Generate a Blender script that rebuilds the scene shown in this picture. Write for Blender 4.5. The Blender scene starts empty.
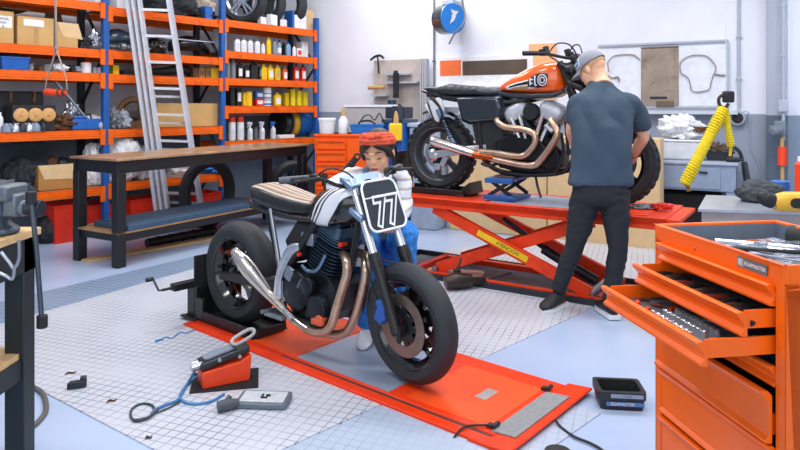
import bpy, bmesh, math, random
from mathutils import Vector as V, Matrix, Euler
rnd = random.Random(7)
C = bpy.context.scene.collection
PI = math.pi
FO = 650.0; HC = 1.45; HY = 106.0          # focal length in px of an 800 px frame, eye height, horizon row
def P(px, py, Y): return V(((px-400)/FO*Y, Y, HC-(py-HY)*Y/FO))
def G(px, py, z=0.0):
    Y = FO*(HC-z)/(py-HY); return V(((px-400)/FO*Y, Y, z))
def lin(c): return c/12.92 if c <= .04045 else ((c+.055)/1.055)**2.4
def hexc(h, k=1.0):
    h = h.lstrip('#'); return tuple(min(1, lin(int(h[i:i+2], 16)/255)*k) for i in (0, 2, 4))+(1,)
MATS = {}
def nd(t, ty, **kw):
    n = t.nodes.new(ty)
    for k, v in kw.items(): setattr(n, k, v)
    return n
def mat(name, col, rough=.5, metal=0., var=.08, scale=12., bump=0., bscale=60., coat=0., emit=0., spec=.5, trans=0., alpha=1., grime=None, gscale=5.):
    """principled surface with a faint procedural unevenness of its own colour"""
    if name in MATS: return MATS[name]
    m = bpy.data.materials.new(name); m.use_nodes = True; t = m.node_tree; b = t.nodes['Principled BSDF']
    c = hexc(col); b.inputs['Base Color'].default_value = c
    b.inputs['Roughness'].default_value = rough; b.inputs['Metallic'].default_value = metal
    b.inputs['Coat Weight'].default_value = coat; b.inputs['Coat Roughness'].default_value = .12
    b.inputs['Specular IOR Level'].default_value = spec
    if trans: b.inputs['Transmission Weight'].default_value = trans; b.inputs['IOR'].default_value = 1.15
    if alpha < 1: b.inputs['Alpha'].default_value = alpha
    if emit: b.inputs['Emission Color'].default_value = c; b.inputs['Emission Strength'].default_value = emit
    tc = nd(t, 'ShaderNodeTexCoord')
    if var > 0:
        nz = nd(t, 'ShaderNodeTexNoise'); nz.inputs['Scale'].default_value = scale; nz.inputs['Detail'].default_value = 4
        t.links.new(tc.outputs['Object'], nz.inputs['Vector'])
        r = nd(t, 'ShaderNodeValToRGB'); r.color_ramp.elements[0].position = .3; r.color_ramp.elements[1].position = .7
        r.color_ramp.elements[0].color = tuple(x*(1-var) for x in c[:3])+(1,)
        r.color_ramp.elements[1].color = tuple(min(1, x*(1+var)) for x in c[:3])+(1,)
        t.links.new(nz.outputs['Fac'], r.inputs['Fac']); out = r.outputs['Color']
        if grime:
            n2 = nd(t, 'ShaderNodeTexNoise'); n2.inputs['Scale'].default_value = gscale; n2.inputs['Detail'].default_value = 8; n2.inputs['Roughness'].default_value = .7
            t.links.new(tc.outputs['Object'], n2.inputs['Vector'])
            r2 = nd(t, 'ShaderNodeValToRGB'); r2.color_ramp.elements[0].position = .52; r2.color_ramp.elements[1].position = .7
            mx = nd(t, 'ShaderNodeMix', data_type='RGBA'); t.links.new(n2.outputs['Fac'], r2.inputs['Fac'])
            t.links.new(r2.outputs['Color'], mx.inputs['Factor']); t.links.new(out, mx.inputs[6]); mx.inputs[7].default_value = hexc(grime); out = mx.outputs[2]
        t.links.new(out, b.inputs['Base Color'])
    if bump > 0:
        n3 = nd(t, 'ShaderNodeTexNoise'); n3.inputs['Scale'].default_value = bscale; n3.inputs['Detail'].default_value = 5
        t.links.new(tc.outputs['Object'], n3.inputs['Vector'])
        bp = nd(t, 'ShaderNodeBump'); bp.inputs['Strength'].default_value = bump; bp.inputs['Distance'].default_value = .02
        t.links.new(n3.outputs['Fac'], bp.inputs['Height']); t.links.new(bp.outputs['Normal'], b.inputs['Normal'])
    MATS[name] = m; return m
def catmull(pts, n=6, closed=False):
    pts = [V(p) for p in pts]; out = []; L = len(pts)
    if L < 3: return pts
    rng = range(L) if closed else range(L-1)
    for i in rng:
        if closed: a, b, c, d = pts[i-1], pts[i], pts[(i+1) % L], pts[(i+2) % L]
        else: a, b, c, d = pts[max(i-1, 0)], pts[i], pts[i+1], pts[min(i+2, L-1)]
        for k in range(n):
            t = k/n; out.append(.5*((2*b)+(c-a)*t+(2*a-5*b+4*c-d)*t*t+(3*b-a-3*c+d)*t**3))
    if not closed: out.append(pts[-1])
    return out
def lerpr(r, n, m):
    """resample radius list r (n control points, m samples)"""
    out = []
    for i in range(m):
        f = i/(m-1)*(n-1); k = min(int(f), n-2); out.append(r[k]*(1-(f-k))+r[k+1]*(f-k))
    return out
def frame(d, up=V((0, 0, 1))):
    d = d.normalized()
    if abs(d.dot(up)) > .97: up = V((1, 0, 0)) if abs(d.x) < .9 else V((0, 1, 0))
    s = d.cross(up).normalized(); return s, s.cross(d).normalized()
class MB:
    def __init__(s): s.b = bmesh.new(); s.mi = 0; s.X = None
    def _v(s, p):
        p = V(p); return s.b.verts.new(s.X @ p if s.X else p)
    def face(s, vs):
        try: f = s.b.faces.new(vs); f.material_index = s.mi; f.smooth = True; return f
        except ValueError: return None
    def poly(s, pts): return s.face([s._v(p) for p in pts])
    def box(s, c, d, rz=0., rx=0., ry=0., taper=1.):
        R = Euler((rx, ry, rz)).to_matrix(); c = V(c); h = V(d)/2; vs = []
        for z in (-1, 1):
            k = taper if z > 0 else 1
            for x, y in ((-1, -1), (1, -1), (1, 1), (-1, 1)): vs.append(s._v(c+R @ V((x*h.x*k, y*h.y*k, z*h.z))))
        for q in ((3, 2, 1, 0), (4, 5, 6, 7), (0, 1, 5, 4), (1, 2, 6, 5), (2, 3, 7, 6), (3, 0, 4, 7)): s.face([vs[i] for i in q])
        return s
    def bb(s, x0, x1, y0, y1, z0, z1): return s.box(((x0+x1)/2, (y0+y1)/2, (z0+z1)/2), (abs(x1-x0), abs(y1-y0), abs(z1-z0)))
    def bar(s, p, q, w, h, up=V((0, 0, 1))):
        p = V(p); q = V(q); a, b = frame(q-p, up); r0 = []; r1 = []
        for i, j in ((-1, -1), (1, -1), (1, 1), (-1, 1)):
            o = a*i*w/2+b*j*h/2; r0.append(s._v(p+o)); r1.append(s._v(q+o))
        s.face(r0[::-1]); s.face(r1)
        for i in range(4): s.face([r0[i], r0[(i+1) % 4], r1[(i+1) % 4], r1[i]])
        return s
    def loft(s, rings, cap=True, closed=False):
        R = [[s._v(p) for p in r] for r in rings]; n = len(R[0])
        for a, b in (zip(R, R[1:]+R[:1]) if closed else zip(R, R[1:])):
            for i in range(n): s.face([a[i], a[(i+1) % n], b[(i+1) % n], b[i]])
        if cap and not closed: s.face(R[0][::-1]); s.face(R[-1])
        return s
    def tube(s, pts, r, seg=10, smooth=0, closed=False, cap=True, flat=1.):
        pts = [V(p) for p in pts]; n0 = len(pts)
        if smooth: pts = catmull(pts, smooth, closed)
        m = len(pts); rr = lerpr(r, n0, m) if isinstance(r, (list, tuple)) else [r]*m
        rings = []; a = None
        for i, p in enumerate(pts):
            if closed: d = pts[(i+1) % m]-pts[i-1]
            else: d = pts[min(i+1, m-1)]-pts[max(i-1, 0)]
            if d.length < 1e-9: d = V((0, 0, 1))
            d.normalize()
            if a is None: a, b = frame(d)
            else:
                a = a-d*a.dot(d)
                if a.length < 1e-6: a, b = frame(d)
                a.normalize(); b = a.cross(d)
            rings.append([p+(a*math.cos(t)+b*math.sin(t)*flat)*rr[i] for t in [2*PI*k/seg for k in range(seg)]])
        return s.loft(rings, cap, closed)
    def cyl(s, p, q, r, r2=None, seg=20): return s.tube([p, q], [r, r if r2 is None else r2], seg)
    def lathe(s, prof, o=(0, 0, 0), ax=(0, 0, 1), seg=28, cap=True, sq=1.):
        """prof: (radius, height) pairs along axis ax from o"""
        o = V(o); ax = V(ax).normalized(); a, b = frame(ax)
        return s.loft([[o+ax*h+(a*math.cos(2*PI*k/seg)+b*math.sin(2*PI*k/seg)*sq)*max(r, 1e-4) for k in range(seg)] for r, h in prof], cap)
    def ring(s, o, ax, R, prof, seg=48):
        """closed profile (dr, dh) swept round a circle"""
        o = V(o); ax = V(ax).normalized(); a, b = frame(ax)
        return s.loft([[o+(a*math.cos(t)+b*math.sin(t))*(R+dr)+ax*dh for dr, dh in prof] for t in [2*PI*k/seg for k in range(seg)]], False, True)
    def ball(s, c, r, sc=(1, 1, 1), seg=14, rot=None):
        c = V(c); rg = []
        for j in range(1, seg//2+1):
            pass
        n = max(6, seg//2+2)
        for j in range(n+1):
            th = PI*j/n; q = []
            for k in range(seg):
                f = 2*PI*k/seg; p = V((math.sin(th)*math.cos(f)*sc[0], math.sin(th)*math.sin(f)*sc[1], -math.cos(th)*sc[2]))*r
                if j in (0, n): p += V((math.cos(f), math.sin(f), 0))*1e-4
                q.append(c+(rot @ p if rot else p))
            rg.append(q)
        return s.loft(rg)
    def prism(s, pts, o=(0, 0, 0), a=(1, 0, 0), b=(0, 0, 1), d=(0, .02, 0)):
        """2-D outline pts in the plane o + x*a + y*b, pushed along d (full vector)"""
        o, a, b, d = V(o), V(a), V(b), V(d)
        r0 = [o+a*x+b*y for x, y in pts]; r1 = [p+d for p in r0]
        return s.loft([r0, r1])
    def bld(s, name, mats, parent=None, bevel=0., seg=2, flat=False, loc=None, rz=None, sub=0, solid=0., ang=35):
        bmesh.ops.remove_doubles(s.b, verts=s.b.verts, dist=1e-5)
        bmesh.ops.recalc_face_normals(s.b, faces=s.b.faces)
        me = bpy.data.meshes.new(name); s.b.to_mesh(me); s.b.free()
        if not isinstance(mats, (list, tuple)): mats = [mats]
        for m in mats: me.materials.append(m)
        o = bpy.data.objects.new(name, me); C.objects.link(o)
        if parent: o.parent = parent
        if loc is not None: o.location = loc
        if rz is not None: o.rotation_euler = (0, 0, rz)
        if flat:
            for p in me.polygons: p.use_smooth = False
        else:
            try: me.set_sharp_from_angle(angle=math.radians(ang))
            except Exception: pass
        if solid:
            k = o.modifiers.new('s', 'SOLIDIFY'); k.thickness = solid; k.offset = 0
        if bevel:
            k = o.modifiers.new('b', 'BEVEL'); k.width = bevel; k.segments = seg; k.limit_method = 'ANGLE'; k.angle_limit = math.radians(40); k.harden_normals = False
        if sub:
            k = o.modifiers.new('u', 'SUBSURF'); k.levels = sub; k.render_levels = sub
        return o
def thing(name, label, cat, loc=(0, 0, 0), rz=0., group=None):
    o = bpy.data.objects.new(name, None); C.objects.link(o); o.location = loc; o.rotation_euler = (0, 0, rz); o.empty_display_size = .1
    o['label'] = label; o['category'] = cat
    if group: o['group'] = group
    return o
def tag(o, label, cat, group=None, kind=None):
    o['label'] = label; o['category'] = cat
    if group: o['group'] = group
    if kind: o['kind'] = kind
    return o
def struct(o): o['kind'] = 'structure'; return o
def dup(root, loc, rz=None, label=None, group=None):
    def cp(o, par):
        c = o.copy(); C.objects.link(c); c.parent = par
        for ch in list(o.children): cp(ch, c)
        return c
    r = cp(root, None); r.location = loc
    if rz is not None: r.rotation_euler = (0, 0, rz)
    if label: r['label'] = label
    if group: r['group'] = group
    return r
FONT = None
def letters(txt, size, name, m, parent=None, extr=.001, loc=(0, 0, 0), rot=(0, 0, 0), shear=0., sx=1., bold=0.):
    """writing as a real thin mesh, centred, in the xy plane of its own frame then rotated"""
    cu = bpy.data.curves.new(name, 'FONT'); cu.body = txt; cu.size = size; cu.extrude = extr; cu.align_x = 'CENTER'; cu.align_y = 'CENTER'; cu.shear = shear; cu.offset = bold
    t = bpy.data.objects.new(name+'_t', cu); C.objects.link(t)
    dg = bpy.context.evaluated_depsgraph_get(); me = bpy.data.meshes.new_from_object(t.evaluated_get(dg))
    bpy.data.objects.remove(t); bpy.data.curves.remove(cu)
    me.transform(Matrix.Diagonal((sx, 1, 1, 1))); me.materials.clear(); me.materials.append(m)
    o = bpy.data.objects.new(name, me); C.objects.link(o); o.location = loc; o.rotation_euler = rot
    if parent: o.parent = parent
    return o
def remesh(mb, name, mats, parent=None, vox=.012, smooth=6, fac=.5, post=None):
    """fuse the pieces of mb into one continuous skin"""
    o = mb.bld(name, mats, parent)
    k = o.modifiers.new('r', 'REMESH'); k.mode = 'VOXEL'; k.voxel_size = vox; k.use_smooth_shade = True
    if smooth: k = o.modifiers.new('m', 'SMOOTH'); k.factor = fac; k.iterations = smooth
    dg = bpy.context.evaluated_depsgraph_get(); me = bpy.data.meshes.new_from_object(o.evaluated_get(dg)); old = o.data
    o.modifiers.clear(); o.data = me; bpy.data.meshes.remove(old); me.name = name
    me.materials.clear()
    for m in (mats if isinstance(mats, (list, tuple)) else [mats]): me.materials.append(m)
    for p in me.polygons: p.use_smooth = True; p.material_index = 0
    if post: post(me)
    return o
# ---------------------------------------------------------------- materials
ORANGE = mat('orange_powder_coat', '#F9641A', .38, coat=.2, var=.05)
RACKOR = mat('rack_orange_paint', '#F46A10', .5, spec=.3, var=.1, grime='#C94F12', gscale=6)
RACKBL = mat('rack_blue_paint', '#1C5AA8', .5, var=.1)
LIFTRED = mat('lift_red_orange_paint', '#EA4016', .42, spec=.35, var=.12, scale=4, grime='#C22D10', gscale=3)
LIFTOR = mat('lift_orange_top', '#F4541C', .5, var=.1, scale=3, grime='#CC3512', gscale=2.5)
STEELP = mat('grey_steel_plate', '#9FB0C4', .45, .35, var=.12, scale=5, grime='#7C8CA2', gscale=4)
BLACK = mat('black_paint', '#15171A', .42, var=.1)
BLACKM = mat('black_matt_plastic', '#1B1E22', .6, var=.12)
BLACKG = mat('black_gloss', '#0D0E11', .15, coat=.6, var=.05)
RUBBER = mat('tyre_rubber', '#23262B', .7, var=.15, scale=20, bump=.15, bscale=90)
RUBBERD = mat('dusty_tyre_rubber', '#3A3F46', .8, var=.2, scale=14)
CHROME = mat('chrome', '#E4E8EE', .18, .85, var=.03)
ALU = mat('aluminium', '#C2C8D2', .32, .9, var=.08)
ALUD = mat('dull_aluminium', '#8E959F', .45, .8, var=.15, scale=25)
STEEL = mat('brushed_steel', '#9EA4AC', .35, .9, var=.1)
DSTEEL = mat('dark_steel', '#3A4048', .45, .7, var=.15)
ENG = mat('engine_dark_casting', '#23272E', .38, .55, var=.25, scale=18)
ENGB = mat('engine_blue_grey', '#3E5468', .35, .6, var=.2, scale=18)
PIPE = mat('heated_exhaust_steel', '#C9AD96', .30, .85, var=.2, scale=7, grime='#A07A5C', gscale=6)
PIPEC = mat('exhaust_silver', '#D9CFC6', .2, .95, var=.1, scale=6, grime='#B79C88', gscale=3)
COPPER = mat('heated_copper_pipe', '#B4572C', .3, .9, var=.2)
WHITE = mat('white_plastic', '#E8EBF0', .4, var=.04)
WHITEP = mat('white_paint', '#EEF0F5', .35, coat=.3, var=.03)
GREY = mat('grey_plastic', '#7F8791', .5, var=.08)
LGREY = mat('light_grey_paint', '#AEB6C4', .5, var=.08)
BGREY = mat('blue_grey_paint', '#8594A8', .5, var=.1)
DBLUE = mat('dark_blue_grey_plastic', '#33506A', .5, var=.12)
BLUE = mat('blue_paint', '#1E62B8', .4, var=.1)
BLUEB = mat('bright_blue_plastic', '#1F74CC', .4, var=.06)
YELLOW = mat('yellow_plastic', '#F2C60F', .45, var=.08)
RED = mat('red_plastic', '#DE2E14', .45, var=.08)
REDOR = mat('red_orange_plastic', '#F0451A', .45, var=.06)
CARD = mat('cardboard', '#C9A36A', .85, var=.08, scale=6, bump=.05)
CARDL = mat('light_cardboard', '#DDBE90', .85, var=.06)
CARDD = mat('brown_cardboard', '#7A5638', .85, var=.12)
WOOD = mat('varnished_wood', '#B98B5F', .5, var=.2, scale=8)
WOODL = mat('light_plywood', '#D9B483', .65, var=.12, scale=5, grime='#B18A5A')
PAPER = mat('white_paper', '#E9EBEE', .8, var=.04)
PLASTBAG = mat('crumpled_white_bag', '#E6E8EC', .45, var=.1, scale=9, bump=.5, bscale=18)
DBAG = mat('dark_bag_cloth', '#2B3138', .8, var=.25, scale=8, bump=.6, bscale=14)
RUST = mat('rusty_brown_metal', '#6B4A33', .65, .4, var=.4, scale=20, bump=.4)
YROPE = mat('yellow_rope', '#E6CC1C', .8, var=.15, scale=40, bump=.4, bscale=120)
RODM = mat('dark_rod_steel', '#5F6A75', .35, .85, var=.1)
# ---------------------------------------------------------------- setting
BW0 = V((3.82, 7.3, 0)); BWU = V((.8791, -.4766, 0)); BWN = V((-.4766, -.8791, 0)); BRZ = math.atan2(BWU.y, BWU.x)
def BWp(px, py, off=0.):
    """the point of the back wall, off metres in front of it, that lies on the line of sight"""
    d = V(((px-400)/FO, 1, -(py-HY)/FO)); o = V((0, 0, HC)); b = BW0+BWN*off; t = (b-o).dot(BWN)/d.dot(BWN); return o+d*t
def BWl(px, py, off=0.):
    p = BWp(px, py, off)-BW0; return V((p.dot(BWU), 0, p.z))       # local x along the wall, z
RK0 = V((-3.321, 7.317, 0)); RU = V((.628, .778, 0)).normalized(); RV = V((-RU.y, RU.x, 0)); RRZ = math.atan2(RU.y, RU.x)
def RKp(s, d, z=0.): return RK0+RU*s+RV*d+V((0, 0, z))
def rs(px, d=.1):
    k = (px-400)/FO; return (k*(RK0.y+RV.y*d)-RK0.x-RV.x*d)/(RU.x-k*RU.y)
def wallmat(name, white, low, band, nrm=None):
    """white wall above a grey painted dado; a fine plaster grain"""
    m = bpy.data.materials.new(name); m.use_nodes = True; t = m.node_tree; b = t.nodes['Principled BSDF']; b.inputs['Roughness'].default_value = .75
    tc = nd(t, 'ShaderNodeTexCoord'); se = nd(t, 'ShaderNodeSeparateXYZ'); t.links.new(tc.outputs['Object'], se.inputs[0])
    g = nd(t, 'ShaderNodeMath', operation='GREATER_THAN'); g.inputs[1].default_value = band; t.links.new(se.outputs['Z'], g.inputs[0])
    nz = nd(t, 'ShaderNodeTexNoise'); nz.inputs['Scale'].default_value = 1.6; nz.inputs['Detail'].default_value = 8; t.links.new(tc.outputs['Object'], nz.inputs['Vector'])
    def two(h):
        r = nd(t, 'ShaderNodeValToRGB'); c = hexc(h); r.color_ramp.elements[0].position = .35; r.color_ramp.elements[1].position = .65
        r.color_ramp.elements[0].color = tuple(x*.95 for x in c[:3])+(1,); r.color_ramp.elements[1].color = tuple(min(1, x*1.03) for x in c[:3])+(1,)
        t.links.new(nz.outputs['Fac'], r.inputs['Fac']); return r.outputs['Color']
    mx = nd(t, 'ShaderNodeMix', data_type='RGBA'); t.links.new(g.outputs[0], mx.inputs['Factor']); t.links.new(two(low), mx.inputs[6]); t.links.new(two(white), mx.inputs[7])
    t.links.new(mx.outputs[2], b.inputs['Base Color'])
    n2 = nd(t, 'ShaderNodeTexNoise'); n2.inputs['Scale'].default_value = 90; t.links.new(tc.outputs['Object'], n2.inputs['Vector'])
    bp = nd(t, 'ShaderNodeBump'); bp.inputs['Strength'].default_value = .08; t.links.new(n2.outputs['Fac'], bp.inputs['Height']); t.links.new(bp.outputs['Normal'], b.inputs['Normal'])
    return m
WBACK = wallmat('back_wall_paint', '#E9ECF8', '#9AA3B4', 1.36)
WLEFT = wallmat('left_wall_paint', '#DCE0EA', '#7C8997', 1.30)
WCOL = wallmat('corner_wall_paint', '#DDE4F4', '#8295AA', 1.35)
WRIGHT = wallmat('right_wall_paint', '#E6E9F3', '#A9A8AE', 1.35)
def painted_floor():
    m = bpy.data.materials.new('painted_floor'); m.use_nodes = True; t = m.node_tree; b = t.nodes['Principled BSDF']
    tc = nd(t, 'ShaderNodeTexCoord'); n1 = nd(t, 'ShaderNodeTexNoise'); n1.inputs['Scale'].default_value = .9; n1.inputs['Detail'].default_value = 7
    t.links.new(tc.outputs['Object'], n1.inputs['Vector'])
    r = nd(t, 'ShaderNodeValToRGB'); r.color_ramp.elements[0].position = .35; r.color_ramp.elements[1].position = .65
    r.color_ramp.elements[0].color = hexc('#A2B5D4'); r.color_ramp.elements[1].color = hexc('#B2C3DE'); t.links.new(n1.outputs['Fac'], r.inputs['Fac'])
    n2 = nd(t, 'ShaderNodeTexNoise'); n2.inputs['Scale'].default_value = 14; n2.inputs['Detail'].default_value = 10; n2.inputs['Roughness'].default_value = .8; t.links.new(tc.outputs['Object'], n2.inputs['Vector'])
    r2 = nd(t, 'ShaderNodeValToRGB'); r2.color_ramp.elements[0].position = .68; r2.color_ramp.elements[1].position = .76; t.links.new(n2.outputs['Fac'], r2.inputs['Fac'])
    mx = nd(t, 'ShaderNodeMix', data_type='RGBA'); t.links.new(r2.outputs['Color'], mx.inputs['Factor']); t.links.new(r.outputs['Color'], mx.inputs[6]); mx.inputs[7].default_value = hexc('#8793A6')
    t.links.new(mx.outputs[2], b.inputs['Base Color']); b.inputs['Roughness'].default_value = .3; b.inputs['Specular IOR Level'].default_value = .45
    return m
def plate_mat(name, base, line, sp=.055):
    """anti-slip plate: crossing lines in a lozenge net with a small raised pattern"""
    m = bpy.data.materials.new(name); m.use_nodes = True; t = m.node_tree; b = t.nodes['Principled BSDF']
    tc = nd(t, 'ShaderNodeTexCoord'); se = nd(t, 'ShaderNodeSeparateXYZ'); t.links.new(tc.outputs['Object'], se.inputs[0])
    def mth(op, a, c=None):
        n = nd(t, 'ShaderNodeMath', operation=op)
        for i, v in enumerate((a, c)):
            if v is None: continue
            if isinstance(v, (int, float)): n.inputs[i].default_value = v
            else: t.links.new(v, n.inputs[i])
        return n.outputs[0]
    def lines(expr, w):
        f = mth('FRACT', mth('DIVIDE', expr, sp)); return mth('LESS_THAN', f, w)
    x, y = se.outputs['X'], se.outputs['Y']
    nz = nd(t, 'ShaderNodeTexNoise'); nz.inputs['Scale'].default_value = 2.2; nz.inputs['Detail'].default_value = 6; t.links.new(tc.outputs['Object'], nz.inputs['Vector'])
    a = lines(mth('ADD', x, mth('MULTIPLY', y, .35)), .1); c = lines(mth('SUBTRACT', y, mth('MULTIPLY', x, .35)), .1)
    ln = mth('MAXIMUM', a, c)
    fade = nd(t, 'ShaderNodeValToRGB'); fade.color_ramp.elements[0].position = .38; fade.color_ramp.elements[0].color = (.25,)*3+(1,); fade.color_ramp.elements[1].position = .6; fade.color_ramp.elements[1].color = (.95,)*3+(1,)
    t.links.new(nz.outputs['Fac'], fade.inputs['Fac'])
    f = mth('MULTIPLY', ln, fade.outputs['Color'])
    mx = nd(t, 'ShaderNodeMix', data_type='RGBA'); t.links.new(f, mx.inputs['Factor']); mx.inputs[6].default_value = hexc(base); mx.inputs[7].default_value = hexc(line)
    n2 = nd(t, 'ShaderNodeTexNoise'); n2.inputs['Scale'].default_value = 5; n2.inputs['Detail'].default_value = 10; n2.inputs['Roughness'].default_value = .75; t.links.new(tc.outputs['Object'], n2.inputs['Vector'])
    r2 = nd(t, 'ShaderNodeValToRGB'); r2.color_ramp.elements[0].position = .6; r2.color_ramp.elements[1].position = .8; r2.color_ramp.elements[1].color = (.6,)*3+(1,); t.links.new(n2.outputs['Fac'], r2.inputs['Fac'])
    m2 = nd(t, 'ShaderNodeMix', data_type='RGBA'); t.links.new(r2.outputs['Color'], m2.inputs['Factor']); t.links.new(mx.outputs[2], m2.inputs[6]); m2.inputs[7].default_value = hexc('#A79E97')
    t.links.new(m2.outputs[2], b.inputs['Base Color']); b.inputs['Roughness'].default_value = .38; b.inputs['Metallic'].default_value = .15
    bp = nd(t, 'ShaderNodeBump'); bp.inputs['Strength'].default_value = .25; bp.inputs['Distance'].default_value = .003; bp.invert = True
    t.links.new(ln, bp.inputs['Height']); t.links.new(bp.outputs['Normal'], b.inputs['Normal'])
    return m
fl = MB(); fl.bb(-9, 8, -2, 16, -.1, 0)
struct(fl.bld('floor', painted_floor()))
# back wall, left wall behind the rack, corner pier and right wall
xl = (V((-2.2, 0, 0)).x)
def wall(name, p, q, th, m, h=4.2, side=1):
    p = V(p); q = V(q); u = (q-p); L = u.length; o = MB(); o.bb(0, L, 0, th*side, 0, h)
    w = o.bld(name, m, loc=(p.x, p.y, 0), rz=math.atan2(u.y, u.x)); struct(w); return w
bl = BW0-BWU*7.6
br = BWp(766, 100); br.z = 0
wall('wall_back', bl, br, .2, WBACK)
wl = RKp(-5, .78); wr = RKp(4.0, .78)
wall('wall_left', wl, wr, .2, WLEFT)
pr = br+BWN*.22
wall('wall_corner', br+BWN*.0, pr, .2, WCOL, side=1)
pe = pr+BWU*.36
wall('wall_pier', pr, pe, .2, WCOL)
wall('wall_right', pe, pe+V((.36, -.93, 0))*6.5, .2, WRIGHT)
ce = MB(); ce.bb(-9, 8, -2, 16, 4.2, 4.3)
struct(ce.bld('ceiling', mat('ceiling_paint', '#F2F3F6', .8)))
# anti-slip floor plates round the two lifts
PD1 = V((.637, .771, 0)).normalized(); PD2 = V((PD1.y, -PD1.x, 0)); PRZ = math.atan2(PD2.y, PD2.x)
PLM = plate_mat('anti_slip_plate', '#CDD1DC', '#6E7888'); PLD = plate_mat('anti_slip_plate_reflection', '#8FA4C0', '#202B3C', .065); PLB = plate_mat('blue_anti_slip_plate', '#B4C2D6', '#93A2B8', .055)  # PLD: the same plating with a dark reflection put into its colours
def floorpoly(pts, m, name, z=.006):
    """a flat plate with the given corners on the floor; its pattern runs along the lifts"""
    o = MB(); R = Matrix.Rotation(-PRZ, 3, 'Z'); c = V(pts[0]); q = [R @ (V(p)-c) for p in pts]
    o.prism([(p.x, p.y) for p in q], a=(1, 0, 0), b=(0, 1, 0), d=(0, 0, z))
    return struct(o.bld(name, m, loc=(c.x, c.y, 0), rz=PRZ))
def isec(a, b, c, d):
    u = b-a; w = d-c; k = ((c-a).x*w.y-(c-a).y*w.x)/(u.x*w.y-u.y*w.x); return a+u*k
gA, gB, gC, gD = G(35, 388), G(153, 450), G(283, 450), G(480, 360)
k1 = isec(gA, gB, gC, gD)                     # near corner, under the frame
eL, eR = G(32, 316), G(160, 279)              # where the dark reflection painted on the plates begins
k2 = isec(gA, gB, eL, eR); k3 = eL+(eR-eL)*2.05; k4 = gC+(gD-gC)*1.95; k4b = k4
dL, dR = G(32, 295), G(160, 265)
k5 = isec(gA, gB, dL, dR); k6 = dL+(dR-dL)*1.95
floorpoly([k1, k4, k3, k2], PLM, 'floor_plate')
floorpoly([k2, k3, k6, k5], PLD, 'floor_plate_reflection')
nq = V((.008, -.008, 0)); e0 = k1+nq; e1 = gC+(gD-gC)*.85+nq
floorpoly([e0, e0+V((.62, -.50, 0)), e1+V((.62, -.50, 0)), e1], PLB, 'floor_plate_near')
floorpoly([k4+(k3-k4)*.004+(gD-gC)*.01, gC+(gD-gC)*4.2, G(585, 236), G(448, 250), k4+(k3-k4)*.55+(gD-gC)*.01], PLM, 'floor_plate_far')
# ---------------------------------------------------------------- storage rack against the left wall
S = [-1.60, 0.0, 1.565, 3.258]
RD = .58
rack = thing('storage_rack', 'tall pallet storage rack with blue uprights and orange beams along the left wall', 'rack', RK0, RRZ)
for i, s in enumerate(S):
    for d in (0, RD):
        u = MB(); w = .068
        u.bb(s-w/2, s-w/2+.012, d-.03, d+.03, 0, 2.78 if i == 3 else 3.3); u.bb(s+w/2-.012, s+w/2, d-.03, d+.03, 0, 2.78 if i == 3 else 3.3); u.bb(s-w/2, s+w/2, d-.035, d-.022, 0, 2.78 if i == 3 else 3.3)
        u.bb(s-.07, s+.07, d-.05, d+.05, 0, .01)
        for k in range(40):
            z = .1+k*.08
            if z < (2.7 if i == 3 else 3.2):
                for e in (-.022, .022): u.bb(s+e-.008, s+e+.008, d-.0365, d-.0345, z, z+.025); 
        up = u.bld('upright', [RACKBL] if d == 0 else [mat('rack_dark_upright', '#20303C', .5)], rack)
    br_ = MB()
    for k in range(4):
        z = .2+k*.62; a, b = (0, RD) if k % 2 else (RD, 0); br_.bar((s, a, z), (s, b, z+.62), .03, .02)
    br_.bld('brace', DSTEEL, rack)
for (s0, s1) in ((.06, -1.0),):
    pass
LV = [(0, 1, [2.55, 2.03, 1.765, 1.135, .50]), (1, 2, [2.52, 2.03, 1.76, 1.135, .52]), (2, 3, [2.54, 2.13, 1.77, 1.40, .93])]
TOPZ = {}
BOARD = mat('rack_chipboard', '#8F6F52', .8, var=.12)
for a, b, zs in LV:
    for j, z in enumerate(zs):
        TOPZ[(a, j)] = z+.05
        for d in (0, RD):
            m = MB(); s0, s1 = S[a]+.045, S[b]-.045; y0 = d-.035 if d == 0 else d-.01
            m.bb(s0, s1, y0, y0+.045, z-.045, z+.005); m.bb(s0, s1, y0+.014, y0+.045, z+.005, z+.05); m.bb(s0, s1, y0-.002, y0+.012, z+.005, z+.012); m.bb(s0, s1, y0+.01, y0+.012, z+.044, z+.05)
            m.bb(s0, s1, y0-.004, y0+.002, z-.02, z-.012)
            if d == 0:
                for e in (s0, s1): m.bb(e-.028, e+.028, y0-.012, y0+.002, z-.12, z+.055)
            m.bld('beam', RACKOR, rack, bevel=.004, seg=1)
        m = MB(); m.bb(S[a]+.05, S[b]-.05, .01, RD-.02, z+.03, z+.047); m.bld('shelf_board', BOARD, rack)
m = MB(); m.bar((S[1]-.05, .1, 1.18), (S[1]-.5, .1, 1.72), .03, .02); m.bld('brace', STEEL, rack)
def RZt(a, j): return TOPZ[(a, j)]+.002
def at(px, a, j, d=.15, dz=0): 
    p = RKp(rs(px, d), d); p.z = RZt(a, j)+dz; return p
def zat(py, p): return HC-(py-HY)*p.y/FO
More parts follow.
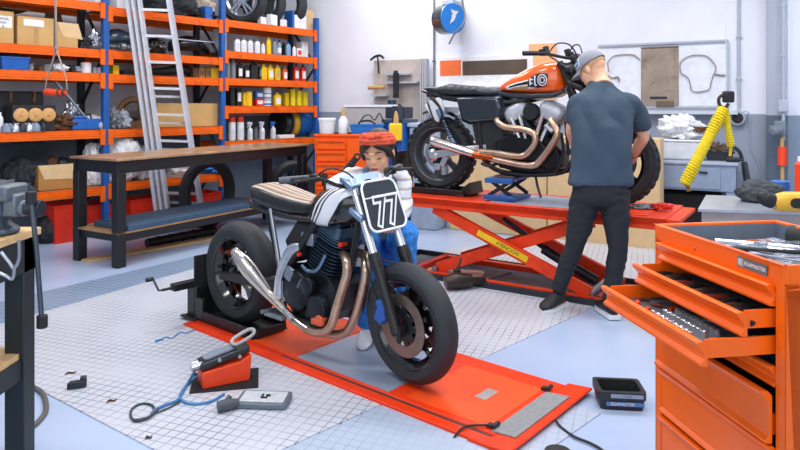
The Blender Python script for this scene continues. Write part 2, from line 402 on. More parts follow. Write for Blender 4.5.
# ---- cartons
def carton(px0, px1, a, j, h, dep, label, m=CARD, flaps=(), group=None, d=.06, fills=None):
    s0, s1 = rs(px0, d), rs(px1, d); w = s1-s0; t = thing('cardboard_box', label, 'box', RKp(s0+w/2, d+dep/2, RZt(a, j)), RRZ, group)
    b = MB(); e = .006
    b.bb(-w/2, w/2, -dep/2, -dep/2+e, 0, h); b.bb(-w/2, w/2, dep/2-e, dep/2, 0, h); b.bb(-w/2, -w/2+e, -dep/2, dep/2, 0, h); b.bb(w/2-e, w/2, -dep/2, dep/2, 0, h); b.bb(-w/2, w/2, -dep/2, dep/2, 0, e)
    if not flaps: b.bb(-w/2, w/2, -dep/2, dep/2, h-e, h)
    b.bld('body', m, t, flat=True)
    for f in flaps:
        q = MB()
        if f == 'front': q.prism([(-w/2, h), (w/2, h), (w/2+.05, h-.17), (-w/2+.06, h-.15)], o=(0, -dep/2-.004, 0), d=(0, .004, 0)); q.X = None
        if f == 'back': q.prism([(-w/2, h), (w/2, h), (w/2-.03, h+.14), (-w/2+.03, h+.14)], o=(0, dep/2-.004, 0), d=(0, .004, 0))
        if f == 'up': q.prism([(-w/2, h), (w/2, h), (w/2-.12, h+.2), (-w/2-.02, h+.1)], o=(0, -dep/2+.05, 0), d=(0, .004, 0))
        q.bld('flap', CARDL if f == 'front' else CARDD, t, flat=True)
    return t, w
t, w = carton(-22, 14, 0, 1, .33, .4, 'brown cardboard box cut off by the photo edge on the second shelf from the top', group='cartons on the second shelf')
m = MB(); m.bb(-.05, w/2-.02, -.2035, -.2005, .16, .28); m.bld('label_sticker', PAPER, t, flat=True)
for i, tx in enumerate(('FRAGIL', '1041', 'II')): letters(tx, .035, 'print', BLACKM, t, loc=(.06, -.2045, .25-.04*i), rot=(PI/2, 0, 0))
t, w = carton(17, 54, 0, 1, .30, .4, 'closed brown cardboard box with a torn white sticker on the second shelf', group='cartons on the second shelf')
m = MB(); m.bb(-.12, .08, -.2035, -.2005, .2, .27); m.bld('label_sticker', PAPER, t, flat=True)
m = MB(); m.bb(-.015, .03, -.2035, -.2005, .02, .19); m.bld('tape_strip', mat('parcel_tape', '#B48F58', .4), t, flat=True)
t, w = carton(57, 78, 0, 1, .27, .35, 'open brown cardboard box with its pale front flap folded down', flaps=('front', 'back'))
t, w = carton(-14, 16, 0, 0, .02, .4, 'flattened dark cardboard sheet above the cartons', m=CARDD)
t.location = RKp(rs(8, .3), .3, RZt(0, 1)+.36)
t, w = carton(157, 218, 1, 3, .30, .45, 'large wide cardboard box on the fourth shelf behind the ladder')
t, w = carton(38, 77, 0, 4, .27, .4, 'open cardboard box full of black and brown junk on the lowest shelf', m=mat('tan_cardboard', '#B27F45', .85), flaps=('front',))
for k, (x, y, z, r, mm) in enumerate([(-.12, 0, .24, .1, DBAG), (.03, .02, .25, .09, RUST), (.14, -.02, .25, .08, DSTEEL)]):
    q = MB(); q.ball((x, y, z), r, (1.2, 1, .8), rot=Euler((k, k*2, 0)).to_matrix())
    o = q.bld('scrap_bundle', mm, loc=t.matrix_basis @ V((0, 0, 0)) if False else None); o.location = t.location; o.rotation_euler = t.rotation_euler
    tag(o, ['dark cloth bundle at the left of the open box of junk', 'rusty brown part poking out of the middle of the open box of junk', 'dark steel lump at the right of the open box of junk'][k], 'scrap')
carton(304, 314, 2, 0, .32, .3, 'small plain cardboard box beside the tyres on top of the rack', m=CARDL, d=.1)
carton(222, 226.5, 2, 1, .30, .2, 'narrow grey white box at the left end of the bottle shelf', m=mat('off_white_card', '#C9CDD6', .7))
# ---- bottles and tins
def bottle(name, label, px, a, j, w, h, m, capm=None, kind='round', labm=None, group=None, d=.09, caph=.12):
    t = thing(name, label, 'bottle' if kind != 'tin' else 'tin', at(px, a, j, d), RRZ, group)
    b = MB()
    if kind == 'round': b.lathe([(w*.48, 0), (w/2, .01), (w/2, h*.66), (w*.42, h*.76), (w*.2, h*.84), (w*.18, h*.88)], seg=18)
    elif kind == 'flat':                                     # jerry bottle, rectangular with a shoulder
        def rr(W, D, z, n=16): return [(W/2*abs(math.cos(f))**.4*(1 if math.cos(f) > 0 else -1), D/2*abs(math.sin(f))**.4*(1 if math.sin(f) > 0 else -1), z) for f in [2*PI*k/n+.2 for k in range(n)]]
        b.loft([rr(w*.94, w*.55, 0), rr(w, w*.6, .01), rr(w, w*.6, h*.7), rr(w*.85, w*.55, h*.8), rr(w*.35, w*.3, h*.87), rr(w*.3, w*.28, h*.9)])
        b.tube([(w*.1, 0, h*.84), (w*.38, 0, h*.86), (w*.45, 0, h*.74)], .008, 6)
    elif kind == 'tin': b.lathe([(w/2, 0), (w/2, h), (w*.46, h), (w*.46, h-.006)], seg=22); b.ring((0, 0, h), (0, 0, 1), w/2, [(-.003, -.003), (.003, -.003), (.003, .003), (-.003, .003)], 22); b.ring((0, 0, .005), (0, 0, 1), w/2, [(-.003, -.003), (.003, -.003), (.003, .003), (-.003, .003)], 22)
    elif kind == 'spray': b.lathe([(w*.46, 0), (w/2, .008), (w/2, h*.72), (w*.44, h*.76), (w*.2, h*.78)], seg=20)
    elif kind == 'trigger':
        b.lathe([(w*.48, 0), (w/2, .01), (w/2, h*.5), (w*.42, h*.6), (w*.16, h*.68), (w*.14, h*.76)], seg=16, sq=.7)
    b.bld('body', m, t)
    c = MB()
    if kind in ('round', 'flat'): c.cyl((0, 0, h*.87), (0, 0, h), w*(.22 if kind == 'round' else .19), seg=14)
    elif kind == 'tin': c.cyl((0, 0, h), (0, 0, h+.012), w*.44, seg=20)
    elif kind == 'spray': c.lathe([(w*.46, h*.76), (w*.46, h*.97), (w*.3, h)], seg=18)
    elif kind == 'trigger':
        c.cyl((0, 0, h*.74), (0, 0, h*.82), w*.2, seg=12); c.prism([(-w*.55, h*.88), (w*.3, h*.82), (w*.35, h*.98), (-w*.5, h)], o=(0, -.012, 0), d=(0, .024, 0)); c.bar((-w*.3, 0, h*.88), (-w*.45, 0, h*.68), .012, .012)
    c.bld('cap' if kind != 'trigger' else 'spray_head', capm or m, t)
    if labm:
        l = MB()
        if kind in ('round', 'tin', 'spray'): l.lathe([(w/2+.001, h*.15), (w/2+.001, h*.5)], seg=20, cap=False)
        elif kind == 'trigger': l.lathe([(w/2+.001, h*.12), (w/2+.001, h*.42)], seg=16, cap=False, sq=.7)
        else: l.bb(-w*.34, w*.34, -w*.305, -w*.299, h*.15, h*.6)
        l.bld('label_sticker', labm, t)
    return t
ord4 = ['first', 'second', 'third', 'fourth']
GB = mat('blue_white_plastic', '#D9DFEA', .4)
for k, px in enumerate((237, 243.5, 250, 257)):
    bottle('plastic_bottle', '%s from the left of the four white bottles on the upper shelf' % ord4[k], px, 2, 1, .085, .20, WHITE, GREY, 'flat', GB, 'white bottles on the upper shelf', .1)
bottle('plastic_bottle', 'small clear bottle with orange cap beside the tall yellow one', 263, 2, 1, .06, .17, GB, REDOR, 'round', PAPER)
bottle('plastic_bottle', 'tall narrow yellow bottle on the upper bottle shelf', 268.5, 2, 1, .075, .25, YELLOW, YELLOW, 'flat', None)
bottle('plastic_bottle', 'dark grey bottle right of the tall yellow one', 274.5, 2, 1, .08, .23, GREY, BLACKM, 'flat', BGREY)
bottle('plastic_bottle', 'grey bottle with a white stripe label in mid shelf', 279, 2, 1, .07, .22, BGREY, BLACKM, 'round', PAPER)
bottle('plastic_bottle', 'black bottle behind the blue one on the upper shelf', 284, 2, 1, .08, .2, BLACKM, BLACKM, 'flat', None, d=.2)
bottle('plastic_bottle', 'pale blue bottle near the right end of the upper shelf', 288, 2, 1, .075, .2, mat('pale_blue_plastic', '#7EA6CC', .4), BLUEB, 'flat', None)
bottle('plastic_bottle', 'white bottle with red cap near the white cartons', 294, 2, 1, .06, .17, WHITE, RED, 'round', None)
def slab(name, label, cat, px, a, j, w, dep, h, m, d=.08, rz=0, lab=None, group=None):
    t = thing(name, label, cat, at(px, a, j, d+dep/2), RRZ+rz, group); b = MB(); b.bb(-w/2, w/2, -dep/2, dep/2, 0, h); b.bld('body', m, t, bevel=.004, seg=1)
    if lab: l = MB(); l.bb(-w*.35, w*.35, -dep/2-.002, -dep/2, h*.25, h*.75); l.bld('label_sticker', lab, t, flat=True)
    return t
slab('carton', 'white carton with red print at the left of the stacked pair', 'box', 297.5, 2, 1, .09, .1, .13, WHITE, lab=RED)
slab('carton', 'white upright carton at the right end of the upper bottle shelf', 'box', 302, 2, 1, .13, .14, .24, WHITE, d=.12)
# second bottle shelf (j=2)
for k, px in enumerate((227.5, 233)): bottle('plastic_bottle', ['leftmost grey bottle on the second bottle shelf', 'second grey bottle from the left, thin necked'][k], px, 2, 2, .07, .27, GREY, BGREY, 'round', None)
for k, px in enumerate((239.5, 246.5)): bottle('plastic_bottle', ['black oil bottle with white label, left of two', 'shorter black oil bottle with white label, right of two'][k], px, 2, 2, .085, .23-.04*k, BLACKM, BLACKM, 'flat', PAPER, 'black oil bottles')
bottle('plastic_bottle', 'large black oil canister with slanted shoulder', 253.5, 2, 2, .12, .25, BLACKM, BLACKM, 'flat', None); slab('instruction_box', 'black box with a grey label beside the yellow cans', 'box', 259, 2, 2, .07, .1, .18, BLACKM, lab=GREY)
for k, px in enumerate((263.5, 270, 277)): bottle('oil_can', '%s from the left of the yellow cans on the second bottle shelf' % ord4[k], px, 2, 2, .1, .22, YELLOW, YELLOW, 'flat', [None, PAPER, CARD][k], 'yellow oil cans')
bottle('plastic_bottle', 'orange brown bottle between yellow and red cans', 284.5, 2, 2, .085, .2, mat('orange_brown', '#D9601E', .45), COPPER, 'flat', PAPER)
for k, px in enumerate((296, 303)): bottle('oil_can', ['red bottle with white label and black cap, left of the pair', 'red bottle with white label and black cap, right of the pair'][k], px, 2, 2, .09, .25, RED, BLACKM, 'flat', PAPER, 'red bottles')
# third shelf (j=3)
slab('binder', 'black binder at the left end of the tin shelf', 'binder', 228.5, 2, 3, .07, .2, .24, BLACKM)
slab('binder', 'white and black binder beside the black one', 'binder', 235, 2, 3, .08, .2, .24, BLACKM, lab=WHITE)
slab('carton', 'yellow carton left in the tin shelf', 'box', 243.5, 2, 3, .08, .1, .18, YELLOW)
bottle('paint_tin', 'yellow tin with a blue lid on the tin shelf', 248.5, 2, 3, .10, .19, YELLOW, BLUEB, 'tin')
for k in range(2):
    t = slab('carton', ['red and white carton, lower of two', 'blue and white carton on top of the red one'][k], 'box', 257.5, 2, 3, .13, .12, .10, [RED, BLUEB][k], lab=WHITE); t.location.z += k*.105
for k in range(3):
    t = bottle('paint_tin', ['white and blue tin, bottom of the stack of three', 'white and black tin, middle of the stack of three', 'white tin with dark rim, top of the stack of three'][k], 267, 2, 3, .12, .075, WHITE, [BLUE, BLACKM, DSTEEL][k], 'tin', [BLUEB, GREY, None][k]); t.location.z += k*.09
bottle('oil_can', 'yellow can with a white label in the middle of the tin shelf', 277, 2, 3, .12, .19, YELLOW, YELLOW, 'flat', PAPER)
slab('carton', 'narrow yellow carton beside the yellow can', 'box', 285, 2, 3, .07, .1, .19, mat('deep_yellow', '#DDB90A', .5))
for k, px in enumerate((291, 297, 303)): slab('carton', '%s from the left of the tall yellow cartons at the right end' % ord4[k], 'box', px, 2, 3, .075, .12, .25-.02*k, mat('lemon_yellow', '#EFD522', .5, var=.2, scale=40), rz=.1*k-.1, group='yellow cartons')
# lower shelf of the right bay
for k, px in enumerate((232, 240.5)): bottle('spray_can', ['white spray can with an orange cap, left of two', 'white spray can with an orange cap, right of two'][k], px, 2, 4, .095, .33, WHITE, REDOR, 'spray', GB, 'spray cans with orange caps', .1, )
for k, px in enumerate((250, 262, 273)): bottle('spray_bottle', ['white trigger bottle nearest the spray cans', 'white trigger bottle in the middle of the three', 'white and blue trigger bottle in front of the cable drums'][k], px, 2, 4, .09, .25, WHITE if k < 2 else GB, [WHITE, WHITE, BLUEB][k], 'trigger', GB, 'trigger bottles')
bottle('plastic_bottle', 'short grey bottle between the trigger bottles', 256, 2, 4, .07, .2, GREY, BLACKM, 'round', None, d=.2)
slab('folded_rag', 'crumpled white rag in front of the cable drums', 'rag', 284, 2, 4, .28, .15, .05, WHITE, d=.02)
def drum(px, w, R, m, label):
    t = thing('cable_drum', label, 'cable drum', at(px, 2, 4, .33), RRZ); t.location.z += R
    a = MB()
    for e in (-1, 1): a.lathe([(R, e*w/2-.006), (R, e*w/2+.006)], ax=(1, 0, 0), seg=36)
    a.cyl((-w/2, 0, 0), (w/2, 0, 0), R*.4); a.bld('flange', m[0], t)
    b = MB(); prof = [(-w/2+.008, 0)]
    n = 9
    for k in range(n): b.ring((-w/2+.012+(w-.024)*(k+.5)/n, 0, 0), (1, 0, 0), R*.9, [(.008*math.cos(f), .5*(w-.02)/n*math.sin(f)*1.05) for f in [2*PI*q/6 for q in range(6)]], 32)
    b.cyl((-w/2+.01, 0, 0), (w/2-.01, 0, 0), R*.9, seg=32); b.bld('cable_winding', m[1], t)
drum(281, .12, .21, (BLACKM, DSTEEL), 'black cable drum at the back left of the drums')
drum(289, .10, .21, (CARD, YELLOW), 'yellow cable drum between the black and the blue one')
drum(299, .24, .21, (BLUE, BLUEB), 'wide blue cable drum at the right end of the rack')
# ---- small goods on bays 0 and 1
from mathutils import noise
def blob(name, label, cat, p, r, sc, m, seed=1, rz=0, n=3, amp=.18):
    """a crumpled soft thing: a folded, lumpy closed surface resting on p"""
    b = bmesh.new(); bmesh.ops.create_icosphere(b, subdivisions=5, radius=1.0); off = V((seed*7.31, seed*3.17, seed*1.91))
    for v in b.verts:
        d = v.co.normalized(); k = 1+amp*1.6*noise.noise(d*1.3+off)+amp*1.1*(abs(noise.noise(d*2.6+off))*2-.5)-amp*.8*abs(noise.noise(d*5.5+off*2))
        q = V((d.x*sc[0], d.y*sc[1], d.z*sc[2]))*r*k; q.z = max(q.z, -r*sc[2]*.72)+r*sc[2]*.72; v.co = q
    bmesh.ops.dissolve_degenerate(b, dist=1e-4, edges=b.edges)
    me = bpy.data.meshes.new(name); b.to_mesh(me); b.free(); me.materials.append(m)
    for f in me.polygons: f.use_smooth = True
    o = bpy.data.objects.new(name, me); C.objects.link(o); o.location = p; o.rotation_euler = (0, 0, rz); tag(o, label, cat); return o
def toolbin(label, p, w, dep, h, m, rz=RRZ, name='storage_bin', fill=None):
    t = thing(name, label, 'bin', p, rz); b = MB(); e = .006; k = .9
    def rect(W, D, z): return [(-W/2, -D/2, z), (W/2, -D/2, z), (W/2, D/2, z), (-W/2, D/2, z)]
    b.loft([rect(w*k, dep*k, 0), rect(w, dep, h), rect(w+.015, dep+.015, h), rect(w+.015, dep+.015, h-.012), rect(w-2*e, dep-2*e, h-.012), rect(w*k-2*e, dep*k-2*e, e)]); b.bld('body', m, t, flat=True)
    return t
t = toolbin('blue storage bin with black parts on the third shelf from the top', at(10, 0, 2, .12), .26, .3, .13, BLUE)
blob('cable_bundle', 'black cable bundle lying in the blue bin', 'cable', t.location+V((0, 0, .06)), .11, (1, 1, .8), BLACKM, 3)
sm = [(24, .05, DSTEEL), (31, .06, ALUD), (37, .05, RUST), (43, .05, BLACKM), (49, .06, GREY), (70, .06, BLACKM), (75.5, .055, ALUD)]
for k, (px, r, mm) in enumerate(sm):
    b = MB(); b.cyl((-r, 0, r*.5), (r, 0, r*.5), r*.5); b.cyl((-r*1.2, 0, r*.5), (-r*.4, 0, r*.5), r*.7, seg=6); b.box((r*.3, 0, r*.8), (r, r, r))
    o = b.bld('metal_fitting', mm, loc=at(px, 0, 2, .1), rz=RRZ+k); tag(o, 'small %s fitting, %s in the row on the third shelf' % (['dark steel', 'silver', 'rusty', 'black', 'grey', 'black', 'silver'][k], ['first', 'second', 'third', 'fourth', 'fifth', 'sixth', 'seventh'][k]), 'fitting', 'fittings on the third shelf')
blob('crumpled_cloth', 'white crumpled cloth behind the hanging strap', 'cloth', at(58, 0, 2, .12), .1, (1, .8, .6), PLASTBAG, 5)
bottle('paint_tin', 'white tin with orange lid on the third shelf', 86, 0, 2, .11, .11, WHITE, REDOR, 'tin')
for k, px in enumerate((93.5, 98.5)): slab('carton', ['small grey carton right of the white tin', 'small pale carton against the blue upright'][k], 'box', px, 0, 2, .05, .1, .07, [LGREY, WHITE][k])
blob('metal_bracket', 'pile of dark brackets by the blue upright on the carton shelf', 'bracket', at(88, 0, 1, .15), .09, (1, 1, 1), DSTEEL, 8, amp=.3)
blob('engine_part', 'silver cast engine part by the blue upright', 'engine part', at(93.5, 0, 1, .12), .08, (.8, .8, 1.4), ALU, 9, amp=.3)
blob('engine_part', 'dark engine part right against the blue upright', 'engine part', at(99, 0, 1, .15), .08, (.8, .8, 1.1), DSTEEL, 10, amp=.3)
slab('carton', 'yellow carton right of the first blue upright', 'box', 114, 1, 2, .075, .1, .11, YELLOW)
slab('tool_case', 'low dark case right of the yellow carton', 'case', 126, 1, 2, .17, .2, .06, BLACKM)
slab('tool_case', 'low light grey case beside the ladder rail', 'case', 136, 1, 2, .07, .2, .05, LGREY)
b = MB(); b.tube([(-.45, 0, .05), (-.2, 0, .06), (0, 0, .08), (.15, 0, .1), (.35, .05, .08)], [.03, .04, .055, .06, .05], 12, 5)
tag(b.bld('rubber_hose', BLACKM, loc=at(170, 1, 2, .15), rz=RRZ), 'thick black intake hose lying behind the ladder', 'hose')
slab('wooden_crate', 'small brown crate with dark slots', 'crate', 193, 1, 2, .09, .15, .13, RUST)
for k, px in enumerate((199.5, 206)): slab('wooden_crate', ['small open wooden crate, left of two', 'small open wooden crate, right of two'][k], 'crate', px, 1, 2, .08, .12, .13, mat('crate_wood', '#A87A4A', .8), lab=CARDD)
slab('carton', 'yellow carton near the second blue upright', 'box', 212, 1, 2, .11, .14, .14, YELLOW)
# fairings and parts on bay 1 carton shelf
def fairing(label, px, L, h, m, tilt, seed):
    rn = random.Random(seed); b = MB(); rg = []
    for k in range(13):
        f = k/12; c = V((-L/2+L*f, 0, h*.25+.03*math.sin(3*f))); a = .14*math.sin(PI*min(.98, f*.85+.12)); hh = h*(.35+.65*math.sin(PI*min(1, f*.8+.18)))
        rg.append([c+V((0, a*math.cos(q), hh*.5*(1+math.sin(q)))) for q in [PI*2*i/14 for i in range(14)]])
    b.loft(rg); o = b.bld('fairing_panel', m, loc=at(px-2, 1, 1, .24), rz=RRZ+tilt); tag(o, label, 'fairing')
    return o
fairing('dark blue tank fairing behind the ladder rails on the second shelf', 122, .5, .2, mat('dark_blue_gloss', '#3B4C5E', .2, coat=.6), 0, 1)
fairing('glossy black fairing right of the ladder with a pale screen', 192, .6, .2, BLACKG, .05, 2)
for k, px in enumerate((116, 135)):
    b = MB(); b.cyl((-.16, 0, .05), (.2, 0, .05), .02); 
    for q in range(6): b.ring((-.1+q*.04, 0, .05), (1, 0, 0), .036, [(.006*math.cos(f), .006*math.sin(f)) for f in (0, 1.57, 3.14, 4.71)], 16)
    b.cyl((-.2, 0, .05), (-.14, 0, .05), .05)
    tag(b.bld('shock_absorber', ALUD, loc=at(px, 1, 1, .05), rz=RRZ+.1*k), ['spare shock absorber left of the ladder rails', 'spare shock absorber behind the ladder rails'][k], 'shock absorber', 'spare shock absorbers')
blob('helmet', 'black helmet shaped housing behind the ladder', 'helmet', at(155, 1, 1, .2), .12, (1.1, 1, 1), BLACKG, 15, amp=.1)
b = MB(); b.prism([(-.35, 0), (.38, 0), (.36, .05), (.1, .09), (-.3, .07)], o=(0, 0, .2), a=(1, 0, 0), b=(0, 1, .3), d=(0, 0, .01))
tag(b.bld('clear_visor', mat('clear_blue_plastic', '#B9C9DA', .15, coat=.5), loc=at(190, 1, 1, .1), rz=RRZ), 'pale clear screen lying on the black fairing', 'screen')
# top shelf
blob('tarpaulin', 'dark folded tarpaulin on top of the rack right of the ladder', 'tarpaulin', at(165, 1, 0, .3), .3, (1.3, .8, .7), DBAG, 21)
blob('tarpaulin', 'smaller black bundle on top of the rack beside the blue box', 'tarpaulin', at(195, 1, 0, .3), .22, (1.3, .8, .45), BLACKM, 22)
slab('storage_box', 'small blue box on top of the rack near the tyres', 'box', 206, 1, 0, .11, .14, .17, BLUE, d=.04)
blob('paper_bundle', 'speckled beige paper bundle behind the blue box', 'paper', at(203, 1, 0, .34), .16, (.9, .9, 1.2), mat('beige_paper', '#C9B9A6', .8, var=.3, scale=30), 23)
for k, (px, w, h, mm) in enumerate([(78, .3, .09, LGREY), (96, .16, .1, WHITE), (121, .2, .13, WHITE)]):
    slab('carton', ['flat grey carton on the top shelf above the cartons', 'white carton on the top shelf by the first blue upright', 'white carton on the top shelf beside the ladder'][k], 'box', px, 0 if px < 105 else 1, 0, w, .2, h, mm)
# tyres on top
def tread_tyre(R, w, rin, m=RUBBER, seg=56):
    t = MB(); n = 14; prof = []
    for k in range(n+1):                                   # crown and side walls
        f = -1+2*k/n; prof.append((-(abs(f)**2.6)*(R-rin)*.42, f*w/2*(1-.0*abs(f))))
    prof += [(-(R-rin)*.75, w*.46), (-(R-rin), w*.36), (-(R-rin), -w*.36), (-(R-rin)*.75, -w*.46)]
    t.ring((0, 0, 0), (0, 1, 0), R, prof, seg); return t
def groove_mat():
    m = mat('tyre_rubber_grooved', '#282C31', .65, var=.12); t = m.node_tree; b = t.nodes['Principled BSDF']
    tc = nd(t, 'ShaderNodeTexCoord'); w = nd(t, 'ShaderNodeTexWave'); w.wave_type = 'RINGS'; w.rings_direction = 'Y'; w.inputs['Scale'].default_value = 20; t.links.new(tc.outputs['Object'], w.inputs['Vector'])
    bp = nd(t, 'ShaderNodeBump'); bp.inputs['Strength'].default_value = .2; t.links.new(w.outputs['Fac'], bp.inputs['Height']); t.links.new(bp.outputs['Normal'], b.inputs['Normal']); return m
TG = groove_mat()
def cartyre(label, px, d, R, w, rz, rim=True, a=2, z=None, p=None):
    p = p or at(px, a, 0, d); t = thing('car_tyre' if not rim else 'car_wheel', label, 'tyre' if not rim else 'wheel', p+V((0, 0, R if z is None else z)), rz)
    tread_tyre(R, w, R*.66, TG).bld('tyre', TG, t)
    if rim:
        b = MB(); rr = R*.66
        b.ring((0, 0, 0), (0, 1, 0), rr, [(0, -w*.42), (.01, -w*.42), (.01, w*.42), (0, w*.42), (-.02, w*.36), (-.025, -w*.3)], 44)
        b.lathe([(.05, -w*.4), (.06, -w*.36), (.06, w*.1), (.03, w*.12)], ax=(0, 1, 0))
        for k in range(5):
            f = 2*PI*k/5+.3
            for e in (-.16, .16): b.bar((.05*math.cos(f+e*2), -w*.33, .05*math.sin(f+e*2)), (rr*.98*math.cos(f+e), -w*.38, rr*.98*math.sin(f+e)), .028, .03, V((0, 1, 0)))
        b.bld('rim', ALU, t)
        c = MB(); c.lathe([(rr*.5, 0), (rr*.5, .02)], ax=(0, 1, 0)); c.bld('brake_disc', DSTEEL, t)
    return t
cartyre('car wheel with silver spokes on top of the rack at the second upright', 244, .24, .33, .22, RRZ-1.05)
cartyre('bare tyre standing right of the silver spoked wheel on the rack', 264, .26, .33, .2, RRZ-1.1, False)
cartyre('rightmost bare tyre standing on top of the rack', 285, .3, .36, .2, RRZ-1.25, False)
for k, (px, w, h, d) in enumerate([(262, .1, .1, .0), (272, .16, .15, -.02), (283.5, .09, .1, -.02)]):
    slab('white_block', ['small white block at the foot of the tyres', 'larger white block tilted in front of the tyres', 'white block right of the larger one'][k], 'block', px, 2, 0, w, .08, h, WHITE, d=d, rz=.3*k)
t = thing('plastic_organiser', 'blue and white open plastic organiser on the right of the top shelf', 'organiser', at(297, 2, 0, .1), RRZ)
b = MB(); b.bb(-.12, .12, -.08, -.07, 0, .2); b.bb(-.12, .12, .07, .08, 0, .2)
for e in (-.12, 0, .11): b.bb(e, e+.01, -.08, .08, 0, .2)
b.bb(-.12, .12, -.08, .08, 0, .01); b.bb(-.12, .12, -.08, .08, .1, .11); b.bld('body', WHITE, t)
b = MB(); b.bb(-.16, -.13, -.08, .1, 0, .26); b.bld('side_panel', BLUE, t)
# fourth shelf bay 0
t = thing('tool_case', 'large black hard case with two brass latches on the fourth shelf', 'case', at(20, 0, 3, .36), RRZ)
b = MB(); b.bb(-.24, .2, -.1, .1, 0, .42); b.bld('body', BLACKM, t, bevel=.015)
for e in (-.13, .1): b = MB(); b.bb(e-.015, e+.015, -.115, -.1, .3, .42); b.bld('latch', RUST, t)
t = thing('gauge_unit', 'black box with three round tan dials on the fourth shelf', 'gauge unit', at(30, 0, 3, .12), RRZ)
b = MB(); b.bb(-.2, .23, -.08, .12, 0, .27); b.bld('body', BLACKM, t, bevel=.008)
for k, x in enumerate((-.12, .02, .15)):
    b = MB(); b.lathe([(.072, 0), (.072, .012), (.06, .02), (.03, .021)], o=(x, -.08, .17), ax=(0, -1, 0)); b.lathe([(.02, .02), (.014, .03)], o=(x, -.08, .17), ax=(0, -1, 0)); b.bld('dial', mat('tan_disc', '#D9A566', .6, var=.2, scale=30), t)
bottle('plastic_bottle', 'white bottle at the photo edge on the fourth shelf', 0, 0, 3, .06, .2, WHITE, WHITE, 'round', None)
for k, px in enumerate((6, 15, 22, 29, 36, 42)):
    b = MB(); r = .045; b.lathe([(r, 0), (r, .05), (r*.7, .07), (r*.3, .09)]); b.tube([(0, 0, .05), (.03, -.02, .08), (.05, -.03, .03)], .012, 8, 4)
    tag(b.bld('carburettor', [BGREY, ALU, DSTEEL, ALU, BGREY, DSTEEL][k], loc=at(px, 0, 3, .0), rz=RRZ+k), 'small %s carburettor body, %s in the row before the dials' % (['grey', 'bright', 'dark', 'bright', 'grey', 'dark'][k], ['first', 'second', 'third', 'fourth', 'fifth', 'sixth'][k]), 'carburettor', 'carburettors on the fourth shelf')
blob('scrap_heap', 'brown heap of rusty parts on the fourth shelf', 'scrap', at(59, 0, 3, .12), .13, (1.3, .9, .7), RUST, 31, amp=.35)
blob('cylinder_head', 'silver cast cylinder part standing behind the brown heap', 'engine part', at(70, 0, 3, .25), .11, (.8, .8, 1.5), ALU, 32, amp=.3)
t = thing('power_tool_case', 'blue power tool case on the fourth shelf next to the first upright', 'case', at(84, 0, 3, .1), RRZ)
b = MB(); b.bb(-.17, .17, -.1, .1, 0, .12); b.bb(-.15, .0, -.08, .08, .12, .15); b.bld('body', BLUE, t, bevel=.012)
b = MB(); b.tube([(-.08, 0, .12), (-.07, 0, .17), (.07, 0, .17), (.08, 0, .12)], .01, 8); b.bld('handle', BLACKM, t)
blob('crumpled_cloth', 'white crumpled cloth behind the blue case', 'cloth', at(89, 0, 3, .3), .12, (1.6, .8, .8), PLASTBAG, 33)
blob('air_filter', 'pale rounded filter right of the blue case', 'filter', at(99, 0, 3, .05), .07, (1.2, .8, .9), LGREY, 34, amp=.1)
blob('engine_part', 'grey metal lump right of the first upright on the fourth shelf', 'engine part', at(115, 1, 3, .15), .12, (.8, .8, 1.1), GREY, 35, amp=.3)
blob('engine_part', 'pale metal lump beside the dark one on the fourth shelf', 'engine part', at(123, 1, 3, .15), .1, (.8, .8, 1.2), LGREY, 36, amp=.35)
b = MB(); b.ring((0, 0, .19), (1, 0, 0), .15, [(.04*math.cos(f), .06*math.sin(f)) for f in [2*PI*q/10 for q in range(10)]], 30); b.box((0, 0, .04), (.1, .2, .08))
tag(b.bld('leather_belt_roll', CARDD, loc=at(134, 1, 3, .1), rz=RRZ+.9), 'brown rolled belt left of the large cardboard box', 'belt')
# lowest shelves
blob('dark_bag', 'dark grey crumpled bag on the lowest shelf beside the open box', 'bag', at(22, 0, 4, .3), .19, (1.0, .9, 1.1), DBAG, 41, amp=.12)
blob('dark_bag', 'flat dark cover at the front of the lowest shelf', 'bag', at(10, 0, 4, .1), .18, (1.5, .6, .35), mat('slate_cloth', '#3A464F', .8, bump=.5, bscale=14), 42)
b = MB(); b.prism([(-.75, .45), (.25, .5), (.3, .42), (.1, .3), (-.2, .2), (-.5, .14), (-.75, .2)], d=(0, .03, 0)); 
tag(b.bld('hanging_cover', mat('slate_cloth', '#3A464F'), loc=at(20, 0, 4, .45), rz=RRZ), 'dark grey sheet hanging at the back of the lowest shelf', 'sheet')
blob('plastic_sack', 'tall white plastic sack behind the corner of the workbench', 'sack', at(93, 0, 4, .16), .165, (.75, .75, 1.7), PLASTBAG, 43, amp=.12)
blob('plastic_sack', 'white sack lying right of the first blue upright', 'sack', at(120, 1, 4, .15), .22, (1.2, .8, 1.45), PLASTBAG, 44, amp=.12)
blob('plastic_sack', 'small grey white sack behind the ladder foot', 'sack', at(138, 1, 4, .2), .2, (.9, .8, 1.2), mat('grey_bag', '#B9BCC2', .5, bump=.5, bscale=15), 45)
blob('plastic_sack', 'white paper bundle seen under the workbench top', 'sack', at(180, 1, 4, .12), .15, (1.2, .8, .9), PLASTBAG, 46)
blob('work_glove', 'blue glove on the lowest shelf under the workbench top', 'glove', at(213, 1, 4, .05), .12, (1, .7, .9), BLUEB, 47, amp=.3)
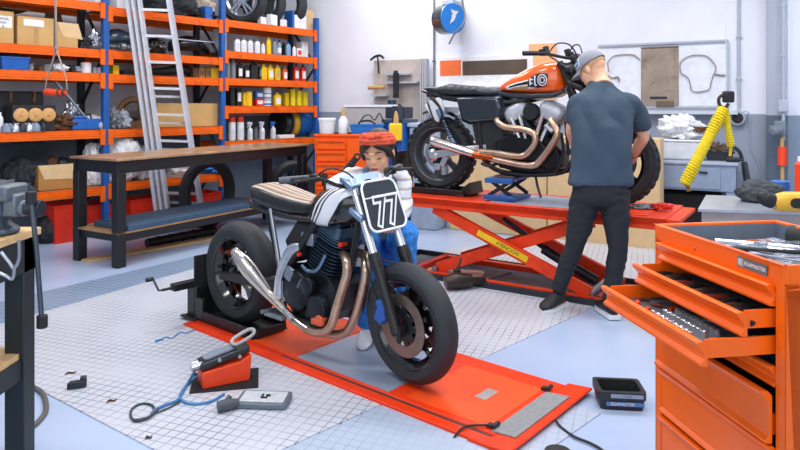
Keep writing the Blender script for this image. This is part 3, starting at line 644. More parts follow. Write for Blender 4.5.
# ---- red bins on the floor, black sack, tyres behind the bench
for k, (px, py, w, h) in enumerate([(66, 243, .34, .4), (91, 236, .34, .34), (147, 229, .5, .36), (207, 220, .34, .34)]):
    p = G(px, py); p = p+V((-.1, .14, 0))
    t = toolbin(['red plastic tub on the floor left of the bench leg', 'red plastic tub under the rack behind the bench leg', 'wide red tub on the floor behind the ladder', 'red tub under the rack near the second upright'][k], p, w, .34, h, RED, name='plastic_tub')
    if k == 1: t.location = p+V((0.02, .05, 0))
o = blob('rubbish_sack', 'black rubbish sack on the floor beside the red tub', 'sack', G(52, 245)+V((-.10, .16, 0)), .20, (.9, .8, .85), BLACKM, 51, amp=.06)
# ---------------------------------------------------------------- long black workbench
A0 = V((-2.51, 5.78, 0)); bu = V((.506, .863, 0)).normalized(); bv = V((-bu.y, bu.x, 0)); BZ = math.atan2(bu.y, bu.x)
bench = thing('workbench', 'long black steel workbench with a varnished wooden top in front of the rack', 'workbench', A0, BZ)
BL, BWd, BT = 2.68, .66, .975
m = MB(); m.bb(-.02, BL+.02, -.02, BWd+.02, BT-.018, BT+.004); m.bld('table_top', mat('varnished_bench_top', '#A98666', .28, var=.18, scale=5, grime='#7B6656', gscale=3), bench, bevel=.003, seg=1)
m = MB()
for y in (.03, BWd-.03): m.bb(0, BL, y-.02, y+.02, BT-.13, BT-.018)
for x in (.03, BL-.03): m.bb(x-.02, x+.02, 0.03, BWd-.03, BT-.13, BT-.018)
m.bld('top_frame', BLACK, bench)
for x in (.045, BL-.045):
    for y in (.045, BWd-.045):
        m = MB(); m.bb(x-.045, x+.045, y-.045, y+.045, .0, BT-.13); m.bld('leg', BLACK, bench, bevel=.004, seg=1)
m = MB(); z = .30
for y in (.02, BWd-.02): m.bb(.09, BL-.09, y-.02, y+.02, z-.07, z)
for x in (.045, BL-.045): m.bb(x-.02, x+.02, .09, BWd-.09, z-.07, z)
m.bld('shelf_frame', BLACK, bench)
m = MB(); m.bb(.0, BL, .0, BWd, z, z+.018); m.bld('lower_shelf', mat('worn_shelf_board', '#B98A5B', .5, var=.15, scale=5, grime='#6F5A47', gscale=3), bench)
def BP(x, y, z): return A0+bu*x+bv*y+V((0, 0, z))
m = MB(); m.box((1.03, .24, .035), (1.86, .50, .05)); m.box((1.0, .25, .062), (1.7, .42, .012)); 
tag(m.bld('drip_tray', DBLUE, loc=BP(0, 0, .309), rz=BZ, bevel=.012), 'long dark blue grey plastic tray on the lower shelf of the workbench', 'tray')
m = MB(); sa, sb = G(147, 243, .05), G(211, 231, .05); m.cyl(sa, sb, .045); m.cyl(sb, sb+(sb-sa)*.06, .05)
for q in range(5): p_ = sa+(sb-sa)*(.15+.18*q); m.cyl(p_, p_+(sb-sa)*.03, .05)
tag(m.bld('drive_shaft', BLACK, ), 'black cylindrical shaft lying on the floor under the workbench', 'shaft')
m = MB(); pa, pb = G(84, 262), G(214, 239); m.bar(pa+V((0, 0, .01)), pb+V((0, 0, .01)), .11, .018); tag(m.bld('wooden_plank', WOODL), 'pale wooden plank lying on the floor under the workbench', 'plank')
# ---------------------------------------------------------------- ladder
lad = thing('ladder', 'silver aluminium extension ladder leaning against the rack', 'ladder')
Lf = V((-2.73+.03, 7.28, 0)); 
def lp(px, py, Y): return P(px, py, Y)
def lY(py, px): return 6000/(925-px)-.17-.27*py/235          # it leans back against the rack front
def rail(px0, px1, w, dpt, dy=0):
    a = lp(px1, 235, lY(235, px1)+dy); a.z = 0; b = lp(px0, -40, lY(-40, px0)+dy); m = MB(); m.bar(a, b, w, dpt, V((0, 1, 0)))
    for e in (-1, 1): m.bar(a+V((e*w*.42, -dpt*.5, 0)), b+V((e*w*.42, -dpt*.5, 0)), .008, .02, V((0, 1, 0)))
    m.bld('rail', ALUL, lad)
ALUL = mat('bright_ladder_aluminium', '#DDE1E9', .4, .5, var=.05)
# px at the top of the frame (y=-40) and at the floor (y=235)
rail(122.5, 160, .03, .07); rail(128.5, 165.5, .026, .07, -.02); rail(134.5, 171, .03, .07, -.05); rail(163, 204, .045, .08, 0)
def rx(a, b, py): return a+(b-a)*(py+40)/275
for k in range(9):
    py = 9+k*26.2-.4*k*0; a = lp(rx(134.5, 171, py), py+.5, lY(py, rx(134.5, 171, py))-.04); b = lp(rx(163, 204, py), py+1.5, lY(py, rx(163, 204, py))); m = MB(); m.bar(a, b, .04, .03, V((0, 0, 1))); m.bld('rung', ALUL, lad)
for k in range(5):
    py = 96+k*26.5; a = lp(rx(128.5, 165.5, py), py, lY(py, rx(128.5, 165.5, py))+.03); b = lp(rx(163, 204, py)-2, py+1, lY(py, rx(163, 204, py))+.05); m = MB(); m.bar(a, b, .035, .026, V((0, 0, 1))); m.bld('rung', ALUL, lad)
for a0 in (160, 204): p = lp(a0, 235, lY(235, a0)); m = MB(); m.box((p.x, p.y, .025), (.06, .1, .05)); m.bld('foot_cap', BLACKM, lad)
# ---------------------------------------------------------------- lifting strap with an orange handle hanging at the rack
Yh = 6.2
st = thing('lifting_strap', 'hanging grey strap loop with a red orange grip in front of the rack', 'strap')
WEB = mat('grey_webbing', '#9A928C', .8, bump=.3, bscale=80)
m = MB(); m.bar(P(55, -60, Yh), P(56, 47, Yh), .018, .012); m.cyl(P(56, 45, Yh), P(56, 49, Yh), .022); m.bld('strap', WEB, st)
for pts in ([(56, 48), (53, 60), (47, 78), (45, 92)], [(56, 48), (60, 60), (66, 78), (67, 90)]):
    m = MB(); m.tube([P(x, y, Yh) for x, y in pts], [.014, .014, .01, .007], 8, 4, flat=.4); m.bld('strap_end', WEB, st)
m = MB(); m.tube([P(44, 92.5, Yh), P(48, 92, Yh), P(58, 93, Yh), P(66, 92.5, Yh)], [.02, .034, .032, .02], 12, 3); m.bld('grip', REDOR, st)
m = MB(); m.ring(P(64, 92.5, Yh), (1, 0, 0), .03, [(.006, .01), (-.006, .01), (-.006, -.01), (.006, -.01)], 16); m.ring(P(59, 92.5, Yh), (1, 0, 0), .034, [(.004, .008), (-.004, .008), (-.004, -.008), (.004, -.008)], 16); m.bld('ferrule', RUST, st)
# ---------------------------------------------------------------- near bench at the left edge
nb = thing('workbench', 'dark workbench cut off by the photo edge carrying a bench vice', 'workbench', V((-1.50, 2.56, 0)), 0)
m = MB(); m.prism([(-1.1, -.36), (.0, -.36), (0, .16), (-1.1, .16)], o=(0, 0, .915), a=(1, 0, 0), b=(0, 1, 0), d=(0, 0, .03)); m.bld('table_top', WOODL, nb, bevel=.003, seg=1)
m = MB(); m.bb(-1.1, -.01, .09, .13, .78, .913); m.bb(-1.1, -.01, -.34, -.30, .78, .913); m.bb(-.05, -.01, -.34, .13, .78, .913); m.bb(-1.1, -.02, -.33, .13, .35, .43); m.bld('frame', mat('dark_green_grey_paint', '#1F2A2E', .5), nb)
for y in (-.30, .09):
    m = MB(); m.bb(-.09, -.01, y-.04, y+.04, 0, .913); m.bld('leg', mat('dark_green_grey_paint', '#1F2A2E', .5), nb, bevel=.004, seg=1)
m = MB(); m.bb(-1.1, -.03, -.32, .12, .432, .455); m.bld('lower_shelf', WOODL, nb)
o = blob('scrap_heap', 'dark brown scrap lying on the lower shelf of the near bench', 'scrap', V((-1.68, 2.40, .457)), .09, (1.2, .8, .5), RUST, 71, amp=.3)
# vice
vc = thing('bench_vice', 'grey blue bench vice with a long hanging steel handle on the near bench', 'vice')
VM = mat('vice_blue_grey_paint', '#4D5F70', .45, .3, var=.2, grime='#2F3840', gscale=8)
z0 = .947; cx, cy = -1.61, 2.56
m = MB(); m.lathe([(.10, 0), (.10, .02), (.075, .035), (.06, .06), (.075, .085)], o=(cx, cy, z0)); m.box((cx-.05, cy, z0+.11), (.24, .11, .07)); m.box((cx-.03, cy, z0+.165), (.07, .15, .06)); m.box((cx-.13, cy, z0+.10), (.12, .08, .05)); m.bld('body', VM, vc, bevel=.012)
m = MB(); m.box((cx+.075, cy, z0+.165), (.06, .15, .06)); m.box((cx+.07, cy, z0+.115), (.10, .08, .09)); m.cyl((cx+.02, cy, z0+.1), (cx+.14, cy, z0+.1), .032); m.bld('front_jaw', mat('vice_grey', '#6C7882', .4, .5, var=.2), vc, bevel=.01)
m = MB(); m.box((cx+.005, cy, z0+.19), (.014, .15, .03)); m.box((cx+.04, cy, z0+.19), (.014, .15, .03)); m.bld('jaw_plate', STEEL, vc)
m = MB(); m.cyl((cx+.12, cy, z0+.1), (cx+.185, cy, z0+.1), .03, .024); m.cyl((cx+.17, cy, z0+.1), (cx+.20, cy, z0+.1), .034); m.bld('spindle_boss', DSTEEL, vc, bevel=.004)
hx = cx+.185
m = MB(); m.tube([(hx-.008, cy-.035, z0+.15), (hx+.012, cy-.035, z0-.05), (hx+.035, cy-.037, z0-.33)], .0095, 12); m.bld('handle', RODM, vc)
for c in ((hx-.008, cy-.035, z0+.15), (hx+.036, cy-.037, z0-.33)): m = MB(); m.cyl((c[0], c[1], c[2]-.028), (c[0], c[1], c[2]+.022), .02); m.bld('handle_end', BLACKM, vc, bevel=.004)
# silver hooks under its top
for k, (a, b) in enumerate([([(19, 240), (19, 258), (14, 268), (9, 262), (1, 252)], 0), ([(-3, 272), (6, 276), (12, 279), (14, 270), (10, 264)], 0)]):
    m = MB(); m.tube([P(x, y, 2.15+.015*k) for x, y in a], .0055, 8, 5); tag(m.bld('wire_hook', STEEL), ['bent silver hook hanging over the edge of the near bench', 'lower silver hook dangling beside the near bench leg'][k], 'hook')
m = MB(); m.tube([G(28, 432)+V((0, 0, .01)), G(38, 424)+V((0, 0, .01)), G(46, 412)+V((0, 0, .01)), G(43, 396)+V((0, 0, .01)), G(30, 388)+V((0, 0, .01)), G(10, 384)+V((0, 0, .01)), G(-30, 380)+V((0, 0, .01))], .012, 10, 6)
tag(m.bld('rubber_hose', mat('grey_brown_hose', '#5E5A58', .5)), 'grey hose curling on the floor behind the near bench leg', 'hose')
# ---------------------------------------------------------------- orange drawer cabinet behind the woman
K0 = P(315, 134, 7.6); K0.z = 0; kh = HC-(134-HY)*7.6/FO
kz = math.radians(-6)
kc = thing('tool_cabinet', 'orange tool cabinet with six slim drawers behind the crouching woman', 'cabinet', K0, kz)
kw = .78; ORC = mat('cabinet_orange', '#F45C08', .45, spec=.3, coat=.0, var=.05)
m = MB(); m.bb(0, kw, .012, .5, .08, kh); m.bb(-.015, kw+.015, -.01, .51, kh-.03, kh); m.bb(0, .02, 0, .5, .08, kh); m.bb(kw-.02, kw, 0, .5, .08, kh); m.bld('body', ORC, kc, bevel=.006, seg=1)
hh = (kh-.05-.1)/7
for k in range(7):
    z = .1+k*hh; m = MB(); m.bb(.025, .36, -.012, .02, z+.01, z+hh-.01); d = m.bld('drawer', ORC, kc, bevel=.005, seg=1)
    m = MB(); m.bb(.03, .355, -.03, -.01, z+hh-.03, z+hh-.02); m.bb(.03, .355, -.034, -.028, z+hh-.035, z+hh-.012); m.bld('handle', ORC, d)
m = MB(); m.bb(.385, kw-.03, -.012, .02, .11, kh-.06); m.bld('door', ORC, kc, bevel=.005, seg=1)
for x in (.06, kw-.06):
    for y in (.06, .44): m = MB(); m.cyl((x-.015, y, .04), (x+.015, y, .04), .04); m.bld('caster', BLACKM, kc)
KR = Matrix.Rotation(kz, 4, 'Z')
def KP(x, y, z): return K0+KR @ V((x, y, z))
t = thing('bucket', 'white plastic bucket with lid on the orange tool cabinet', 'bucket', KP(.11, .15, kh))
m = MB(); m.lathe([(.085, 0), (.1, .16)]); m.bld('body', WHITE, t); m = MB(); m.lathe([(.107, .155), (.107, .18), (.1, .185)]); m.bld('lid', WHITE, t)
t = thing('spray_bottle', 'white bottle with brown nozzle on the orange tool cabinet', 'bottle', KP(.31, .12, kh))
m = MB(); m.lathe([(.055, 0), (.058, .01), (.055, .16), (.03, .2), (.028, .22)]); m.bld('body', WHITE, t); m = MB(); m.lathe([(.03, .21), (.025, .24), (.012, .31)]); m.bld('nozzle', CARD, t)
t = toolbin('bright blue tray of cables on the orange tool cabinet', KP(.6, .2, kh), .4, .28, .11, BLUEB, kz, 'storage_tray')
m = MB(); m.tube([KP(.5, .14, kh+.12), KP(.55, .16, kh+.2), KP(.62, .16, kh+.22), KP(.68, .16, kh+.16), KP(.74, .16, kh+.24), KP(.8, .16, kh+.11)], .007, 8, 6); m.tube([KP(.5, .14, kh+.09), KP(.5, .2, kh+.14), KP(.62, .22, kh+.15), KP(.7, .16, kh+.1)], .012, 8, 5)
tag(m.bld('cable_bundle', BLACKM), 'tangled black cable sticking out of the blue tray', 'cable')
# black part leaning near its left side
t = thing('shock_absorber', 'black shock absorber standing on the cabinet front near the woman', 'shock absorber', P(345, 170, 6.9))
m = MB(); m.cyl((-.05, 0, -.1), (.12, 0, .12), .035); m.ring((.13, 0, .13), (0, 1, 0), .03, [(.01, .01), (-.01, .01), (-.01, -.01), (.01, -.01)], 14); m.bld('body', BLACKM, t)
m = MB()
for q in range(6): m.ring((-.03+.02*q, 0, -.07+.026*q), (.17, 0, .22), .045, [(.006*math.cos(f), .006*math.sin(f)) for f in (0, 1.57, 3.14, 4.71)], 16)
m.bld('spring', DSTEEL, t)
# its low stand, a dark engine trolley
t.location.z = .78+.0
st2 = thing('parts_stand', 'black parts stand in front of the orange tool cabinet', 'stand', P(338, 190, 6.9).xy.to_3d(), .2)
m = MB(); m.bb(-.16, .22, -.16, .16, .6, .66); m.bb(-.14, .2, -.14, .14, .02, .05); m.bld('tray', BLACKM, st2, bevel=.006)
for x in (-.13, .19):
    for y in (-.13, .13): m = MB(); m.cyl((x, y, 0), (x, y, .6), .014); m.bld('leg', BLACKM, st2)
# ---------------------------------------------------------------- tyres standing behind the long bench
for k, (px, Y, R, w, rz) in enumerate([(208, 7.73, .42, .13, 1.5708-1.2), (292, 8.75, .36, .14, .25)]):
    p = V(((px-400)/FO*Y, Y, 0)); t = thing('motorcycle_tyre', ['large bare tyre standing on the floor between rack and workbench', 'wheel with black tyre standing behind the workbench end'][k], 'tyre', p+V((0, 0, R)), BZ-1.5708+(rz if k == 0 else 0)+1.2)
    tread_tyre(R, w, R*.72, TG).bld('tyre', TG, t)
    if k: m = MB(); m.ring((0, 0, 0), (0, 1, 0), R*.72, [(.0, -.05), (.0, .05), (-.03, .03), (-.03, -.03)], 36); m.cyl((0, -.05, 0), (0, .05, 0), .05); [m.bar((0, 0, 0), (R*.7*math.cos(f), 0, R*.7*math.sin(f)), .04, .03, V((0, 1, 0))) for f in [2*PI*q/5 for q in range(5)]]; m.bld('rim', DSTEEL, t)
# ---------------------------------------------------------------- back bench with perforated panel
Yb = 8.6
xA, xB = BWl(375, 80, .06).x, BWl(429, 80, .06).x; PW = xB-xA; b0 = BW0+BWU*xA+BWN*.56
bb_ = thing('workbench', 'back wall workbench with a beige tool panel behind the woman', 'workbench', (b0.x, b0.y, 0), BRZ)
zt = .98; zp = BWp(400, 60, .06).z
m = MB(); m.bb(0, PW+.1, 0, .5, zt-.05, zt); m.bld('table_top', LGREY, bb_)
m = MB(); m.bb(0, PW*.88, .47, .5, zt, zp); m.bb(PW*.93, PW*.96, .40, .5, zt, zp); m.bld('tool_panel', mat('beige_panel', '#BDB2AC', .7, var=.08), bb_)
m = MB(); m.bb(PW*.89, PW*.92, .40, .5, zt, zp); m.bb(PW*.97, PW, .40, .5, zt, zp); m.bld('side_frame', LGREY, bb_)
for z, x0, x1 in ((zp-.22, .27*PW, .72*PW), (zp-.34, .27*PW, .86*PW), (zp-.52, .05*PW, .3*PW)):
    m = MB(); m.bb(x0, x1, .36, .47, z, z+.025); m.bld('panel_shelf', LGREY, bb_)
for x in (.04, PW+.06):
    for y in (.04, .46): m = MB(); m.bb(x-.03, x+.03, y-.03, y+.03, 0, zt-.05); m.bld('leg', BGREY, bb_)
def BB(x, y, z): return V((b0.x, b0.y, 0))+BWU*x-BWN*y+V((0, 0, z))
m = MB(); m.box((0, 0, .03), (.09, .01, .35)); m.box((0, -.005, .2), (.06, .02, .08)); tag(m.bld('hand_saw', DSTEEL, loc=BB(.5*PW, .34, zp-.40), rz=BRZ), 'grey saw blade hanging on the beige tool panel', 'saw')
m = MB(); m.tube([(-.12, 0, 0), (-.04, 0, .05), (.04, 0, .06), (.1, 0, .02)], .018, 8, 4); m.cyl((.0, 0, .05), (.02, 0, -.2), .012); tag(m.bld('clamp_tool', BLACKM, loc=BB(.08, .44, zp+.01), rz=BRZ), 'black clamp at the top corner of the beige tool panel', 'clamp')
m = MB(); m.cyl((0, 0, 0), (.13, 0, .0), .03); m.cyl((.13, 0, 0), (.26, 0, 0), .02); tag(m.bld('wooden_mallet', CARD, loc=BB(-.05, .4, zp-.39), rz=BRZ), 'wooden handle lying at the left of the beige panel', 'mallet')
# drill press and goods on that bench
dp = thing('pillar_drill', 'blue and black pillar drill standing on the back bench', 'drill', BB(.45*PW, .2, zt), BRZ)
m = MB(); m.box((0, 0, .02), (.26, .3, .04)); m.bld('base', DBLUE, dp, bevel=.006); m = MB(); m.cyl((.05, .06, .03), (.05, .06, .5), .03); m.bld('column', STEEL, dp)
m = MB(); m.box((0, 0, .43), (.22, .3, .14)); m.cyl((0, -.06, .28), (0, -.06, .37), .03); m.cyl((0, .1, .43), (0, .1, .56), .06); m.bld('head', mat('drill_dark_blue', '#31465E', .4, .3), dp, bevel=.012)
m = MB()
for q in range(3): f = q*2.09+.5; m.tube([(.11, 0, .42), (.13, .12*math.cos(f), .42+.12*math.sin(f))], .008, 8); m.ball((.13, .12*math.cos(f), .42+.12*math.sin(f)), .016)
m.bld('feed_lever', BLACKM, dp)
t = thing('bench_grinder', 'grey blue machine on the back bench beside the orange motorcycle seat', 'grinder', BB(.78*PW, .17, zt), BRZ)
m = MB(); m.box((0, 0, .03), (.22, .18, .05)); m.cyl((-.08, 0, .17), (.08, 0, .17), .08); m.bld('body', mat('machine_blue_grey', '#5A7FA6', .4), t, bevel=.006)
for e in (-1, 1): m = MB(); m.cyl((e*.1, 0, .17), (e*.14, 0, .17), .09); m.bld('wheel_guard', GREY, t)
t = slab('storage_box', 'open blue crate on the left of the back bench', 'box', 300, 2, 3, .3, .25, .24, BLUE); t.location = BB(.14, .25, zt); t.rotation_euler = (0, 0, BRZ)
# blue machine cabinet, yellow bottle, grey bin, in front of that bench
p = P(400.5, 150, 7.8); t = thing('machine_stand', 'blue steel machine stand behind the woman', 'machine', (p.x, p.y, 0), BRZ)
m = MB(); m.bb(-.155, .11, -.15, .2, 0, 1.25); m.bld('cabinet', BLUE, t, bevel=.01); m = MB(); m.bb(-.165, .12, -.17, .22, 1.25, 1.29); m.bld('top_plate', DBLUE, t); m = MB(); m.bb(-.155, .11, -.1, .12, 1.30, 1.44); m.bb(.0, .1, -.22, -.1, 1.05, 1.45); m.bld('motor_housing', mat('dark_machine_paint', '#27323F', .5), t, bevel=.01)
t = thing('plastic_bottle', 'yellow bottle with a tan nozzle hanging on the blue machine stand', 'bottle', P(396, 140, 7.35), 0)
m = MB(); m.bb(-.08, .07, -.04, .04, -.01, .19); m.bld('body', YELLOW, t, bevel=.02); m = MB(); m.lathe([(.03, .18), (.03, .24), (.02, .3), (.008, .33)]); m.bld('nozzle', CARD, t)
t.location.z += 0
p = P(429, 150, 7.75); t = thing('waste_bin', 'tall light grey waste bin left of the orange motorcycle', 'bin', (p.x, p.y, 0), BRZ)
m = MB(); m.box((0, 0, .6), (.34, .32, 1.2), taper=1.08); m.bld('body', mat('bin_grey_blue', '#A3B2C6', .45), t, bevel=.02); m = MB(); m.bb(-.20, .20, -.19, .19, 1.2, 1.25); m.bld('rim', mat('bin_light_rim', '#B7C3D6', .45), t, bevel=.01)
# beige screen board on the cabinet back, right of the tray
p = P(380, 107, 7.9); t = thing('side_panel_board', 'low beige board with a white top edge behind the orange tool cabinet', 'board', (p.x, p.y, 0), kz)
zb = HC-(107-HY)*7.95/FO; m = MB(); m.bb(-.5, .18, .32, .35, 0, zb); m.bld('board', mat('board_beige_grey', '#B9B6B6', .7), t); m = MB(); m.bb(-.5, .18, .30, .37, zb, zb+.03); m.bld('top_edge', WHITEP, t)
# ---------------------------------------------------------------- floor-level lift with its wheel clamp
L1o = G(183, 323, .02); L1o.z = -.0311; L1F = V((.761, -.649, 0)); L1Z = math.atan2(L1F.y, L1F.x)
lift = thing('motorcycle_lift', 'low orange platform lift lowered into the floor under the number plated motorcycle', 'lift', L1o, L1Z); lift.scale = (1.0214,)*3
LR2 = mat('lift_orange_red', '#EC3A0C', .42, spec=.35, var=.08, scale=3, grime='#D8330F', gscale=2)
LO2 = mat('lift_orange_light', '#F4521C', .5, spec=.35, var=.08, scale=6, grime='#E4481C', gscale=3)
m = MB(); m.bb(0, 2.3, .085, .74, .008, .05); m.bb(0, 2.3, .0, .06, .008, .05); m.bb(0, 2.3, .06, .085, .008, .042); m.bld('platform', LR2, lift, bevel=.003, seg=1)
m = MB(); m.bb(.0, 2.3, .062, .066, .042, .047); m.bb(.9, 2.28, .07, .08, .042, .046); m.bld('edge_groove', [mat('groove_dark', '#4A4038', .6)], lift)
m = MB(); m.bb(1.78, 2.24, .12, .62, .05, .052); m.bb(.0, .98, .1, .70, .05, .052); m.bld('deck_panel', LO2, lift)
m = MB(); m.bb(1.0, 1.68, .10, .63, .05, .054); m.bld('drop_plate', STEELP, lift)
m = MB(); m.prism([(2.3, .05), (2.43, .062), (2.43, .05), (2.3, .03)], o=(0, -.01, 0), a=(1, 0, 0), b=(0, 0, 1), d=(0, .78, 0)); m.prism([(2.22, -.01), (2.3, -.01), (2.3, .0), (2.22, .0)], o=(0, 0, .03), a=(1, 0, 0), b=(0, 1, 0), d=(0, 0, .02)); rp = m.bld('ramp_flap', LR2, lift, bevel=.003, seg=1)
m = MB(); m.prism([(2.27, .055), (2.39, .065), (2.39, .059), (2.27, .049)], o=(0, .10, 0), a=(1, 0, 0), b=(0, 0, 1), d=(0, .50, 0)); m.bld('grip_strip', mat('grip_strip_grey', '#8D8F92', .7, var=.15, scale=60, bump=.4, bscale=200), rp)
m = MB(); m.bb(2.05, 2.07, .33, .45, .0522, .054); m.bb(2.03, 2.09, .33, .45, .052, .0532); m.bld('slot_insert', mat('slot_grey', '#A5A09A', .6), lift)
for y in (.11, .60): m = MB(); m.cyl((2.27, y, .065), (2.27, y+.05, .065), .01); m.box((2.25, y+.02, .058), (.03, .03, .012)); m.bld('hinge', DSTEEL, lift)
m = MB(); m.tube([(2.24, .12, .06), (2.18, .06, .06), (2.17, .0, .055), (2.16, -.04, .02)], .005, 6, 4); m.bld('release_cable', BLACKM, lift)
# wheel clamp: post, arm with crank, upright jaws, tray
m = MB(); m.box((-.06, .16, .16), (.11, .12, .20)); m.bb(-.14, .02, .06, .26, .05, .06); m.bld('clamp_post', BLACK, lift, bevel=.005)
m = MB(); m.bar((-.06, -.04, .275), (-.06, .44, .275), .06, .045); m.bar((-.03, .42, .275), (.12, .42, .275), .05, .05); m.bld('clamp_arm', BLACK, lift, bevel=.004)
m = MB(); m.cyl((-.06, -.04, .275), (-.06, -.11, .275), .009); m.tube([(-.06, -.11, .275), (-.07, -.13, .275), (-.12, -.135, .33), (-.13, -.14, .34)], .007, 8); m.cyl((-.13, -.135, .34), (-.13, -.18, .34), .014); m.bld('crank_handle', DSTEEL, lift)
for y, e in ((.095, -1), (.38, 1)):
    m = MB(); m.bb(.02, .56, y-.008, y+.008, .053, .12); m.bb(-.0, .09, y-.01, y+.01, .06, .50 if e > 0 else .2); m.bld('clamp_jaw', BLACK, lift, bevel=.004)
m = MB(); m.bb(-.03, .6, .10, .37, .053, .0545); m.bb(-.035, -.02, .10, .37, .053, .46); m.prism([(.5, .062), (.62, .062), (.62, .10)], o=(0, .12, 0), d=(0, .22, 0)); m.bld('clamp_tray', BLACKM, lift)
# ---------------------------------------------------------------- motorcycle building blocks
def mwheel(par, name, c, R, w, rr, spokes, hubm, rimm, disc=None, side=-1, X=None, knob=0, dm=None, spw=.03):
    c = V(c); t = tread_tyre(R, w, rr, None) if False else None
    m = MB(); m.X = X
    m.ring(c, (0, 1, 0), rr, [(.004, -w*.40), (.012, -w*.42), (.012, -w*.36), (-.004, -w*.3), (-.02, -w*.12), (-.02, w*.12), (-.004, w*.3), (.012, w*.36), (.012, w*.42), (.004, w*.40), (-.008, w*.32), (-.032, w*.13), (-.032, -w*.13), (-.008, -w*.32)], 60)
    m.cyl(c+V((0, -w*.42, 0)), c+V((0, w*.42, 0)), .038); m.cyl(c+V((0, -w*.6, 0)), c+V((0, w*.6, 0)), .012)
    for k in range(spokes):
        f = 2*PI*k/spokes+.35; d = V((math.cos(f), 0, math.sin(f))); n = V((-math.sin(f), 0, math.cos(f)))
        m.loft([[c+d*.03+n*a*spw*.9+V((0, b*w*.22, 0)) for a, b in ((-1, -1), (1, -1), (1, 1), (-1, 1))], [c+d*rr*.55+n*a*spw*.42+V((0, b*w*.12, 0)) for a, b in ((-1, -1), (1, -1), (1, 1), (-1, 1))], [c+d*(rr-.022)+n*a*spw*.7+V((0, b*w*.12, 0)) for a, b in ((-1, -1), (1, -1), (1, 1), (-1, 1))]])
    wh = m.bld(name, rimm, par)
    m = MB(); m.X = X; n = 14; prof = []
    for k in range(n+1):
        f = -1+2*k/n; prof.append((-(1-math.sqrt(max(0, 1-(abs(f)*.93)**2)))*(R-rr)*.75, f*w/2*(1 if abs(f) < .9 else .97)))
    prof += [(-(R-rr)*.72, w*.45), (-(R-rr)-.003, w*.38), (-(R-rr)-.003, -w*.38), (-(R-rr)*.72, -w*.45)]
    m.ring(c, (0, 1, 0), R, prof, 72)
    if knob:
        for k in range(knob):
            for j, y in enumerate((-.34, 0, .34)):
                f = 2*PI*(k+(.5 if j == 1 else 0))/knob; d = V((math.cos(f), 0, math.sin(f))); q = c+d*(R-(.012 if j != 1 else .0)+.001)+V((0, y*w, 0)); e = V((-math.sin(f), 0, math.cos(f)))*PI*R/knob*.62
                r0 = [q-d*.014+e*a+V((0, b*w*.13, 0)) for a, b in ((-1, -1), (1, -1), (1, 1), (-1, 1))]; m.loft([r0, [p+d*.018 for p in r0]])
    m.bld('tyre', TG if not knob else RUBBER, wh)
    if disc:
        ro, ri = disc
        for s_ in side if isinstance(side, tuple) else (side,):
            m = MB(); m.X = X; y = s_*w*.46; m.ring(c+V((0, y, 0)), (0, 1, 0), (ro+ri)/2, [(-(ro-ri)/2, -.002), ((ro-ri)/2, -.002), ((ro-ri)/2, .002), (-(ro-ri)/2, .002)], 60)
            dd = m.bld('brake_disc', dm or DSTEEL, wh)
            m = MB(); m.X = X; m.ring(c+V((0, y, 0)), (0, 1, 0), ri*.62, [(-ri*.28, -.003), (ri*.16, -.003), (ri*.16, .003), (-ri*.28, .003)], 40)
            for k in range(10):
                f = 2*PI*k/10; d = V((math.cos(f), 0, math.sin(f))); m.cyl(c+d*ri*.86+V((0, y-.004, 0)), c+d*ri*.86+V((0, y+.004, 0)), ri*.17, seg=12)
            m.bld('disc_carrier', BLACK, dd)
    return wh
def rrect(W, H, r, n=6):
    out = []
    for cx, cy, a in ((W/2-r, H/2-r, 0), (-W/2+r, H/2-r, 90), (-W/2+r, -H/2+r, 180), (W/2-r, -H/2+r, 270)):
        for k in range(n+1): f = math.radians(a+90*k/n); out.append((cx+r*math.cos(f), cy+r*math.sin(f)))
    return out
def finned(m, c, ax, r, L, n, sx=1., th=.006):
    """a cooling-finned barrel"""
    c = V(c); ax = V(ax).normalized(); a, b = frame(ax, V((0, 1, 0)))
    def rg(R, h): return [c+ax*h+a*R*abs(math.cos(t))**.6*(1 if math.cos(t) > 0 else -1)+b*R*sx*abs(math.sin(t))**.6*(1 if math.sin(t) > 0 else -1) for t in [2*PI*k/20+.01 for k in range(20)]]
    m.loft([rg(r*.82, 0), rg(r*.82, L)])
    for k in range(n): h = L*(k+.5)/n; m.loft([rg(r, h-th/2), rg(r, h+th/2)])
STR = mat('seat_stripe_tan', '#A5846C', .6, var=.1); STR2 = mat('seat_stripe_pale', '#C9BDB2', .6); SEATB = mat('black_seat_vinyl', '#1A1B1F', .3, spec=.6, var=.1)
# ================================================================ motorcycle with number plate 77
M1o = V((-1.0*1.0214, 4.18*1.0214, .02)); M1Z = math.atan2(-.92, 1.075)
mo = thing('motorcycle', 'black and white cafe style motorcycle with number plate 77 standing on the low orange lift', 'motorcycle', M1o, M1Z); mo.scale = (1.0214,)*3
RC = V((-.03, 0, .3315)); FC = V((1.385, 0, .308))
HD = V((1.12, 0, .92)); AX = V((-.40, 0, .92)).normalized()
ST = Matrix.Translation(HD) @ Matrix.Rotation(math.radians(-7), 4, AX) @ Matrix.Translation(-HD)
mwheel(mo, 'rear_wheel', RC, .325, .175, .215, 5, None, BLACKG, (.115, .085), 1, None, 0, DSTEEL)
mwheel(mo, 'front_wheel', FC, .302, .125, .215, 6, None, BLACKG, (.158, .100), (-1, 1), ST, 0, mat('bronze_brake_disc', '#8C7B70', .35, .85, var=.15))
m = MB()
for s in (-1, 1): m.loft([[V((x, s*y0+dy, z+dz)) for dy, dz in ((-.02, -hh), (.02, -hh), (.02, hh), (-.02, hh))] for x, y0, z, hh in ((.52, .09, .36, .035), (.3, .12, .345, .03), (-.07, .125, .325, .022))])
m.cyl((.38, -.1, .355), (.38, .1, .355), .03); m.bld('swingarm', BLACK, mo, bevel=.004, seg=1)
m = MB()
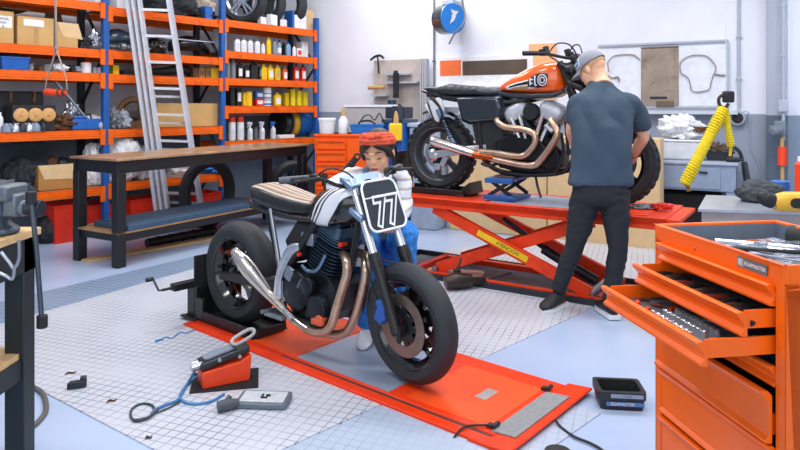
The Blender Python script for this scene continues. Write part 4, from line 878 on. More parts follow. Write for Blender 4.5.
m.tube([(1.07, 0, .86), (.9, 0, .80), (.7, 0, .72), (.55, 0, .6)], .035, 12, 4)
for s in (-1, 1):
    m.tube([(.80, s*.10, .76), (.68, s*.125, .60), (.56, s*.13, .44), (.51, s*.125, .33), (.53, s*.12, .24)], .028, 10, 4)
    m.tube([(1.06, s*.03, .80), (1.04, s*.06, .62), (1.0, s*.09, .42), (.93, s*.11, .26), (.80, s*.115, .20), (.53, s*.12, .22)], .018, 10, 5)
    m.tube([(.80, s*.11, .77), (.55, s*.12, .765), (.3, s*.12, .79), (.18, s*.09, .81)], .014, 8, 4)
    m.tube([(.50, s*.12, .45), (.44, s*.12, .62), (.38, s*.12, .79)], .012, 8, 2)
m.tube([(.18, -.09, .81), (.14, 0, .815), (.18, .09, .81)], .014, 8, 4)
m.cyl((1.135, 0, .83), (1.07, 0, 1.0), .034); m.bld('frame', BLACK, mo)
m = MB(); m.tube([(.71, -.15, .62), (.66, -.165, .60), (.60, -.17, .52), (.555, -.17, .42), (.54, -.165, .31)], [.012, .018, .016, .014, .018], 10, 5, flat=1.6); m.bld('frame_plate', ALU, mo)
m = MB(); m.box((.63, -.155, .46), (.07, .02, .08), ry=.4); m.box((.52, -.15, .30), (.06, .03, .05)); m.bld('bracket', ALUD, mo, bevel=.006)
# shock absorber
m = MB(); m.cyl((.43, -.13, .80), (.56, -.14, .36), .013); m.cyl((.55, -.14, .40), (.585, -.14, .29), .022)
m.bld('shock_absorber', STEEL, mo)
m = MB(); pts = []
for k in range(60): f = k/59; a = f*2*PI*6; pts.append((.50+.07*f+.028*math.cos(a), -.02+.035*math.sin(a), .60-.24*f))
m.tube(pts, .006, 6); m.bld('spring', DSTEEL, mo)
# seat: lofted cushion, long ribs
def seatsec(x, zt, zb, hw):
    pts = []
    for k in range(20):
        f = 2*PI*k/20; c_, s_ = math.cos(f), math.sin(f); pts.append(V((x, hw*abs(c_)**.55*(1 if c_ > 0 else -1), (zt+zb)/2+(zt-zb)/2*abs(s_)**.75*(1 if s_ > 0 else -1))))
    return pts
SP = [(.16, .88, .855, .05), (.18, .905, .83, .09), (.235, .918, .805, .125), (.33, .91, .785, .135), (.44, .892, .77, .135), (.57, .872, .76, .12), (.68, .86, .765, .10), (.76, .858, .79, .085), (.79, .85, .81, .07)]
m = MB(); m.loft([seatsec(*q) for q in SP]); st_ = m.bld('seat', SEATB, mo)
for k in range(9):
    y = -1+2*k/8; m = MB(); pts = []
    for x, zt, zb, hw in SP[1:-1]:
        yy = y*hw*.74; sf = (zt-zb)/2; c_ = min(1, abs(yy)/hw)**(1/.55); zz = (zt+zb)/2+sf*(max(0, 1-c_**2)**.5)**.75; pts.append((x, yy, zz-.001))
    m.tube(pts, .0105, 6, 3, flat=.8); m.bld('seat_rib', STR if k % 2 else STR2, st_)
# tank with white side panel and two thin black lines
TS = [(.68, .82, .76, .07), (.74, .89, .745, .11), (.83, .94, .735, .145), (.95, .965, .74, .155), (1.04, .965, .77, .135), (1.10, .94, .81, .08)]
m = MB(); m.loft([seatsec(*q) for q in TS]); tk = m.bld('fuel_tank', BLACKG, mo)
def tanksurf(x, f, off):
    for a, b in zip(TS, TS[1:]):
        if x <= b[0] or b is TS[-1]:
            t = max(0, min(1, (x-a[0])/(b[0]-a[0]))); q = [a[i]+(b[i]-a[i])*t for i in range(4)]; break
    c_, s_ = math.cos(f), math.sin(f); return V((x, (q[3]+off)*abs(c_)**.55*(1 if c_ > 0 else -1), (q[1]+q[2])/2+((q[1]-q[2])/2+off)*abs(s_)**.75*(1 if s_ > 0 else -1)))
def tankband(xa, xb, off, name, mm, par):
    m = MB(); rows = []
    for k in range(25):
        f = -PI/2*.55+(PI+PI*.55)*k/24; sh = .115*math.sin(f); rows.append([tanksurf(max(.71, min(1.085, xa+sh+(xb-xa)*j/6)), f, off) for j in range(7)])
    for a, b in zip(rows, rows[1:]):
        for j in range(6): m.poly([a[j], a[j+1], b[j+1], b[j]])
    return m.bld(name, mm, par, solid=.004)
tankband(.862, 1.0, .006, 'white_panel', WHITEP, tk)
tankband(.828, .842, .006, 'stripe', WHITEP, tk); tankband(.885, .894, .0095, 'stripe', BLACKG, tk)
m = MB(); m.cyl((.9, 0, .955), (.9, 0, .975), .035); m.bld('filler_cap', CHROME, tk)
# front end
m = MB(); m.X = ST
for s in (-1, 1): m.tube([(1.075, s*.1, 1.02), (1.245, s*.1, .63)], .0215, 14)
m.bld('fork_tube', mat('fork_chrome', '#E3E7EE', .25, .75), mo)
for s in (-1, 1):
    m = MB(); m.X = ST; m.tube([(1.235, s*.1, .655), (1.25, s*.1, .62), (1.265, s*.1, .585)], [.031, .035, .031], 14); m.tube([(1.26, s*.1, .60), (1.39, s*.1, .285)], [.030, .027], 14); m.box((1.395, s*.09, .295), (.06, .04, .05)); m.bld('fork_slider', BLACK, mo)
m = MB(); m.X = ST; 
for t_ in (.0, .17): p = V((1.085, 0, 1.0))+V((.40, 0, -.92))*t_; m.box((p.x-.02, 0, p.z), (.11, .27, .035), ry=.41)
m.bld('triple_clamp', mat('clamp_blue_silver', '#8FA9C6', .35, .7), mo, bevel=.01)
m = MB(); m.X = ST
m.tube([(.93, -.38, 1.04), (1.0, -.25, 1.035), (1.035, -.14, .985), (1.05, 0, .97), (1.035, .14, .98), (1.0, .25, 1.015), (.93, .38, 1.02)], .011, 10, 4)
hb = m.bld('handlebar', BLACK, mo)
for s in (-1, 1):
    m = MB(); m.X = ST; hz_ = -.015 if s < 0 else -.038; m.tube([(.90, s*.41, 1.053+hz_), (.905, s*.40, 1.053+hz_), (.965, s*.29, 1.055+hz_)], [.021, .019, .018], 12); m.cyl((.892, s*.425, 1.052+hz_), (.902, s*.408, 1.053+hz_), .018); m.bld('grip', mat('grey_rubber_grip', '#565B63', .6, bump=.3, bscale=200), hb)
    m = MB(); m.X = ST @ Matrix.Translation((0, 0, hz_)); m.box((.985, s*.265, 1.055), (.045, .045, .035), rz=-s*.4); m.tube([(1.0, s*.26, 1.06), (1.05, s*.29, 1.065), (1.04, s*.36, 1.06), (1.01, s*.41, 1.055)], [.009, .008, .007, .008], 8, 4); m.tube([(.99, s*.25, 1.07), (1.03, s*.20, 1.07 if s > 0 else 1.10), (1.06, s*.1, 1.01 if s > 0 else 1.06), (1.1, s*.02, .95)], .005, 6, 5); m.cyl((1.0, s*.22, 1.05), (1.0, s*.21, 1.07), .016); m.bld('brake_lever' if s < 0 else 'clutch_lever', BLACK, hb)
# plate, in its own plane ahead of the fork
def platemat():
    pass
pc = V((1.205, 0, .885)); pu = V((-.36, 0, .93)).normalized(); pn = V((.93, 0, .36)).normalized()
m = MB(); m.X = ST; pts = rrect(.242, .262, .045); pts = [(x*(1+.10*(-y/.3)), y) for x, y in pts]
m.prism(pts, o=pc, a=(0, 1, 0), b=pu, d=pn*.006); pl = m.bld('number_plate', mat('plate_black', '#2A333B', .35), mo)
m = MB(); m.X = ST; q = catmull([pc+V((0, 1, 0))*x+pu*y+pn*.007 for x, y in pts], 1, True); m.tube(q, .0065, 8, closed=True); m.tube([pc+V((0, -.117, 0))+pu*.045+pn*.009, pc+V((0, .117, 0))+pu*.045+pn*.009], .0035, 6); m.bld('plate_border', WHITEP, pl)
Rm = Matrix((( 0, pu.x, pn.x), (1, 0, 0), (0, pu.z, pn.z))).to_4x4()
for tx, sz, mm, z, bo in (('77', .21, WHITEP, .009, .013), ('77', .21, mat('plate_black', '#2A333B'), .0115, -.001)):
    o = letters(tx, sz, 'number', mm, pl, .0012, shear=.15, sx=.78, bold=bo)
    o.data.transform(ST @ Matrix.Translation(pc-pu*.04+pn*z) @ Rm)
m = MB(); m.X = ST; m.tube([pc+V((0, .08, 0))-pn*.03, pc+V((0, .09, 0))-pn*.09], .008, 8); m.tube([pc+V((0, -.08, 0))-pn*.03, pc+V((0, -.09, 0))-pn*.09], .008, 8); m.box(pc-pn*.03, (.04, .2, .16), ry=-.38); m.bld('plate_bracket', BLACKM, mo)
# calipers, hoses
for s in (-1, 1):
    m = MB(); m.X = ST; m.box((1.27, s*.082, .36), (.06, .045, .12), ry=.4); m.cyl((1.26, s*.105, .40), (1.26, s*.06, .40), .022); m.cyl((1.285, s*.105, .335), (1.285, s*.06, .335), .022); m.bld('brake_caliper', mat('caliper_blue', '#1F5FB4', .35), mo, bevel=.008)
m = MB(); m.X = ST
m.tube([(1.15, -.06, .80), (1.2, -.13, .66), (1.23, -.12, .52), (1.25, -.1, .42)], .005, 6, 6); m.tube([(1.23, -.08, .62), (1.30, -.02, .60), (1.33, .04, .57), (1.28, .08, .5), (1.26, .1, .42)], .005, 6, 6); m.bld('brake_hose', BLACKM, mo)
m = MB(); m.tube([(1.02, -.08, .98), (.98, -.1, .95), (1.06, -.09, .86), (1.03, -.06, .75)], .006, 6, 6); m.tube([(1.1, -.08, .84), (1.09, -.1, .74), (1.06, -.09, .64), (1.05, -.1, .58)], .007, 6, 6); m.bld('cable', BLACKM, mo)
# engine
m = MB()
m.loft([[V((x, y, z)) for x, z in [(.55, .30), (.60, .22), (.84, .20), (.93, .28), (.95, .42), (.86, .50), (.62, .50), (.55, .42)]] for y in (-.11, .11)])
m.lathe([(.115, 0), (.12, .012), (.11, .05), (.09, .062), (.03, .066)], o=(.67, -.10, .37), ax=(0, -1, 0), seg=36); m.lathe([(.075, 0), (.08, .01), (.07, .045), (.03, .05)], o=(.83, -.10, .30), ax=(0, -1, 0)); m.lathe([(.11, 0), (.1, .05)], o=(.7, .1, .37), ax=(0, 1, 0))
for k in range(8): f = 2*PI*k/8; m.cyl((.67+.108*math.cos(f), -.145, .37+.108*math.sin(f)), (.67+.108*math.cos(f), -.165, .37+.108*math.sin(f)), .008, seg=6)
m.lathe([(.05, 0), (.05, .03), (.04, .036)], o=(.79, -.145, .42), ax=(0, -1, 0))
en = m.bld('engine', ENG, mo, bevel=.006)
m = MB(); finned(m, (.80, 0, .49), (.35, 0, .94), .125, .17, 8, .95); m.bld('cylinder', mat('engine_fins', '#2E3D4B', .35, .65, var=.2), en)
m = MB(); finned(m, (.865, 0, .665), (.35, 0, .94), .12, .05, 3, .95); m.loft([[V((.87, 0, .70))+V((.94, 0, -.35))*a+V((0, 1, 0))*b+V((.35, 0, .94))*h for a, b in rrect(.2-h, .22-h, .04)] for h in (0, .035, .06)]); m.bld('cylinder_head', ENGB, en)
m = MB(); m.box((.74, -.07, .66), (.1, .11, .07)); m.cyl((.70, -.05, .66), (.60, -.05, .68), .035); m.bld('carburettor', ALUD, en, bevel=.006)
m = MB(); m.tube([(.90, -.13, .60), (.86, -.15, .52), (.80, -.16, .50), (.74, -.155, .52)], .01, 8, 5); m.tube([(.80, -.16, .46), (.76, -.17, .45), (.72, -.165, .40)], .01, 8, 5); m.bld('oil_line', mat('oil_line_blue_steel', '#6D8AA6', .3, .8), en)
m = MB(); m.cyl((.87, -.11, .245), (.87, -.16, .245), .028); m.box((.86, -.15, .235), (.08, .03, .03)); m.bld('oil_filler', mat('orange_rubber', '#D9603A', .5), en, bevel=.004)
m = MB(); m.cyl((.985, -.06, .66), (1.0, -.12, .665), .012); m.bld('spark_cap', RED, en); m = MB(); m.cyl((.72, -.15, .58), (.72, -.17, .58), .010); m.bld('hose_cap', RED, en)
m = MB(); m.bb(.46, .62, -.2, -.13, .20, .225); m.tube([(.50, -.13, .23), (.49, -.24, .235)], .012, 8); m.tube([(.56, -.15, .30), (.62, -.18, .26), (.68, -.18, .22), (.70, -.2, .215)], .009, 8, 4); m.bld('footpeg', ALUD, mo)
# exhaust
m = MB()
m.tube([(.96, -.06, .60), (1.02, -.10, .60), (1.055, -.125, .575), (1.06, -.13, .52), (1.02, -.13, .42), (.985, -.13, .33), (.95, -.13, .24), (.90, -.13, .19), (.82, -.13, .165), (.74, -.135, .17)], .024, 14, 5); m.bld('exhaust_header', PIPE, mo)
m = MB(); m.tube([(.98, .02, .60), (1.07, .0, .60), (1.12, -.05, .56), (1.125, -.06, .50), (1.09, -.06, .38), (1.05, -.06, .28), (.99, -.06, .19), (.90, -.07, .155), (.78, -.09, .155)], .024, 14, 5); m.bld('exhaust_header', PIPE, mo)
m = MB(); m.tube([(.76, -.135, .17), (.68, -.15, .20), (.60, -.17, .255), (.52, -.19, .31), (.44, -.20, .365), (.34, -.205, .43), (.27, -.205, .475), (.20, -.205, .515)], [.022, .022, .023, .026, .036, .048, .046, .030], 18, 5); m.tube([(.2, -.205, .515), (.18, -.205, .53)], [.030, .026], 16); m.bld('muffler', PIPEC, mo)
m = MB(); m.cyl((.2, 0, .30), (.2, 0, .36), .0); 
m = MB(); m.ring((-.03, .12, .327), (0, 1, 0), .1, [(-.02, -.003), (.006, -.003), (.006, .003), (-.02, .003)], 40); m.bar((-.03, .12, .43), (.53, .12, .39), .012, .02); m.bar((-.03, .12, .225), (.53, .12, .32), .012, .02); m.bld('drive_chain', DSTEEL, mo)
m = MB(); m.prism([(.52, .62), (.62, .74), (.76, .74), (.68, .56), (.6, .5)], o=(0, -.1, 0), d=(0, .2, 0)); m.bld('air_box', BLACKM, mo, bevel=.01)
m = MB(); m.loft([[V((x, y, z)) for y, z in ((-.09, .785), (.09, .785), (.08, .77), (-.08, .77))] for x in (.17, .75)]); m.bld('seat_pan', BLACKM, mo)
# ================================================================ raised scissor lift
M2o = V((.366, 5.8, 0)); M2F = V((.842, -.541, 0)).normalized(); M2Z = math.atan2(M2F.y, M2F.x); ZL = .68
sl = thing('motorcycle_lift', 'raised red scissor lift table carrying the orange motorcycle', 'lift', M2o, M2Z)
hw = .36
m = MB(); m.bb(-.62, 1.95, -hw, hw, ZL-.06, ZL-.004); m.bb(-.62, 1.95, -hw, -hw+.02, ZL-.085, ZL-.0); m.bb(-.62, 1.95, hw-.02, hw, ZL-.085, ZL); m.bb(1.95, 2.04, -hw+.03, hw-.03, ZL-.04, ZL-.01)
m.bb(1.3, 1.82, -hw+.06, hw-.06, ZL-.004, ZL+.004); m.bld('platform', LIFTRED, sl, bevel=.004, seg=1)
m = MB(); m.bb(.60, 1.25, -.28, .28, ZL-.004, ZL+.001); m.bld('drop_plate', STEELP, sl)
BZ2 = .06
# base frame: local x of its ends from the photo
m = MB()
for y in (-.30, .30): m.bb(-.15, 1.52, y-.03, y+.03, .008, .05)
m.bb(-.15, -.09, -.3, .3, .008, .05); m.bb(1.46, 1.52, -.3, .3, .008, .05); m.bld('base_frame', LIFTRED, sl)
for y in (-.29, .29):
    m = MB(); m.bar((.10, y, ZL-.09), (1.42, y, .07), .05, .09); m.bld('scissor_arm', LIFTRED, sl, bevel=.004, seg=1)
    m = MB(); m.bar((1.42, y*.8, ZL-.09), (.10, y*.8, .07), .05, .09); m.bld('scissor_arm', LIFTRED, sl, bevel=.004, seg=1)
m = MB(); m.cyl((.76, -.315, .33), (.76, .315, .33), .02); m.bld('pivot_axle', STEEL, sl); m = MB(); m.cyl((.10, -.3, .07), (.10, .3, .07), .025); m.bld('pivot_axle', STEEL, sl); m = MB(); m.cyl((1.42, -.3, .07), (1.42, .3, .07), .025); m.bld('pivot_axle', STEEL, sl)
m = MB(); m.tube([(1.38, 0, .09), (1.05, 0, .24), (.95, 0, .29)], [.04, .04, .04], 12); m.tube([(.95, 0, .30), (.6, 0, .50)], .02, 10); m.bld('hydraulic_ram', mat('ram_dark', '#2B3036', .3, .6), sl)
# yellow warning sticker on the front arm
d = V((1.32, 0, -.52)).normalized(); up = V((.52, 0, 1.32)).normalized(); c = V((.755, -.318, .334))
m = MB(); m.prism([(-.26, -.025), (.20, -.025), (.20, .025), (-.26, .025)], o=c, a=d, b=up, d=(0, -.002, 0)); sk = m.bld('warning_sticker', mat('sticker_yellow', '#F0C419', .5), sl, flat=True)
Rs = Matrix(((d.x, up.x, 0), (0, 0, -1), (d.z, up.z, 0))).to_4x4(); o = letters('ATENCION', .04, 'print', BLACKM, sk, .0005); o.data.transform(Matrix.Translation(c+d*.02+V((0, -.003, 0))) @ Rs)
# wheel chock
m = MB(); m.bb(-.36, .30, -.14, -.125, ZL, ZL+.05); m.bb(-.36, .30, .125, .14, ZL, ZL+.05); m.bb(-.36, .30, -.14, .14, ZL, ZL+.010); m.bb(-.40, -.37, -.13, .13, ZL, ZL+.36); m.bar((-.36, -.14, ZL+.02), (-.42, -.14, ZL+.42), .04, .05); m.prism([(.2, ZL+.015), (.36, ZL+.015), (.34, ZL+.12)], o=(0, -.12, 0), d=(0, .24, 0)); m.bld('wheel_chock', BLACK, sl, bevel=.006)
# pit edges round its base
m = MB(); a = .37
for y in (-a, a): m.bb(-.45, 1.66, y-.012, y+.012, .0, .05)
m.bb(-.462, -.438, -a, a, 0, .05); m.bld('pit_frame', DSTEEL, sl)
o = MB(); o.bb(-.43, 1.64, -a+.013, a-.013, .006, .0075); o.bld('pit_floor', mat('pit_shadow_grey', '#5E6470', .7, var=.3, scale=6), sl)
# ================================================================ orange motorcycle
m2 = thing('motorcycle', 'orange and black v twin motorcycle raised on the red scissor lift', 'motorcycle', M2o+V((0, 0, ZL)), M2Z)
ORT = mat('tank_orange', '#FA6414', .18, coat=.8, var=.03); GUN = mat('gunmetal_paint', '#3C444C', .3, .5, coat=.3); CASEG = mat('cast_grey', '#BCC1CA', .45, .35, var=.2)
AX2 = V((-.45, 0, .89)).normalized(); HD2 = V((1.19, 0, 1.0)); S2 = Matrix.Translation(HD2) @ Matrix.Rotation(math.radians(-4), 4, AX2) @ Matrix.Translation(-HD2)
mwheel(m2, 'rear_wheel', (0, 0, .347), .325, .17, .225, 6, None, mat('wheel_grey', '#50565E', .35, .7), (.12, .09), -1, None, 26, STEEL, .045)
mwheel(m2, 'front_wheel', (1.52, 0, .341), .33, .12, .235, 6, None, BLACKG, (.15, .10), (-1, 1), S2, 30, STEEL)
m = MB()
for s in (-1, 1): m.loft([[V((x, s*y0+dy, z+dz)) for dy, dz in ((-.02, -hh), (.02, -hh), (.02, hh), (-.02, hh))] for x, y0, z, hh in ((.50, .10, .42, .03), (.28, .13, .39, .035), (.0, .13, .342, .03), (-.05, .13, .335, .02))])
m.bld('swingarm', ALU, m2, bevel=.006)
m = MB(); m.lathe([(.05, 0), (.055, .01), (.03, .03)], o=(0, -.14, .342), ax=(0, -1, 0)); m.box((.10, -.12, .29), (.05, .04, .1), ry=.5); m.box((.03, -.115, .24), (.06, .04, .06)); m.bld('brake_caliper', ALU, m2, bevel=.01)
for s in (-1, 1):
    m = MB(); m.cyl((.06, s*.14, .72), (.21, s*.14, .44), .014); m.cyl((.05, s*.14, .74), (.09, s*.14, .66), .026)
    m.cyl((.16, s*.14, .53), (.22, s*.14, .42), .02)
    sh = m.bld('shock_absorber', mat('shock_blue_grey', '#6E8FAE', .3, .6), m2); pts = []; m = MB()
    for k in range(70): f = k/69; a = f*2*PI*8; pts.append((.09+.09*f+.024*math.cos(a)*.88, s*.14+.027*math.sin(a), .665-.17*f+.024*math.cos(a)*.45))
    m.tube(pts, .005, 6); m.bld('spring', BLACK, sh)
m = MB()
for s in (-1, 1):
    m.tube([(1.12, s*.03, .98), (.9, s*.08, .84), (.65, s*.1, .80), (.4, s*.11, .82), (.1, s*.1, .84), (-.1, s*.06, .87)], .02, 10, 4)
    m.tube([(1.17, s*.03, .92), (1.24, s*.06, .6), (1.22, s*.1, .34), (1.1, s*.12, .24), (.7, s*.12, .22), (.5, s*.12, .3), (.44, s*.12, .5), (.42, s*.11, .8)], .02, 10, 4)
m.cyl((1.20, 0, .90), (1.13, 0, 1.06), .035); m.bld('frame', BLACK, m2)
# seat with cross pleats, tail
SP2 = [(-.15, .93, .905, .07), (-.08, .945, .89, .10), (.02, .94, .87, .12), (.06, .955, .86, .135)]+[(.08+.035*k, .962-.0035*k+(.008 if k % 2 else -.006), .85, .14) for k in range(11)]+[(.48, .925, .84, .13), (.56, .915, .85, .11), (.62, .93, .86, .08)]
m = MB(); m.loft([seatsec(*q) for q in SP2]); m.bld('seat', mat('pleated_vinyl', '#20262D', .35, spec=.6), m2)
m = MB(); m.loft([seatsec(*q) for q in [(-.17, .925, .915, .05), (-.15, .925, .89, .09), (.0, .90, .83, .13), (.2, .87, .80, .14), (.4, .86, .82, .13)]]); m.bld('tail_unit', BLACKG, m2)
m = MB(); rg = []
for k in range(12): f = math.radians(62+k*4.5); rg.append([V((math.cos(f)*r_, y, .342+math.sin(f)*r_)) for y, r_ in ((-.095, .375), (-.07, .40), (.07, .40), (.095, .375), (.07, .392), (-.07, .392))])
m.loft(rg); m.bld('rear_mudguard', BLACKG, m2)
m = MB(); m.loft([[V((x, y, z)) for x, z in sh_] for y, sh_ in ((-.17, [(.24, .84), (.60, .84), (.64, .76), (.60, .66), (.36, .64), (.30, .66)]), (-.10, [(.2, .86), (.64, .86), (.68, .76), (.64, .64), (.34, .61), (.26, .64)]), (.12, [(.2, .86), (.64, .86), (.68, .76), (.64, .64), (.34, .61), (.26, .64)]))]); m.bld('side_cover', mat('side_cover_gloss', '#1B2832', .25, coat=.4), m2, bevel=.015)
m = MB(); m.bb(.0, .12, -.12, .12, .70, .76); m.bld('bracket', ALU, m2)
m = MB(); m.loft([[V((x, y, z)) for x, z in [(.36, .63), (.62, .66), (.66, .50), (.60, .30), (.46, .30), (.40, .44)]] for y in (-.12, .12)]); m.bld('battery_box', BLACKM, m2, bevel=.01)
m = MB(); m.prism([(-.1, .78), (.06, .86), (.1, .74), (.05, .62), (-.02, .66)], o=(0, -.13, 0), d=(0, .03, 0)); m.bld('fabric_flap', WHITE, m2, bevel=.01)
m = MB(); m.tube([(-.02, -.16, .84), (.04, -.17, .80), (.1, -.165, .72), (.07, -.16, .62), (.0, -.16, .60)], .01, 8, 5); m.tube([(.02, -.17, .84), (.09, -.18, .76), (.12, -.17, .66)], .008, 8, 5); m.tube([(-.05, -.15, .8), (.0, -.17, .7), (.05, -.17, .6)], .008, 8, 5); m.bld('wiring_loom', BLACKM, m2)
# tank
TS2 = [(.56, .915, .90, .05), (.62, .955, .895, .09), (.72, 1.015, .88, .125), (.84, 1.08, .87, .145), (.96, 1.125, .862, .15), (1.06, 1.135, .865, .14), (1.12, 1.12, .875, .115), (1.15, 1.08, .90, .07)]
m = MB(); m.loft([seatsec(*q) for q in TS2]); tk = m.bld('fuel_tank', ORT, m2, sub=1)
def tsurf(T, x, z, s, off):
    for a, b in zip(T, T[1:]):
        if x <= b[0] or b is T[-1]: t = max(0, min(1, (x-a[0])/(b[0]-a[0]))); q = [a[i]+(b[i]-a[i])*t for i in range(4)]; break
    zz = max(-1, min(1, (z-(q[1]+q[2])/2)/((q[1]-q[2])/2))); s_ = abs(zz)**(1/.75); return V((x, s*((q[3])*max(.0, 1-s_*s_)**.275+off), z))
def decal(T, pts, off, name, mm, par, s=-1, n=6):
    """a thin sticker that follows the tank's side, given as upper and lower edge lists"""
    up_, lo_ = pts; m = MB(); rows = []
    U = catmull([V((x, 0, z)) for x, z in up_], 4); Lw = catmull([V((x, 0, z)) for x, z in lo_], 4)
    for a, b in zip(U, Lw): rows.append([tsurf(T, (a+(b-a)*k/n).x, (a+(b-a)*k/n).z, s, off) for k in range(n+1)])
    for a, b in zip(rows, rows[1:]):
        for k in range(n): m.poly([a[k], a[k+1], b[k+1], b[k]])
    return m.bld(name, mm, par, solid=.002)
decal(TS2, ([(.66, .925), (.76, .955), (.9, .985), (1.0, 1.03)], [(.68, .905), (.8, .905), (.92, .91), (1.0, .93)]), .006, 'decal_field', WHITEP, tk)
decal(TS2, ([(.70, .928), (.78, .95), (.88, .972)], [(.71, .918), (.79, .934), (.88, .945)]), .010, 'decal_stripe', BLACKG, tk)
decal(TS2, ([(.72, .914), (.80, .925), (.88, .932)], [(.74, .906), (.81, .908), (.88, .91)]), .010, 'decal_stripe', mat('decal_gold', '#A58A52', .4), tk)
decal(TS2, ([(.885, .98), (.93, 1.015), (1.0, 1.035), (1.045, 1.02)], [(.875, .925), (.92, .918), (.98, .918), (1.03, .935)]), .011, 'decal_badge', mat('badge_dark', '#222830', .3), tk)
for i, (x0, x1, z0_, z1) in enumerate([(.895, .905, .935, .99), (.905, .925, .975, .985), (.905, .92, .945, .955), (.935, .945, .93, 1.01), (.945, .955, .93, .94)]): decal(TS2, ([(x0, z1), ((x0+x1)/2, z1), (x1, z1)], [(x0, z0_), ((x0+x1)/2, z0_), (x1, z0_)]), .014, 'decal_mark', WHITEP, tk)
q = [tsurf(TS2, 1.0+.034*math.cos(f), .975+.042*math.sin(f), -1, .014) for f in [2*PI*k/24 for k in range(24)]]; m = MB(); m.tube(q, .004, 6, closed=True); m.bld('decal_ring', WHITEP, tk)
q = [tsurf(TS2, 1.0+.018*math.cos(f), .975+.022*math.sin(f), -1, .014) for f in [2*PI*k/24 for k in range(24)]]; m = MB(); m.tube(q, .004, 6, closed=True); m.bld('decal_ring', WHITEP, tk)
m = MB(); m.loft([seatsec(*q) for q in [(.58, .90, .86, .09), (.7, .885, .83, .13), (.9, .88, .82, .135), (1.08, .885, .84, .12), (1.14, .90, .87, .08)]]); m.bld('under_tank_panel', GUN, m2)
# v twin
m = MB(); m.loft([[V((x, y, z)) for x, z in [(.55, .36), (.62, .26), (1.0, .22), (1.12, .28), (1.14, .42), (1.04, .52), (.72, .54), (.58, .48)]] for y in (-.12, .12)])
m.loft([[V((x, y, z)) for x, z in [(.66, .44), (.74, .52), (.98, .50), (1.06, .40), (1.0, .33), (.74, .34)]] for y in (-.12, -.165)]); m.lathe([(.09, 0), (.095, .01), (.085, .04)], o=(1.06, -.12, .36), ax=(0, -1, 0))
en = m.bld('engine', mat('engine_black', '#1A1D21', .3, .5), m2, bevel=.01)
for (c0, ax, c1_) in (((.84, 0, .52), V((-.42, 0, .9)), None), ((.95, 0, .52), V((.42, 0, .9)), None)):
    ax = ax.normalized(); c0 = V(c0); m = MB(); finned(m, c0, ax, .095, .16, 8, 1.1); m.bld('cylinder', mat('cyl_dark', '#30363E', .35, .6), en)
    m = MB(); pz_ = V((ax.z, 0, -ax.x)); c_ = c0+ax*.17
    m.loft([[c_+pz_*a+V((0, 1, 0))*b+ax*h for a, b in rrect(.21*k, .24*k, .045)] for h, k in ((-.01, .9), (.03, 1), (.08, 1), (.11, .86), (.125, .6))]); m.bld('rocker_cover', CASEG, en)
    m = MB()
    for e in (-.04, .035): m.tube([c0+pz_*e*.6+V((0, -.135, -.04)), c0+pz_*e+ax*.18+V((0, -.125, 0))], .016, 10); m.cyl(c0+pz_*e*.6+V((0, -.135, -.05)), c0+pz_*e*.6+V((0, -.135, -.02)), .024)
    m.bld('pushrod_tube', CHROME, en)
m = MB(); m.lathe([(.07, 0), (.075, .02), (.06, .05)], o=(.895, -.10, .72), ax=(0, -1, 0)); m.bld('air_filter', BLACK, en)
m = MB(); m.tube([(.60, -.12, .68), (.625, -.17, .64), (.70, -.19, .60), (.84, -.19, .585), (.935, -.19, .555), (.955, -.19, .50), (.93, -.19, .44), (.86, -.19, .375), (.76, -.19, .37), (.62, -.19, .385), (.48, -.19, .39)], .026, 14, 5); m.bld('exhaust_header', PIPE, m2)
m = MB(); m.tube([(1.06, -.13, .66), (1.11, -.17, .60), (1.13, -.19, .54), (1.08, -.19, .45), (1.02, -.19, .37), (.95, -.19, .305), (.84, -.19, .30), (.70, -.19, .32), (.58, -.19, .34), (.46, -.19, .37)], .028, 14, 5); m.bld('exhaust_header', PIPE, m2)
m = MB(); m.tube([(1.04, -.2, .62), (1.1, -.21, .57)], .016, 10); m.bld('heat_shield', STEEL, m2)
m = MB(); m.tube([(.60, -.19, .345), (.46, -.195, .36), (.38, -.2, .38)], [.03, .03, .034], 14, 3); m.bld('link_pipe', COPPER, m2)
for dz in (0,): m = MB(); m.tube([(.42, -.2, .37), (.33, -.205, .395), (.2, -.21, .43), (.08, -.215, .46), (.04, -.215, .47)], [.03, .036, .042, .045, .042], 18, 4); m.cyl((.045, -.215, .469), (.03, -.215, .472), .034); m.bld('muffler', PIPEC, m2)
m = MB(); m.tube([(.92, -.1, .22), (.98, -.2, .13), (1.02, -.24, .06)], .01, 8, 4); m.bld('kickstand', BLACK, m2)
m = MB(); m.tube([(1.1, -.14, .25), (1.14, -.17, .3), (1.17, -.16, .42), (1.15, -.15, .56)], .012, 8, 5); m.bld('hose', BLACKM, m2); m = MB(); m.tube([(.62, -.15, .30), (.56, -.2, .28), (.50, -.22, .3)], .014, 8, 4); m.bld('hose', BLACKM, m2)
m = MB(); m.box((1.2, 0, .52), (.05, .24, .26), ry=-.1); m.bld('radiator', BLACK, m2)
